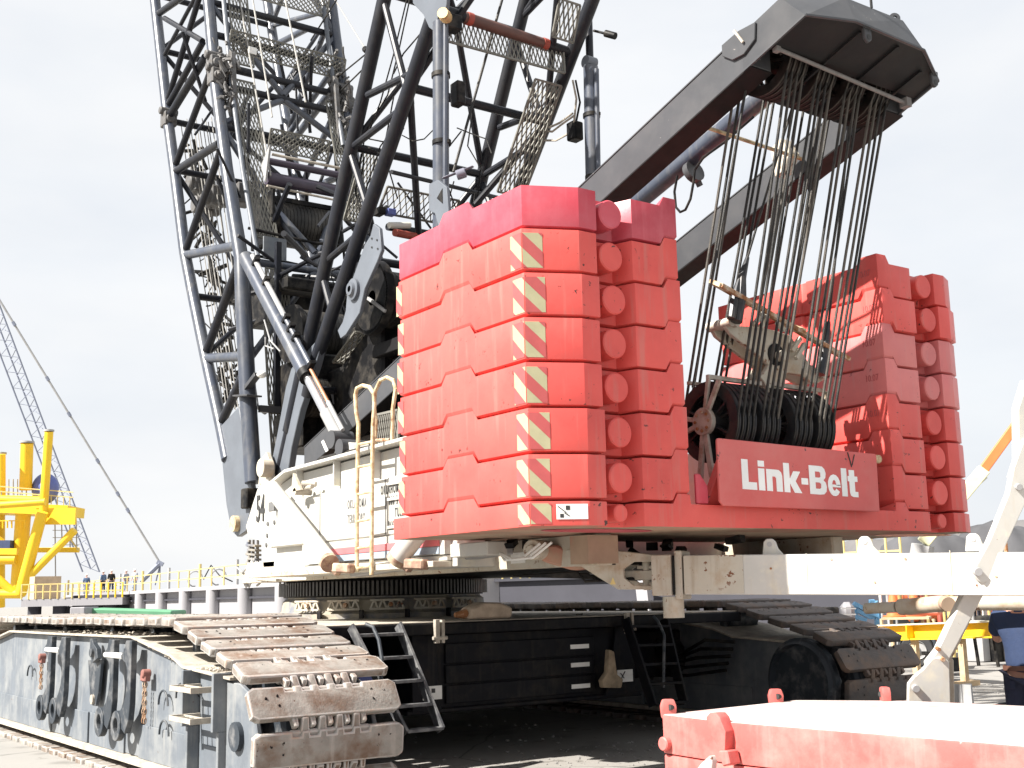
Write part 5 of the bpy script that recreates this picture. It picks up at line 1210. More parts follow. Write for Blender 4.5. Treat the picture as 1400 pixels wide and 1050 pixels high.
# hoist lines rising inside
for a, b, c, d in ((332, -10, 400, 240), (350, -10, 372, 160), (394, -10, 418, 140)):
    MB().cyl(P(a-6, b, X=9.1), P(c-30 if a < 340 else c, d, X=9.1), 0.018, 6).build('boom_rope', ROPEG, boom)
for a, b, c, d in ((505, 70, 462, 105), (507, 84, 460, 130), (460, 0, 425, 55)):
    MB().cyl(P(a, b, X=10.8), P(c, d, X=11.2), 0.018, 6).build('stay_line', ROPE, boom)
MB().cyl(P(455, -5, X=11.0), P(500, 68, X=9.8), 0.014, 6).build('stay_line', ROPEG, boom)
MB().cyl(P(499, 67, X=9.8), P(502, 70, X=9.8), 0.06, 8).build('rope_clamp', BLACK, boom)

# boom back-stop strut: tube, chrome rod and side pipe
for X, side in ((8.36, 1), (2*XC-8.36, -1)):
    a = Vector((X, *yz(336, 352, 8.36))); b = Vector((X, *yz(468, 606, 8.36))); d = b-a; dn = d.normalized()
    s = MB().cyl(a, a+d*0.68, 0.135, 22).build('boom_backstop', CHORD, crane)
    MB().cyl(a+d*0.66, a+d*0.69, 0.145, 20).build('gland', BLACK, s)
    MB().cyl(a+d*0.69, a+d*0.86, 0.085, 18).build('chrome_rod', CHROME, s)
    MB().cyl(a+d*0.86, a+d*0.97, 0.105, 18).build('rod_end', STEELG, s)
    MB().cyl(b-dn*0.08-Vector((.17, 0, 0)), b-dn*0.08+Vector((.17, 0, 0)), 0.14, 20).build('rod_eye', BEAMM, s)
    o_ = Vector((-0.02, -0.20, 0.10))
    MB().cyl(a+o_+d*0.04, a+o_+d*0.40, 0.045, 10).build('side_pipe', STEELG, s); MB().cyl(a+o_+d*0.40, a+o_+d*0.66, 0.045, 10).build('side_pipe', CHORD, s)
    MB().cyl(a+o_*0.8+d*0.68, a+o_*0.8+d*0.84, 0.030, 10).build('copper_pipe', COPPER, s); MB().cyl(a+o_*0.8+d*0.84, a+o_*0.8+d*0.97, 0.035, 10).build('side_pipe', STEELG, s)
    for t in (0.08, 0.20, 0.42, 0.47, 0.52, 0.67): MB().bar(a+d*t, a+d*t+o_*1.5, 0.10, 0.06, dn).build('clip', BLACK, s)
    ca_ = a+d*0.34+Vector((-0.12, 0.16, -0.1)); MB().sweep([ca_, ca_+dn*0.5+Vector((0, .10, -.05)), ca_+dn*0.95], 0.014, 6).sweep([ca_+dn*0.3+Vector((0,0.15,-0.1)), ca_+dn*0.45+Vector((0, .25, -.15)), ca_+dn*0.75+Vector((0,.12,-.05))], 0.014, 6).build('chain_guard', STEELG, s)

# dark hoisting machinery packed between the boom foot and the mast
for (x0, x1, y0, y1, z0, z1) in ((9.0, 10.9, 18.6, 20.0, 5.0, 5.9), (9.1, 10.8, 20.3, 21.6, 6.9, 7.7), (8.95, 10.6, 19.6, 20.1, 7.25, 7.5), (9.1, 10.9, 16.3, 17.7, 4.2, 6.1), (9.2, 10.8, 15.0, 16.2, 4.0, 5.4)):
    MB().box(x0, x1, y0, y1, z0, z1).build('machinery_housing', BLACK, boom, bevel=0.04)
rr2 = random.Random(9)
for i in range(34):
    a = Vector((rr2.uniform(8.8, 10.9), rr2.uniform(18.2, 21.8), rr2.uniform(5.2, 9.6))); b = a+Vector((rr2.uniform(-.9, .9), rr2.uniform(-1.2, 1.2), rr2.uniform(-.7, .7)))
    MB().cyl(a, b, rr2.uniform(.02, .055), 8).build('inner_tube', MASTM, boom)
for i in range(26):
    z = rr2.uniform(8.2, 13.8); s_ = rr2.choice((-1, 1)); y = ych(z, LB)+rr2.uniform(0.1, 2.0); x = XC+s_*rr2.uniform(.3, 1.3)
    MB().cyl((x, y, z), (x+rr2.uniform(-.7, .7), y+rr2.uniform(-.6, .6), z+rr2.uniform(.6, 1.4)), rr2.uniform(.025, .05), 8).build('inner_tube', MASTM, boom)
for i in range(18):
    z = rr2.uniform(6.2, 13.5); x = rr2.uniform(MXL, MXR); y = Fz(z)-rr2.uniform(0, 1.2)
    a = Vector((x, y, z)); c_ = a+Vector((rr2.uniform(-.5, .5), rr2.uniform(-.3, .3), -rr2.uniform(.6, 1.6)))
    MB().sweep([a, (a+c_)/2+Vector((rr2.uniform(-.25, .25), rr2.uniform(-.2, .2), -.1)), c_], 0.012, 6).build('cable', BLACK, mast)
for z in (8.1, 8.6): MB().sweep([(BXL+.2, 20.6, z), (XC, 20.4, z-.15), (BXR-.2, 20.6, z)], 0.03, 8).build('cable', BLACK, boom)

# ================================================================== SUPPORT BEAM WITH LEG
WB = empty('outrigger_arm', (10.0, 8.0, 1.5)); tag(WB, 'long white steel beam with slanted leg under the counterweight tray', 'steel beam')
p0 = P(941, 786, D=12.6); p1 = P(1640, 784, D=10.75); d = (p1-p0); d.z = -0.06; dn = d.normalized(); side = Vector((dn.y, -dn.x, 0)).normalized()
HB = 0.40
def sp(p, a=0, b=0, c=0): return p+dn*a+side*b+Vector((0, 0, c))
p0z = p0.z
bm0 = MB().bar(p0, p1, 0.32, HB).build('beam_body', WHITE, WB, bevel=0.008)
MB().bar(sp(p0, 0.0, 0.165), sp(p0, 0.62, 0.165), 0.006, HB*0.96).build('tread_plate', CREAM, WB, smooth=False)
for (a, b) in ((1050, 752), (1189, 748), (1338, 750)):
    t = None; q = P(a, b, D=12.1); k = (Vector((q.x, q.y, 0))-Vector((p0.x, p0.y, 0))).dot(Vector((dn.x, dn.y, 0))); c = sp(p0, k, 0.05, HB/2)
    mb = MB(); pr = [(-0.09, -0.02), (0.13, -0.02), (0.07, 0.05), (0.05, 0.12), (0.02, 0.15), (-0.04, 0.15), (-0.07, 0.12)]
    vs = [c+dn*u+Vector((0, 0, v))+side*w_ for w_ in (-0.025, 0.025) for u, v in pr]; n7 = len(pr)
    mb.add(vs, [tuple(range(n7)), tuple(range(2*n7-1, n7-1, -1))]+[(i, (i+1) % n7, n7+(i+1) % n7, n7+i) for i in range(n7)])
    o = mb.build('lifting_eye', WHITE, WB, bevel=0.008); e = c-dn*0.01+Vector((0, 0, 0.095)); MB().cyl(e-side*0.03, e+side*0.03, 0.026, 14).build('eye_hole', STEELG, o)
for k_ in (1.25, 2.6, 3.9):
    MB().bar(sp(p0, k_, 0.1615, -HB*.48), sp(p0, k_+0.01, 0.1615, HB*.48), 0.010, 0.004, (1,0,0)).build('weld_seam', CREAM, WB)
for k_, z_ in ((0.9, .05), (1.9, -.1), (2.2, .12), (3.0, -.06), (3.35, .03), (3.4, -.12), (1.5, .13)):
    q = sp(p0, k_, 0.1605, z_); MB().cyl(q, q+side*0.006, 0.012, 8).build('bolt', RUSTM, WB)
MB().bar(sp(p0, 0.62, 0.0, -HB/2-.004), sp(p0, 4.6, 0.0, -HB/2-.004), 0.30, 0.008).build('under_strip', CREAM, WB)
# knuckle at the inner end
kn = MB(); kn.bar(sp(p0, -0.10, 0), sp(p0, -0.02, 0), 0.36, HB+0.10); kn.bar(sp(p0, -0.34, 0), sp(p0, -0.12, 0), 0.42, HB+0.02); kn.build('end_collar', CREAM, WB, bevel=0.01)
MB().bar(sp(p0, -0.105, 0), sp(p0, -0.095, 0), 0.44, HB).build('shadow_gap', BLACK, WB)
MB().cyl(sp(p0, -0.16, 0.05, -HB/2-0.02), sp(p0, -0.16, 0.05, -HB/2-0.24), 0.11, 16).build('jack_stub', CREAM, WB)
kp = [(773, 752), (800, 748), (925, 762), (930, 768), (866, 768), (852, 778), (853, 790), (866, 800), (928, 802), (935, 806), (860, 806), (845, 806), (822, 792), (800, 778), (775, 762)]
kk = [P(a, b, D=12.75) for a, b in kp]
mb = MB(); n_ = len(kk); mb.add([q for q in kk]+[q-side*0.05 for q in kk], [tuple(range(n_)), tuple(range(2*n_-1, n_-1, -1))]+[(i, (i+1) % n_, n_+(i+1) % n_, n_+i) for i in range(n_)])
kb = mb.build('knuckle_bracket', CREAM, WB, bevel=0.006)
mb = MB(); mb.add([q-side*0.30 for q in kk]+[q-side*0.34 for q in kk], [tuple(range(n_)), tuple(range(2*n_-1, n_-1, -1))]+[(i, (i+1) % n_, n_+(i+1) % n_, n_+i) for i in range(n_)]); mb.build('knuckle_bracket', CREAM, WB, bevel=0.006)
q = P(804, 763, D=12.72); MB().cyl(q+side*0.03, q-side*0.4, 0.055, 16).build('knuckle_pin', DUST, WB)
q = P(884, 786, D=12.9); mb = MB(); mb.cyl(q-Vector((0, 0, .16)), q+Vector((0, 0, .16)), 0.045, 12).bar(q-dn*0.25, q+dn*0.28, 0.10, 0.10).bar(q-dn*0.1+Vector((0,0,.08)), q+dn*0.3+Vector((0,0,.08)), 0.05, 0.04).bar(q-dn*0.1-Vector((0,0,.10)), q+dn*0.3-Vector((0,0,.10)), 0.05, 0.04).build('hinge_block', CREAM, WB, bevel=0.008)
q = P(838, 802, D=12.7); 
MB().add([P(a, b, D=12.68) for a, b in ((834, 799), (842, 799), (838, 789))], [(0,1,2)]).build('warning_triangle', YELR, WB, smooth=False)
mb = MB()
poly = [(722, 748), (742, 768), (782, 780), (800, 778), (790, 764), (775, 752), (760, 745)]
kk = [P(a, b, D=12.9) for a, b in poly]; n_ = len(kk)
mb.add([q for q in kk]+[q-side*0.2 for q in kk], [tuple(range(n_)), tuple(range(2*n_-1, n_-1, -1))]+[(i, (i+1) % n_, n_+(i+1) % n_, n_+i) for i in range(n_)]); mb.build('hinge_casting', UNDER, WB, bevel=0.02)
q = P(735, 752, D=12.9); MB().cyl(q+side*0.15, q-side*0.2, 0.11, 16).cyl(q+side*0.2, q+side*0.13, 0.06, 6).build('hinge_boss', CREAM, WB, bevel=0.01)
mb = MB()
for k in range(5): 
    a_ = P(700+k*10, 788, D=13.0); mb.sweep([a_, P(790+k*14, 783+2*k, D=13.0), P(800+k*16, 795-k, D=12.9), P(840+k*12, 792, D=12.95)], 0.015, 6)
mb.build('hose_run', BLACK, WB, kind='stuff')
mb = MB()
for k in range(22):
    a_ = P(random.uniform(665, 1000), random.uniform(738, 752), D=random.uniform(13.2, 14)); mb.bar(a_, a_+Vector((random.uniform(-.2, .2), random.uniform(-.2, .2), random.uniform(-.1, .05))), random.uniform(.04, .14), random.uniform(.04, .10))
mb.build('underside_fittings', BLACK, WB, kind='stuff')
# slanted leg: upper arm and foot
LD = 11.35
def LP(a, b, dd=0): return P(a, b, D=LD+dd)
def plate_px(name, px, th, m, dd=0, bev=0.008, par=WB):
    k_ = [LP(a, b, dd) for a, b in px]; n_ = len(k_); mb = MB()
    mb.add([q for q in k_]+[q+_f*th for q in k_], [tuple(range(n_)), tuple(range(2*n_-1, n_-1, -1))]+[(i, (i+1) % n_, n_+(i+1) % n_, n_+i) for i in range(n_)])
    return mb.build(name, m, par, bevel=bev)
plate_px('upper_leg_arm', [(1400, 600), (1386, 640), (1379, 676), (1352, 742), (1334, 774), (1332, 786), (1337, 795), (1345, 798), (1354, 793), (1362, 778), (1377, 742), (1400, 693), (1425, 640), (1425, 600)], 0.10, WHITE, -0.06)
plate_px('upper_leg_arm', [(1392, 560), (1404, 520), (1424, 520), (1425, 640), (1396, 662), (1385, 655), (1393, 630)], 0.16, WHITE, -0.02)
plate_px('lower_leg_arm', [(1340, 790), (1328, 792), (1282, 890), (1268, 908), (1274, 925), (1296, 905), (1352, 800)], 0.12, WHITE, 0.12)
plate_px('lower_leg_arm', [(1344, 795), (1352, 797), (1300, 905), (1293, 908)], 0.10, CREAM, 0.18)
plate_px('foot_plate', [(1242, 935), (1250, 925), (1262, 915), (1275, 900), (1290, 898), (1298, 905), (1300, 975), (1304, 1040), (1240, 1040)], 0.05, WHITE, 0.10)
plate_px('foot_plate', [(1295, 898), (1304, 902), (1306, 975), (1308, 1040), (1298, 1040), (1298, 975)], 0.14, CREAM, 0.22)
for a, b, r, dd in ((1394, 666, .032, -.10), (1338, 782, .04, -.10), (1323, 774, .03, .22), (1253, 942, .036, .06), (1290, 902, .022, .06), (1302, 803, .018, .09), (1284, 888, .02, .09)):
    q = LP(a, b, dd); MB().cyl(q, q+_f*0.06, r, 14).build('pin', STEELG if r > .03 else RUSTM, WB, bevel=0.003)
q0, q1 = P(1184, 832, D=13.3), P(1400+60, 824, D=11.9)
MB().cyl(q0, P(1226, 830, D=13.0), 0.060, 14).build('drop_pipe', CREAM, WB)
MB().cyl(P(1230, 830, D=13.0), P(1292, 825, D=12.6), 0.085, 16).cyl(P(1292, 825, D=12.6), q1, 0.075, 16).build('drop_pipe', CREAM, WB)
q = P(1292, 824, D=12.5); MB().cyl(q+_f*0.0, q-_f*0.10, 0.075, 18).build('drop_pipe_flange', UNDER, WB)

# ================================================================== SPARE SLABS ON THE GROUND
plan = [(7.17, 7.98), (8.9, 8.03), (9.48, 7.23), (9.62, 6.65), (9.75, 5.9), (9.70, 4.2), (7.42, 4.0), (7.11, 7.2)]
def spare(z0, z1, inset, label, lugs):
    pl_ = [(x+(0 if x > 8 else inset), y) for x, y in plan]
    n_ = len(pl_); mb = MB()
    mb.add([(x, y, z0+0.006) for x, y in pl_]+[(x, y, z1) for x, y in pl_], [tuple(range(n_-1, -1, -1)), tuple(range(n_, 2*n_))]+[(i, (i+1) % n_, n_+(i+1) % n_, n_+i) for i in range(n_)])
    mb.mi[1] = 1 if lugs else 0
    o = mb.build('spare_counterweight', [SPARE, SLABTOP], None, bevel=0.018, seg=2)
    tag(o, label, 'counterweight', 'spare counterweight slabs on the ground')
    return o
s1 = spare(0.0, 0.326, 0.0, 'red ballast slab in the low pile, middle one of the low pile', False)
s0 = spare(GZ, -0.002, 0.0, 'red ballast slab at the very bottom of the low pile near the white leg', False)
s2 = spare(0.328, 0.656, -0.005, 'red ballast slab with sunlit white top and lifting lugs, upper one of the low pile', True)
def lug3(x, y, z, ang, hgt=0.12, par=s2):
    mb = MB(); pr = [(-0.062, -0.04), (0.062, -0.04), (0.07, hgt*0.5), (0.05, hgt), (-0.05, hgt), (-0.07, hgt*0.5)]
    c, s_ = math.cos(ang), math.sin(ang)
    vs = [(x+u*c-w_*s_, y+u*s_+w_*c, z+v) for w_ in (-0.04, 0.04) for u, v in pr]; n_ = len(pr)
    mb.add(vs, [tuple(range(n_)), tuple(range(2*n_-1, n_-1, -1))]+[(i, (i+1) % n_, n_+(i+1) % n_, n_+i) for i in range(n_)])
    o = mb.build('lifting_lug', SPARE, par, bevel=0.018, seg=2)
    for e in (-1, 1):
        MB().cyl((x-e*0.041*-s_, y-e*0.041*c*-1, z+hgt*0.45), (x+e*0.044*-s_, y+e*0.044*c, z+hgt*0.45), 0.026, 14).build('lug_hole', INK, par)
lug3(7.25, 7.99, 0.656, -0.6); lug3(8.62, 8.02, 0.656, -0.6); lug3(9.36, 7.36, 0.66, 0.9)
# tall hooked lug on the near face
q = P(985, 985, X=7.13)
fxx = 7.13
hk = MB().prism([yz(a, b, 7.07) for a, b in ((971, 980), (976, 974), (985, 974), (990, 980), (998, 1000), (997, 1026), (990, 1024), (974, 998))], 7.02, 7.13, 'X').build('hook_lug', SPARE, s2, bevel=0.012, seg=2)
MB().cyl((7.10, 7.92, 0.42), (7.18, 7.92, 0.42), 0.06, 16).build('side_boss', SPARE, s2, bevel=0.01)
MB().prism([yz(a, b, 7.0) for a, b in ((984, 1026), (996, 1026), (1000, 1045), (990, 1048))], 6.98, 7.11, 'X').build('hook_lug', SPARE, s1, bevel=0.01)
mb = MB().prism([yz(a, b, 6.9) for a, b in ((975, 1032), (962, 1044), (950, 1060), (976, 1060), (978, 1040))], 6.86, 6.93, 'X')
o = mb.build('white_bracket', WHITE, None, bevel=0.01); tag(o, 'white painted steel bracket leaning against the near face of the red ballast pile', 'bracket')

# ================================================================== PEOPLE
def skin_mesh(name, verts, edges, radii, m, parent, root=0, sub=2):
    me = bpy.data.meshes.new(name); me.from_pydata([tuple(v) for v in verts], edges, [])
    o = bpy.data.objects.new(name, me); COL.objects.link(o)
    md = o.modifiers.new('skin', 'SKIN'); md.use_smooth_shade = True
    for i, r_ in enumerate(radii):
        rr_ = r_ if isinstance(r_, tuple) else (r_, r_); me.skin_vertices[0].data[i].radius = rr_
    me.skin_vertices[0].data[root].use_root = True
    sb = o.modifiers.new('sub', 'SUBSURF'); sb.levels = sub; sb.render_levels = sub
    dg = bpy.context.evaluated_depsgraph_get(); bpy.context.view_layer.update()
    me2 = bpy.data.meshes.new_from_object(o.evaluated_get(bpy.context.evaluated_depsgraph_get()))
    o.modifiers.clear(); o.data = me2; me2.name = name; me2.materials.clear(); me2.materials.append(m)
    me2.polygons.foreach_set('use_smooth', [True]*len(me2.polygons))
    o.parent = parent; return o
def person(loc, facing, H, label, shirt, pants, raise_arm=False, hat=False, detail=True, hairc=True):
    k = H/1.78
    root = empty('person', loc); root.rotation_euler = (0, 0, facing)      # faces +Y local
    root.scale = (k, k, k); tag(root, label, 'person')
    LOCAL.append(root)
    V_ = [(0,0,0.98),(0,0,1.15),(0,0.01,1.32),(0,0.0,1.44),(0,0.0,1.52),     # pelvis..neck
          (-0.10,0,0.90),(-0.11,0.01,0.50),(-0.115,-0.02,0.10),(-0.12,0.10,0.04),
          (0.10,0,0.90),(0.11,0.01,0.50),(0.115,-0.02,0.10),(0.12,0.10,0.04),
          (-0.19,0,1.42),(-0.245,0.0,1.15),(-0.25,0.05,0.90),(-0.25,0.08,0.82),
          (0.19,0,1.42)]
    if raise_arm: V_ += [(0.28,0.14,1.20),(0.16,0.33,1.37),(0.10,0.35,1.44)]
    if raise_arm: V_[14:17] = [(-0.28,0.14,1.20),(-0.16,0.33,1.37),(-0.10,0.35,1.44)]
    else: V_ += [(0.26,-0.02,1.15),(0.27,0.08,0.92),(0.27,0.13,0.84)]
    E_ = [(0,1),(1,2),(2,3),(3,4),(0,5),(5,6),(6,7),(7,8),(0,9),(9,10),(10,11),(11,12),(3,13),(13,14),(14,15),(15,16),(3,17),(17,18),(18,19),(19,20)]
    Rr = [(.12,.09),(.12,.085),(.13,.09),(.10,.07),.055,.085,.058,.042,.04,.085,.058,.042,.04,.062,.046,.034,.03,.062,.046,.034,.03]
    body = skin_mesh('body', V_, E_, Rr, SKIN, root, sub=2 if detail else 1)
    # head, ears, nose, fingers as one mesh with the skin
    hb = MB(); hb.ball((0, 0.015, 1.655), 0.115, 20 if detail else 10, 14 if detail else 8, (0.74, 0.90, 1.05)); hb.ball((0, 0.055, 1.585), 0.06, 12, 8, (0.85, 0.8, 0.8))
    if detail:
        hb.ball((0, 0.122, 1.635), 0.022, 8, 6, (0.7, 0.9, 1.2)); hb.ball((-0.088, 0.01, 1.64), 0.03, 8, 6, (0.4, 0.8, 1.1)); hb.ball((0.088, 0.01, 1.64), 0.03, 8, 6, (0.4, 0.8, 1.1))
        for hx, w_, up in ((V_[16], -1, 1 if raise_arm else -1), (V_[20], 1, 1)):
            hx = Vector(hx); hb.ball(hx+Vector((0, 0.0, 0.04*up)), 0.042, 10, 8, (0.5, 0.95, 1.1))
            for fi in range(4):
                a = hx+Vector((0, 0.03-0.02*fi, 0.07*up)); ln_ = (0.055, 0.07, 0.075, 0.06)[fi]
                b = a+Vector((-0.01*w_, 0.002, ln_*0.6*up)); c = b+Vector((-0.025*w_, 0.0, ln_*0.4*up)); hb.sweep([a, b, c], [0.010, 0.009, 0.007], 6)
            a = hx+Vector((-0.01*w_, 0.045, 0.02*up)); hb.sweep([a, a+Vector((-0.01*w_, 0.025, 0.03*up)), a+Vector((-0.02*w_, 0.03, 0.055*up))], [0.012, 0.010, 0.008], 6)
    hm = hb.build('tmp', SKIN, None); tmp = hm.data
    bmj = bmesh.new(); bmj.from_mesh(body.data); bmj.from_mesh(tmp); bmj.to_mesh(body.data); bmj.free(); bpy.data.objects.remove(hm)
    body.data.polygons.foreach_set('use_smooth', [True]*len(body.data.polygons))
    # clothing: shirt over torso and upper arms, trousers, boots, belt
    sv = [(0,0,0.91),(0,0,1.06),(0,0.0,1.18),(0,0.0,1.33),(0,0,1.45),(-0.20,0,1.41),(-0.27,0.10,1.25) if raise_arm else (-0.25,0.0,1.20),(0.20,0,1.41),(0.27,0.10,1.25) if raise_arm else (0.265,-0.02,1.20)]
    se = [(0,1),(1,2),(2,3),(3,4),(3,5),(5,6),(3,7),(7,8)]
    sr = [(.178,.135),(.18,.14),(.175,.135),(.185,.13),(.08,.07),.088,.066,.088,.066]
    if not detail: sv[6] = (-0.27, 0.0, 1.0); sv[8] = (0.27, 0.0, 1.0)
    skin_mesh('shirt', sv, se, sr, shirt, root, sub=2)
    tv = [(0,0,1.03),(-0.095,0,0.86),(-0.11,0.012,0.50),(-0.115,-0.015,0.09),(0.095,0,0.86),(0.11,0.012,0.50),(0.115,-0.015,0.09)]
    skin_mesh('trousers', tv, [(0,1),(1,2),(2,3),(0,4),(4,5),(5,6)], [(.172,.132),.115,.085,.07,.115,.085,.07], pants, root, sub=2)
    for x in (-0.118, 0.118):
        MB().ball((x, 0.06, 0.045), 0.05, 12, 8, (1.0, 2.7, 0.95)).build('boot', LEATHER, root)
    if detail:
        bl = MB(); 
        bl.lathe([(0.166, -0.022), (0.174, -0.022), (0.174, 0.022), (0.166, 0.022), (0.166, -0.022)], (0, 0, 0), (0,0,1), 32); o = bl.build('belt', LEATHER, root); o.scale = (1.10, 0.86, 1); o.location = (0, 0, 0.975)
        cl = MB(); cl.lathe([(0.075, -0.02), (0.082, -0.02), (0.068, 0.025), (0.060, 0.025)], (0, 0.0, 1.475), (0,0,1), 20); cl.build('collar', shirt, root)
        MB().box(-0.105, -0.06, -0.142, -0.135, 0.80, 0.87).box(0.06, 0.105, -0.142, -0.135, 0.80, 0.87).build('back_pocket', pants, root, bevel=0.003)
    if hat:
        MB().lathe([(0.0, 0.10), (0.06, 0.09), (0.10, 0.05), (0.118, 0.0), (0.118, -0.01), (0.15, -0.02), (0.15, -0.028), (0.0, -0.02)], (0, 0.015, 1.71), (0,0,1), 20).build('hard_hat', HAT, root)
    else:
        MB().ball((0, 0.0, 1.675), 0.122, 18, 12, (0.76, 0.92, 1.0)).build('hair', HAIR, root)
        # keep the face clear of hair
        o = bpy.data.objects[[c.name for c in root.children if c.name.startswith('hair')][0]]
        bmh = bmesh.new(); bmh.from_mesh(o.data); bmesh.ops.delete(bmh, geom=[v for v in bmh.verts if v.co.y > 0.045 and v.co.z < 1.735 or v.co.z < 1.61], context='VERTS'); bmh.to_mesh(o.data); bmh.free()
    return root
LOCAL = []
mp_ = P(1402, 908, D=12.3)
person((mp_.x, mp_.y, GZ), R(-75), 2.08, 'man in navy polo shirt, brown belt and dark jeans, his forearms raised to his face', NAVY, JEANS, raise_arm=True)

# ================================================================== LEFT BACKGROUND
DK = 2.60
def HP(px, py, d): return P(px, py, D=d)
# barge: deck edge runs from far left to near right
def onz(px, d, z):   # a point of given height straight below/above a sight line at a distance
    q = P(px, 800, D=d); return Vector((q.x, q.y, z))
e_far, e_near = onz(95, 118, DK), onz(395, 62, DK)
dirb = (e_near-e_far).normalized(); back = Vector((-dirb.y, dirb.x, 0)); back = back if back.x > 0 else -back
e_near = e_near+dirb*10; L0 = (e_near-e_far).length
bg_ = empty('barge', e_far.lerp(e_near, .5)*1.0); bg_.location.z = 0; tag(bg_, 'light grey steel barge with yellow deck railings on the left', 'barge')
mb = MB(); c4 = [e_far, e_near, e_near+back*14, e_far+back*40]
def extr(mb, pts, z0, z1):
    n_ = len(pts); mb.add([(p.x, p.y, z0) for p in pts]+[(p.x, p.y, z1) for p in pts], [tuple(range(n_-1, -1, -1)), tuple(range(n_, 2*n_))]+[(i, (i+1) % n_, n_+(i+1) % n_, n_+i) for i in range(n_)]); return mb
extr(mb, c4, GZ+.01, DK); mb.build('hull', HULL, bg_)
fr_ = -back
MB().bar(e_far+fr_*0.25+Vector((0,0,-.12)), e_near+fr_*0.25+Vector((0,0,-.12)), 0.5, 0.22).build('deck_edge', HULL, bg_)
MB().bar(e_far+fr_*0.1+Vector((0,0,-.75)), e_near+fr_*0.1+Vector((0,0,-.75)), 0.2, 0.12).build('rubbing_strake', HULLD, bg_)
k = 0
while k*6.5 < L0:
    p = e_far+dirb*k*6.5+fr_*0.25; MB().cyl((p.x, p.y, GZ), (p.x, p.y, DK-0.2), 0.45, 12).build('fender_post', HULL, bg_); k += 1
n_p = int(L0/2.6)
for i in range(n_p+1):
    p = e_far+dirb*(L0*i/n_p)+fr_*0.1; MB().cyl((p.x, p.y, DK), (p.x, p.y, DK+1.15), 0.05, 6).build('railing_post', YELR, bg_)
    if i % 3 == 0: MB().cyl((p.x, p.y, DK), (p.x, p.y, DK+1.45), 0.09, 6).build('railing_post', STEELG if i % 2 else YELR, bg_)
for z in (0.55, 1.12):
    MB().bar(e_far+fr_*0.1+Vector((0,0,z)), e_near+fr_*0.1+Vector((0,0,z)), 0.06, 0.06).build('railing_bar', YELR, bg_)
for i in range(16):
    p = e_far+dirb*(L0*(0.35+0.62*i/16))+back*10; MB().cyl((p.x, p.y, DK), (p.x, p.y, DK+1.6), 0.05, 6).build('railing_post', YELR, bg_)
a_ = e_far+dirb*L0*0.35+back*10; b_ = e_far+dirb*L0*0.97+back*10
for z in (0.8, 1.55): MB().bar(a_+Vector((0,0,z)), b_+Vector((0,0,z)), 0.06, 0.06).build('railing_bar', YELR, bg_)
for px, d_ in ((268, 80), (300, 76)):
    c = onz(px, d_, DK+0.6); pts = [c+Vector((0.45*math.cos(t), 0.1*t, 0.5*math.sin(t))) for t in [k*0.5 for k in range(11)]]; MB().sweep(pts, 0.05, 6).build('hose_coil', STEELG, bg_)
MB().sweep([onz(278, 78, DK+.5), onz(288, 78, DK+1.4), onz(300, 77, DK+.7), onz(318, 77, DK+0.3)], 0.04, 6).build('hose', BLACK, bg_)
# nearer low platform at the far left
nb = empty('landing_platform', onz(80, 100, 0)); tag(nb, 'low grey landing platform with yellow handrails at far left', 'platform')
A0, A1 = onz(30, 92, 2.15), onz(168, 92, 2.15)
mb = MB(); bk = Vector((_f.x, _f.y, 0)).normalized()*12; extr(mb, [A0, A1, A1+bk, A0+bk], 1.6, 2.15); mb.build('deck_slab', HULL, nb)
for i in range(4):
    p = A0.lerp(A1, (i+.3)/4)+bk*0.1; MB().cyl((p.x, p.y, GZ), (p.x, p.y, 1.6), 0.5, 12).build('pile', HULLD, nb)
MB().bar(A0.lerp(A1, .2)+bk*.5+Vector((0,0,-1.3)), A1+bk*.5+Vector((0,0,-1.3)), 2, 1.4).build('hull_panel', HULLD, nb)
for i in range(15):
    p = A0.lerp(A1, i/14); MB().cyl((p.x, p.y, 2.15), (p.x, p.y, 3.3), 0.06, 6).build('railing_post', YEL if i > 8 else YELR, nb)
for z in (0.55, 1.12): MB().bar(A0+Vector((0,0,z)), A1+Vector((0,0,z)), 0.08, 0.08).build('railing_bar', YELR, nb)
MB().box(*(lambda q: (q.x, q.x+2.0, q.y, q.y+1.5, 2.16, 3.9))(onz(47, 93, 0))).build('cable_spool', mat('pale_wood_spool', (0.5, 0.38, 0.26), 0.8), nb)
# green skip just beyond the track
q = onz(128, 45, 0); q2 = onz(245, 45, 0)
mb = MB().bar(q+Vector((0,0,.88)), q2+Vector((0,0,.72)), 2, 1.35); o = mb.build('skip', GREEN, None, bevel=0.05); tag(o, 'low green steel skip showing just above the left track', 'skip')
q = onz(107, 44, 0); q2 = onz(127, 44, 0); o = MB().bar(q+Vector((0,0,.95)), q2+Vector((0,0,.95)), 1.5, 1.3).build('crate', HULL, None, bevel=0.03); tag(o, 'white crate standing at the left end of the green skip', 'crate')
q = onz(-30, 40, 0); q2 = onz(36, 40, 0); o = MB().bar(q+Vector((0,0,.7)), q2+Vector((0,0,.7)), 1.5, 1.1).build('rusty_plate_stack', mat('dull_brown_steel', (0.2, 0.15, 0.13), 0.8, var=.2), None); tag(o, 'dull brown steel block at the left edge behind the track', 'steel block')

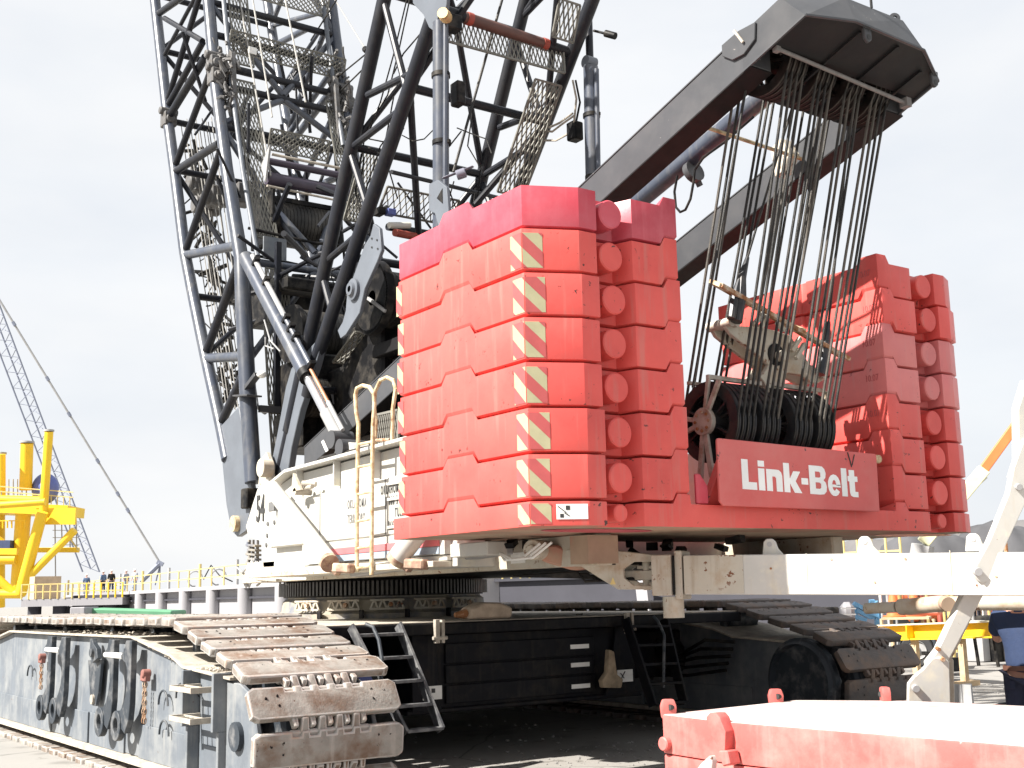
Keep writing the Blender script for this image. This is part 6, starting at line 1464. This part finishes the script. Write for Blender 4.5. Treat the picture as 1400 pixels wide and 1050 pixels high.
# workers on the deck
wk = [(118, 101, 170, WORKB, 'worker in light blue shirt and hard hat, leftmost of the five on the deck'),
      (150, 100, 20, WORKB, 'worker in blue overalls and hard hat, second from left on the deck'),
      (153, 98, 160, BLACK, 'worker in dark clothes and hard hat half hidden at the yellow gate on the deck'),
      (173, 99, 200, WORKG, 'worker in pale grey shirt facing the group, fourth from left on the deck'),
      (184, 97, 120, WORKG, 'worker in grey shirt and jeans, rightmost of the five on the deck')]
for i, (px, d_, fc, sh, lb) in enumerate(wk):
    px = (118, 141, 152, 172, 184)[i]
    q = onz(px, d_, 2.6 if i > 0 else 2.4); person((q.x, q.y, q.z), R(fc), 1.8, lb, sh, GREYB if i in (0, 3, 4) else JEANS, hat=True, detail=False)
# footing under the workers
mb = MB(); extr(mb, [onz(100, 96, 0), onz(196, 94, 0), onz(196, 106, 0), onz(100, 110, 0)], GZ+.01, 2.395); o = mb.build('work_deck', HULLD, None); tag(o, 'grey work deck on which the five workers stand', 'deck')
mb = MB(); extr(mb, [onz(132, 96.5, 0), onz(196, 94.5, 0), onz(196, 105, 0), onz(132, 108, 0)], 2.40, 2.595); mb.build('deck_plating', HULL, o)

# yellow offshore jacket structure
JD = 118
jk = empty('jacket_structure', onz(50, JD, 0)); tag(jk, 'bright yellow tubular steel jacket with three upright legs and a blue tank at far left', 'steel structure')
def JP(a, b, dd=0): return P(a, b, D=JD+dd)
def jt(a, b, r, m=YEL, nm='tubular_member', dd=0, dd2=None): return MB().cyl(JP(*a, dd), JP(*b, dd if dd2 is None else dd2), r, 16).build(nm, m, jk)
jt((67, 590), (60, 690), 0.42); jt((60, 680), (60, 700), 0.44); jt((37, 606), (35, 670), 0.62, dd=3); jt((2, 621), (2, 690), 0.4, dd=2); jt((0, 690), (0, 830), 0.5, dd=6)
for a in ((67, 590), (37, 606), (2, 621)): q = JP(*a, 0 if a[0] > 60 else 3); MB().cyl(q, q+Vector((0,0,.18)), 0.5 if a[0] != 37 else .72, 16).build('leg_cap', STEELG, jk)
jt((-20, 682), (60, 684), 0.4); jt((-20, 692), (62, 686), 0.35, dd=-2); jt((58, 700), (28, 812), 0.55, dd=-1); jt((32, 700), (24, 815), 0.75, dd=3); jt((102, 725), (38, 790), 0.38, dd=-1)
jt((45, 752), (108, 752), 0.25, dd=2); jt((-20, 723), (20, 755), 0.35, dd=4); jt((-20, 765), (22, 765), 0.5, dd=2); jt((-20, 775), (20, 812), 0.4, dd=-1); jt((-20, 812), (30, 812), 0.45, dd=-1)
jt((18, 815), (30, 770), 0.4, mat('rusty_leg', (0.22, 0.10, 0.06), 0.8, var=.2), dd=4)
MB().bar(JP(-20, 695, 4), JP(104, 700, 4), 5, 1.0).build('deck_beam', YEL, jk); MB().bar(JP(50, 706), JP(104, 706), 0.5, 1.6).build('deck_beam', YEL, jk)
MB().bar(JP(-20, 745, 3), JP(22, 745, 3), 3, 0.8).build('deck_beam', mat('navy_shadow_steel', (0.03, 0.05, 0.12), 0.6), jk); MB().bar(JP(-20, 754), JP(24, 754), 0.5, 0.6).build('deck_beam', YEL, jk)
q = JP(62, 668, 4); MB().ball(q, 1.2, 20, 14, (1.1, 1.1, 1.3)).build('blue_tank', BLUE, jk)
for z in (0, 1): MB().bar(JP(0, 672-z*7), JP(100, 680-z*7), 0.1, 0.1).build('handrail', YELR, jk)
for i in range(12): MB().cyl(JP(2+i*8.5, 671+i*.7), JP(2+i*8.5, 684+i*.7), 0.05, 6).build('handrail_post', STEELG if i < 4 else YELR, jk)
for i in range(5): MB().cyl(JP(12+i*6, 655, 3), JP(12+i*6, 690, 3), 0.06, 6).build('scaffold_tube', STEELG, jk)
for b in (705, 715, 725, 735, 745): MB().bar(JP(72, b, 5), JP(108, b, 5), 0.06, 0.06).build('scaffold_tube', STEELG, jk)
for a in (75, 84, 95, 104): MB().cyl(JP(a, 700, 5), JP(a+1, 790 if a == 75 else 752, 5), 0.06, 6).build('scaffold_tube', STEELG, jk)
for i in range(7): MB().cyl(JP(-2+i*6, 712, 1), JP(-2+i*6, 722, 1), 0.08, 6).build('handrail_post', YEL, jk)
MB().bar(JP(-5, 712, 1), JP(36, 712, 1), 0.1, 0.1).build('handrail', YEL, jk)
for a, b in ((95, 735), (100, 742), (92, 728)): MB().bar(JP(a, b, 1), JP(a+7, b+10, 1), 0.4, 0.15).build('stair_flight', YELR, jk)

# distant lattice crane
DC = 150
dc_ = empty('distant_crane', onz(125, DC, 0)); tag(dc_, 'distant thin lattice boom crane rising behind the yellow structure', 'crane')
NAVYS = mat('bluish_boom_steel', (0.17, 0.19, 0.25), 0.6, var=.1)
def QP(a, b, dd=0): return P(a, b, D=DC+dd)
L1 = (QP(-70, 300), QP(113, 782)); L2 = (QP(-50, 285), QP(136, 782)); L3 = (QP(-60, 292, 2.2), QP(124, 778, 2.2))
for l_ in (L1, L2, L3): MB().cyl(l_[0], l_[1], 0.10, 6).build('chord', NAVYS, dc_)
nn = 44
for i in range(nn):
    t0, t1 = i/nn, (i+1)/nn
    for A_, B_ in ((L1, L2), (L2, L3)):
        a, b = A_[0].lerp(A_[1], t0), B_[0].lerp(B_[1], t1) if i % 2 else B_[0].lerp(B_[1], t0)
        if i % 2: MB().cyl(a, b, 0.045, 5).build('lacing', NAVYS, dc_)
        else: MB().cyl(A_[0].lerp(A_[1], t1), B_[0].lerp(B_[1], t0), 0.045, 5).build('lacing', NAVYS, dc_)
MB().cyl(QP(-10, 395), QP(219, 770), 0.13, 6).build('pendant_line', STEELG, dc_)
for t in (0.12, .32, .45, .62, .74, .8): q = QP(-10, 395).lerp(QP(219, 770), t); q2 = QP(-10, 395).lerp(QP(219, 770), t+.014); MB().cyl(q, q2, 0.2, 6).build('link', NAVYS, dc_)
MB().cyl(QP(219, 770), QP(193, 795), 0.32, 8).bar(QP(215, 768), QP(223, 772), 0.5, 0.5).cyl(QP(219, 772), QP(212, 800), 0.08, 6).cyl(QP(219, 772), QP(218, 800), 0.08, 6).build('gantry_mast', NAVYS, dc_)

# dark hull seen beneath the house and the white beam
h2 = empty('moored_barge', onz(830, 60, 0)); tag(h2, 'long dark grey steel hull seen beneath the crane house', 'barge')
a_, b_ = onz(640, 58, 0), onz(1235, 44, 0); bk = Vector((_f.x, _f.y, 0)).normalized()*10
mb = MB(); extr(mb, [a_, b_, b_+bk, a_+bk], GZ+.01, 2.35); mb.build('hull', HULLD, h2)
MB().bar(a_+Vector((0,0,2.35)), b_+Vector((0,0,2.35)), 0.5, 0.12).build('deck_edge', HULLD, h2)
for i, px in enumerate((878, 1030, 1165)):
    q = onz(px, 52-2*i, 0)-Vector((_f.x, _f.y, 0))*1.5; MB().bar(q+Vector((0,0,0.05)), q+Vector((-0.2,0,2.2)), 0.7, 0.2).build('gangway_post', HULL, h2)
for i in range(40):
    q = a_.lerp(b_, i/39); MB().cyl((q.x, q.y, 2.4), (q.x, q.y, 3.5), 0.05, 6).build('railing_post', YELR, h2)
for z in (2.95, 3.5): MB().bar(a_+Vector((0,0,z)), b_+Vector((0,0,z)), 0.06, 0.06).build('railing_bar', YELR, h2)

# ================================================================== RIGHT BACKGROUND
# pale mound and grey tarpaulin
def mound(name, cx_px, d_, hw, dep, h, m, seed, label, cat, kind=None):
    rr_ = random.Random(seed); c = onz(cx_px, d_, 0); ux = Vector((RT.x, RT.y, 0)).normalized(); uy = Vector((_f.x, _f.y, 0)).normalized()
    nx, ny = 40, 14; vs = []; fs = []
    ph = [rr_.uniform(0, 6.3) for _ in range(8)]
    for j in range(ny+1):
        for i in range(nx+1):
            u = i/nx*2-1; v = j/ny*2-1
            z = h*max(0, 1-abs(v)**2.2)*max(0, 1-abs(u)**6)**.5*(1+0.06*math.sin(5*u+ph[0])+0.04*math.sin(11*u+3*v+ph[1])+0.02*math.sin(27*u+ph[2]))
            vs.append(c+ux*u*hw+uy*v*dep+Vector((0, 0, z+GZ-0.05)))
    for j in range(ny):
        for i in range(nx): a = j*(nx+1)+i; fs.append((a, a+1, a+nx+2, a+nx+1))
    o = MB().add(vs, fs).build(name, m, None); tag(o, label, cat, kind=kind); return o
mound('tarpaulin_heap', 1250, 75, 9.5, 6, 5.0, TARP, 1, 'grey tarpaulin heap behind the white beam, left of the dark one', 'tarpaulin')
mound('tarpaulin_heap', 1330, 72, 6.0, 5, 5.3, mat('slate_tarp', (0.06, 0.06, 0.065), 0.8, var=.3, vs=.3), 2, 'dark slate tarpaulin heap at the right behind the white leg', 'tarpaulin')
mound('tarpaulin_heap', 1440, 80, 8.0, 5, 5.8, TARP, 3, 'grey tarpaulin heap cut by the right edge of the picture', 'tarpaulin')
# orange and white telescopic boom
tl = empty('boom_lift', onz(1260, 34, 0)); tag(tl, 'orange and white telescopic boom of a lift rising at the right', 'boom lift')
TD = 34
def TP(a, b): return P(a, b, D=TD)
MB().bar(TP(1262, 742), TP(1345, 642), 0.42, 0.34).build('outer_boom', mat('pale_yellow_boom', (0.68, 0.66, 0.42), 0.5), tl, bevel=0.02)
MB().bar(TP(1342, 646), TP(1400, 566), 0.30, 0.26).bar(TP(1400, 566), TP(1450, 490), 0.28, 0.22).build('inner_boom', ORANGE, tl, bevel=0.02)
MB().bar(TP(1318, 678), TP(1348, 652), 0.12, 0.10).cyl(TP(1366, 612), TP(1376, 600), 0.1).build('hose_carrier', LABEL, tl)
MB().bar(onz(1225, 34, 1.2), onz(1275, 34, 1.2), 1.6, 1.0).build('chassis', ORANGE, tl, bevel=0.08); MB().bar(TP(1262, 745), onz(1250, 34, 1.5), 0.5, 0.5).build('turret', STEELG, tl)
for px in (1230, 1270): q = onz(px, 33.3, 0.45); MB().cyl(q, q+Vector((.15, .3, 0)), 0.45, 18).build('wheel', TYRE, tl)
# yellow I-beam on stands
yb = empty('steel_girder', onz(1290, 24, 0)); tag(yb, 'long bright yellow steel beam on timber stands beyond the right track', 'steel beam')
YD = 25
ya_, yb_ = P(1110, 868, D=27.5), P(1420, 858, D=22.5)
MB().bar(ya_, yb_, 0.05, 0.26).build('web', YEL, yb); up = Vector((0,0,1))
MB().bar(ya_+up*0.15, yb_+up*0.15, 0.34, 0.03).build('top_flange', mat('sun_faded_cream_flange', (0.62, 0.55, 0.38), 0.6), yb); MB().bar(ya_-up*0.15, yb_-up*0.15, 0.34, 0.03).build('bottom_flange', YEL, yb)
for t in (0.1, 0.3, 0.5, 0.7, 0.95):
    q = ya_.lerp(yb_, t); MB().bar(q-up*0.14-Vector((.1,0,0)), q+up*0.14-Vector((.1,0,0)), 0.3, 0.02).build('stiffener', YEL, yb)
    MB().bar((q.x, q.y, GZ), (q.x, q.y, q.z-0.17), 0.12, 0.12).build('stand_post', WOOD, yb); 
    MB().box(q.x-.35, q.x+.35, q.y-.1, q.y+.1, GZ, GZ+0.1).build('stand_foot', WOOD, yb)
MB().bar(P(1258, 863, D=25.2), P(1300, 861, D=24.5), 0.12, 0.27).build('splice_plate', mat('lemon_yellow', (0.85, 0.72, 0.02), 0.5), yb)
# small trailer with wheel and orange tank
tr_ = empty('trailer', onz(1262, 27, 0)); tag(tr_, 'small dark trailer with spoked wheel and orange tank under the yellow beam', 'trailer')
q = P(1254, 889, D=26.5); ax_ = Vector((_f.x*.9+.2, _f.y*.9-.3, 0)).normalized()
MB().lathe([(0.0, 0), (0.2, 0), (0.22, 0.03), (0.33, 0.04), (0.36, 0.0), (0.36, -0.2), (0.0, -0.2)], q, -ax_, 26).build('wheel', TYRE, tr_)
MB().lathe([(0.0, 0.06), (0.06, 0.06), (0.08, 0.01), (0.18, 0.0), (0.20, 0.045), (0.21, 0.0)], q, -ax_, 20).build('wheel_rim', STEELG, tr_)
MB().lathe([(0.36, 0.02), (0.42, 0.02), (0.42, -0.22), (0.36, -0.22)], q+Vector((0,0,0.05)), -ax_, 18).build('mudguard', FRAMED, tr_)
MB().bar(P(1262, 893, D=26.2), P(1300, 896, D=25.6), 0.1, 0.08).bar(P(1240, 880, D=27.4), P(1310, 885, D=26.6), 0.1, 0.1).build('frame', BLACK, tr_)
MB().prism([(0,0)]*0 or [(-.3, -.25), (.3, -.25), (.36, .3), (-.36, .3)], -0.25, 0.25, 'Y').build('tank', ORANGE, tr_, bevel=0.03).location = P(1280, 876, D=27)
q = P(1301, 893, D=27); MB().box(q.x-.2, q.x+.2, q.y-.1, q.y+.1, q.z-.4, q.z-.1).build('support_leg', BLACK, tr_)
# other yard things
def thing_box(name, px, py0, py1, wpx, d_, m, label, cat, bevel=0.03):
    a = P(px-wpx/2, py1, D=d_); b = P(px+wpx/2, py1, D=d_); top = P(px, py0, D=d_).z; z0 = max(GZ, a.z)
    mid = (a+b)/2; mb = MB().bar((a.x, a.y, (z0+top)/2), (b.x, b.y, (z0+top)/2), (b-a).length*0.8, top-z0); o = mb.build(name, m, None, bevel=bevel); tag(o, label, cat); return o
o = thing_box('water_tank', 1160, 823, 862, 20, 30, HULL, 'pale blue-grey water tank beyond the right track', 'tank', 0.12)
for b in (832, 840, 848): MB().bar(P(1150, b, D=29.6), P(1170, b, D=29.6), 0.05, 0.03).build('tank_band', STEELG, o)
o = thing_box('dark_crate', 1128, 830, 852, 34, 29, BLACK, 'black steel crate between the right track and the pale tank', 'crate')
fr2 = empty('blue_frame', onz(1188, 31, 0)); tag(fr2, 'light blue steel frame of struts beyond the pale tank', 'steel frame')
for a, b, c, e in ((1167, 825, 1184, 834), (1167, 842, 1184, 848), (1170, 834, 1190, 844), (1192, 820, 1192, 846), (1188, 838, 1202, 842), (1196, 822, 1200, 845), (1168, 826, 1168, 900), (1200, 826, 1200, 900)):
    MB().bar(P(a, b, D=31), P(c, e, D=31), 0.14, 0.10).build('strut', LBLUE, fr2)
q = P(1184, 833, D=30)
# barrels, cones and cloths in the clutter line
cl_ = [('traffic_cone', 1222, 815, 835, 'orange safety cone with white collar, left of the two under the white beam'), ('traffic_cone', 1250, 815, 835, 'orange safety cone, right of the two under the white beam')]
for nm, px, t_, b_2, lb in cl_:
    q = P(px, b_2, D=29); h_ = 0.75
    z0 = 0.95
    o = MB().lathe([(0.0, h_), (0.05, h_), (0.17, 0.04), (0.26, 0.03), (0.26, 0.0), (0, 0)], (q.x, q.y, z0), (0,0,1), 14).build(nm, ORANGE, None); tag(o, lb, 'traffic cone')
    MB().lathe([(0.10, 0.38), (0.135, 0.24)], (q.x, q.y, z0), (0,0,1), 14).build('collar', LABEL, o)
pa = onz(1205, 29.2, 0); pb = onz(1268, 28.8, 0); o = MB().bar(pa+up*0.92, pb+up*0.92, 1.0, 0.05).build('work_table', WOOD, None); tag(o, 'timber work table carrying two orange cones under the white beam', 'table')
for t in (0.05, 0.95):
    for s in (-.4, .4): q = pa.lerp(pb, t)+Vector((_f.x, _f.y, 0))*s; MB().cyl((q.x, q.y, GZ), (q.x, q.y, .9), 0.04, 8).build('leg', WOOD, o)
o = MB().bar(onz(1235, 27.8, 0)+up*1.0, onz(1285, 27.4, 0)+up*1.0, 0.5, 0.35).build('bundle', mat('salmon_cloth', (0.6, 0.28, 0.2), 0.9, var=.2, bump=.8, bs=6), None, bevel=0.12, seg=3); tag(o, 'salmon cloth bundle lying on top of the yellow beam', 'bundle')
o.location.z = 0.18
rk_ = empty('pipe_rack', onz(1330, 33, 0)); tag(rk_, 'rack of upright coloured pipes and bars behind the yellow beam', 'pipe rack')
for i in range(26):
    px = 1205+i*7.6+random.uniform(-2, 2); d_ = 33+random.uniform(-1, 1); q = onz(px, d_, 0)
    MB().cyl((q.x, q.y, GZ), (q.x+random.uniform(-.1, .1), q.y, random.uniform(1.3, 1.9)), random.uniform(.03, .09), 8).build('upright', random.choice([STEELG, REDPIPE, HULLD, YELR, LABEL, BLACK, WOOD]), rk_)
for z in (0.5, 1.1): MB().bar(onz(1195, 33.2, z), onz(1420, 33.2, z), 0.06, 0.1).build('rail', STEELG, rk_)
pal = empty('trestle', onz(1350, 30, 0)); tag(pal, 'low timber trestle with dark boxes standing on the yard at right', 'trestle')
a_, b_ = onz(1318, 30, .55), onz(1395, 28.5, .55); MB().bar(a_, b_, 0.9, 0.05).build('top_board', WOOD, pal)
for t in (.1, .45, .9): q = a_.lerp(b_, t); MB().bar(q-up*.02, (q.x+.1, q.y, GZ), 0.06, 0.06).build('leg', BLACK, pal)
for i, (px, c) in enumerate(((1332, STEELG), (1350, BLACK), (1368, TARP), (1385, BLACK))):
    q = onz(px, 31.5, 0); o = MB().box(q.x-.3, q.x+.3, q.y-.3, q.y+.3, GZ+.005, 0.75+.12*(i % 2)).build('storage_drum', c, None, bevel=0.08, seg=2)
    tag(o, ['mid grey storage box, first from the left behind the trestle', 'black storage box, second from the left behind the trestle', 'tarpaulin-grey storage box, third behind the trestle', 'black storage box nearest the man behind the trestle'][i], 'box'); o.name = 'storage_box'
q = onz(1308, 20.5, 0); o = MB().prism([(-.16, 0.0), (.16, 0.0), (.14, .34), (-.16, .34)], -.03, .03, 'Y').build('steel_offcut', STEELG, None); o.location = (q.x, q.y, GZ); MB().box(-.14, -.10, -.2, .2, 0, .34).build('flange', STEELG, o); tag(o, 'grey steel angle offcut standing on the yard right of the white foot', 'steel offcut')
mb = MB(); mb.sweep([onz(1308, 20, .02+GZ), onz(1330, 19.5, .02+GZ), onz(1352, 20.3, .02+GZ), onz(1375, 20.6, .02+GZ), onz(1420, 21, .02+GZ)], 0.02, 6); o = mb.build('cable', BLACK, None); tag(o, 'thin black cable lying across the yard at right', 'cable')
for i, px in enumerate((1300, 1380)):
    q = onz(px, 36, 0); o = MB().cyl((q.x, q.y, GZ), (q.x, q.y, 3.6 if i else 2.2), 0.06, 8).build('yard_post', RUSTM if i else YELR, None); tag(o, ['short yellow post standing beyond the yellow beam', 'thin rusty post rising beside the dark tarpaulin heap'][i], 'post')
# far skyline strip closing the yard
def strip_wall(px0, px1, d_, h_, m, name, label, cat, dep=6):
    a, b = onz(px0, d_, 0), onz(px1, d_, 0); bk_ = Vector((_f.x, _f.y, 0)).normalized()*dep
    o = extr(MB(), [a, b, b+bk_, a+bk_], GZ+.01, h_).build(name, m, None); tag(o, label, cat); return o
o = strip_wall(1190, 1460, 62, 2.6, HULLD, 'storage_shed', 'long low grey shed closing the yard behind the pipe rack', 'shed')
for i in range(9):
    q = onz(1205+i*28, 61.8, 1.2); MB().box(q.x-.8, q.x+.8, q.y-.06, q.y+.02, 0.1, 2.1).build('door', [HULL, LBLUE, RUSTM][i % 3], o)

# ================================================================== ORDERLY HIERARCHY
bpy.context.view_layer.update()
for o in list(scn.objects):
    if o.parent is not None and o.parent.type == 'EMPTY' and o.parent not in LOCAL:
        o.matrix_parent_inverse = Matrix.Translation(o.parent.location).inverted()
bpy.context.view_layer.update()
def depth(o):
    n = 0
    while o.parent: o = o.parent; n += 1
    return n
for o in list(scn.objects):
    while depth(o) > 2:
        mw = o.matrix_world.copy(); o.parent = o.parent.parent; o.matrix_parent_inverse = o.parent.matrix_world.inverted(); o.matrix_basis = mw
        bpy.context.view_layer.update()
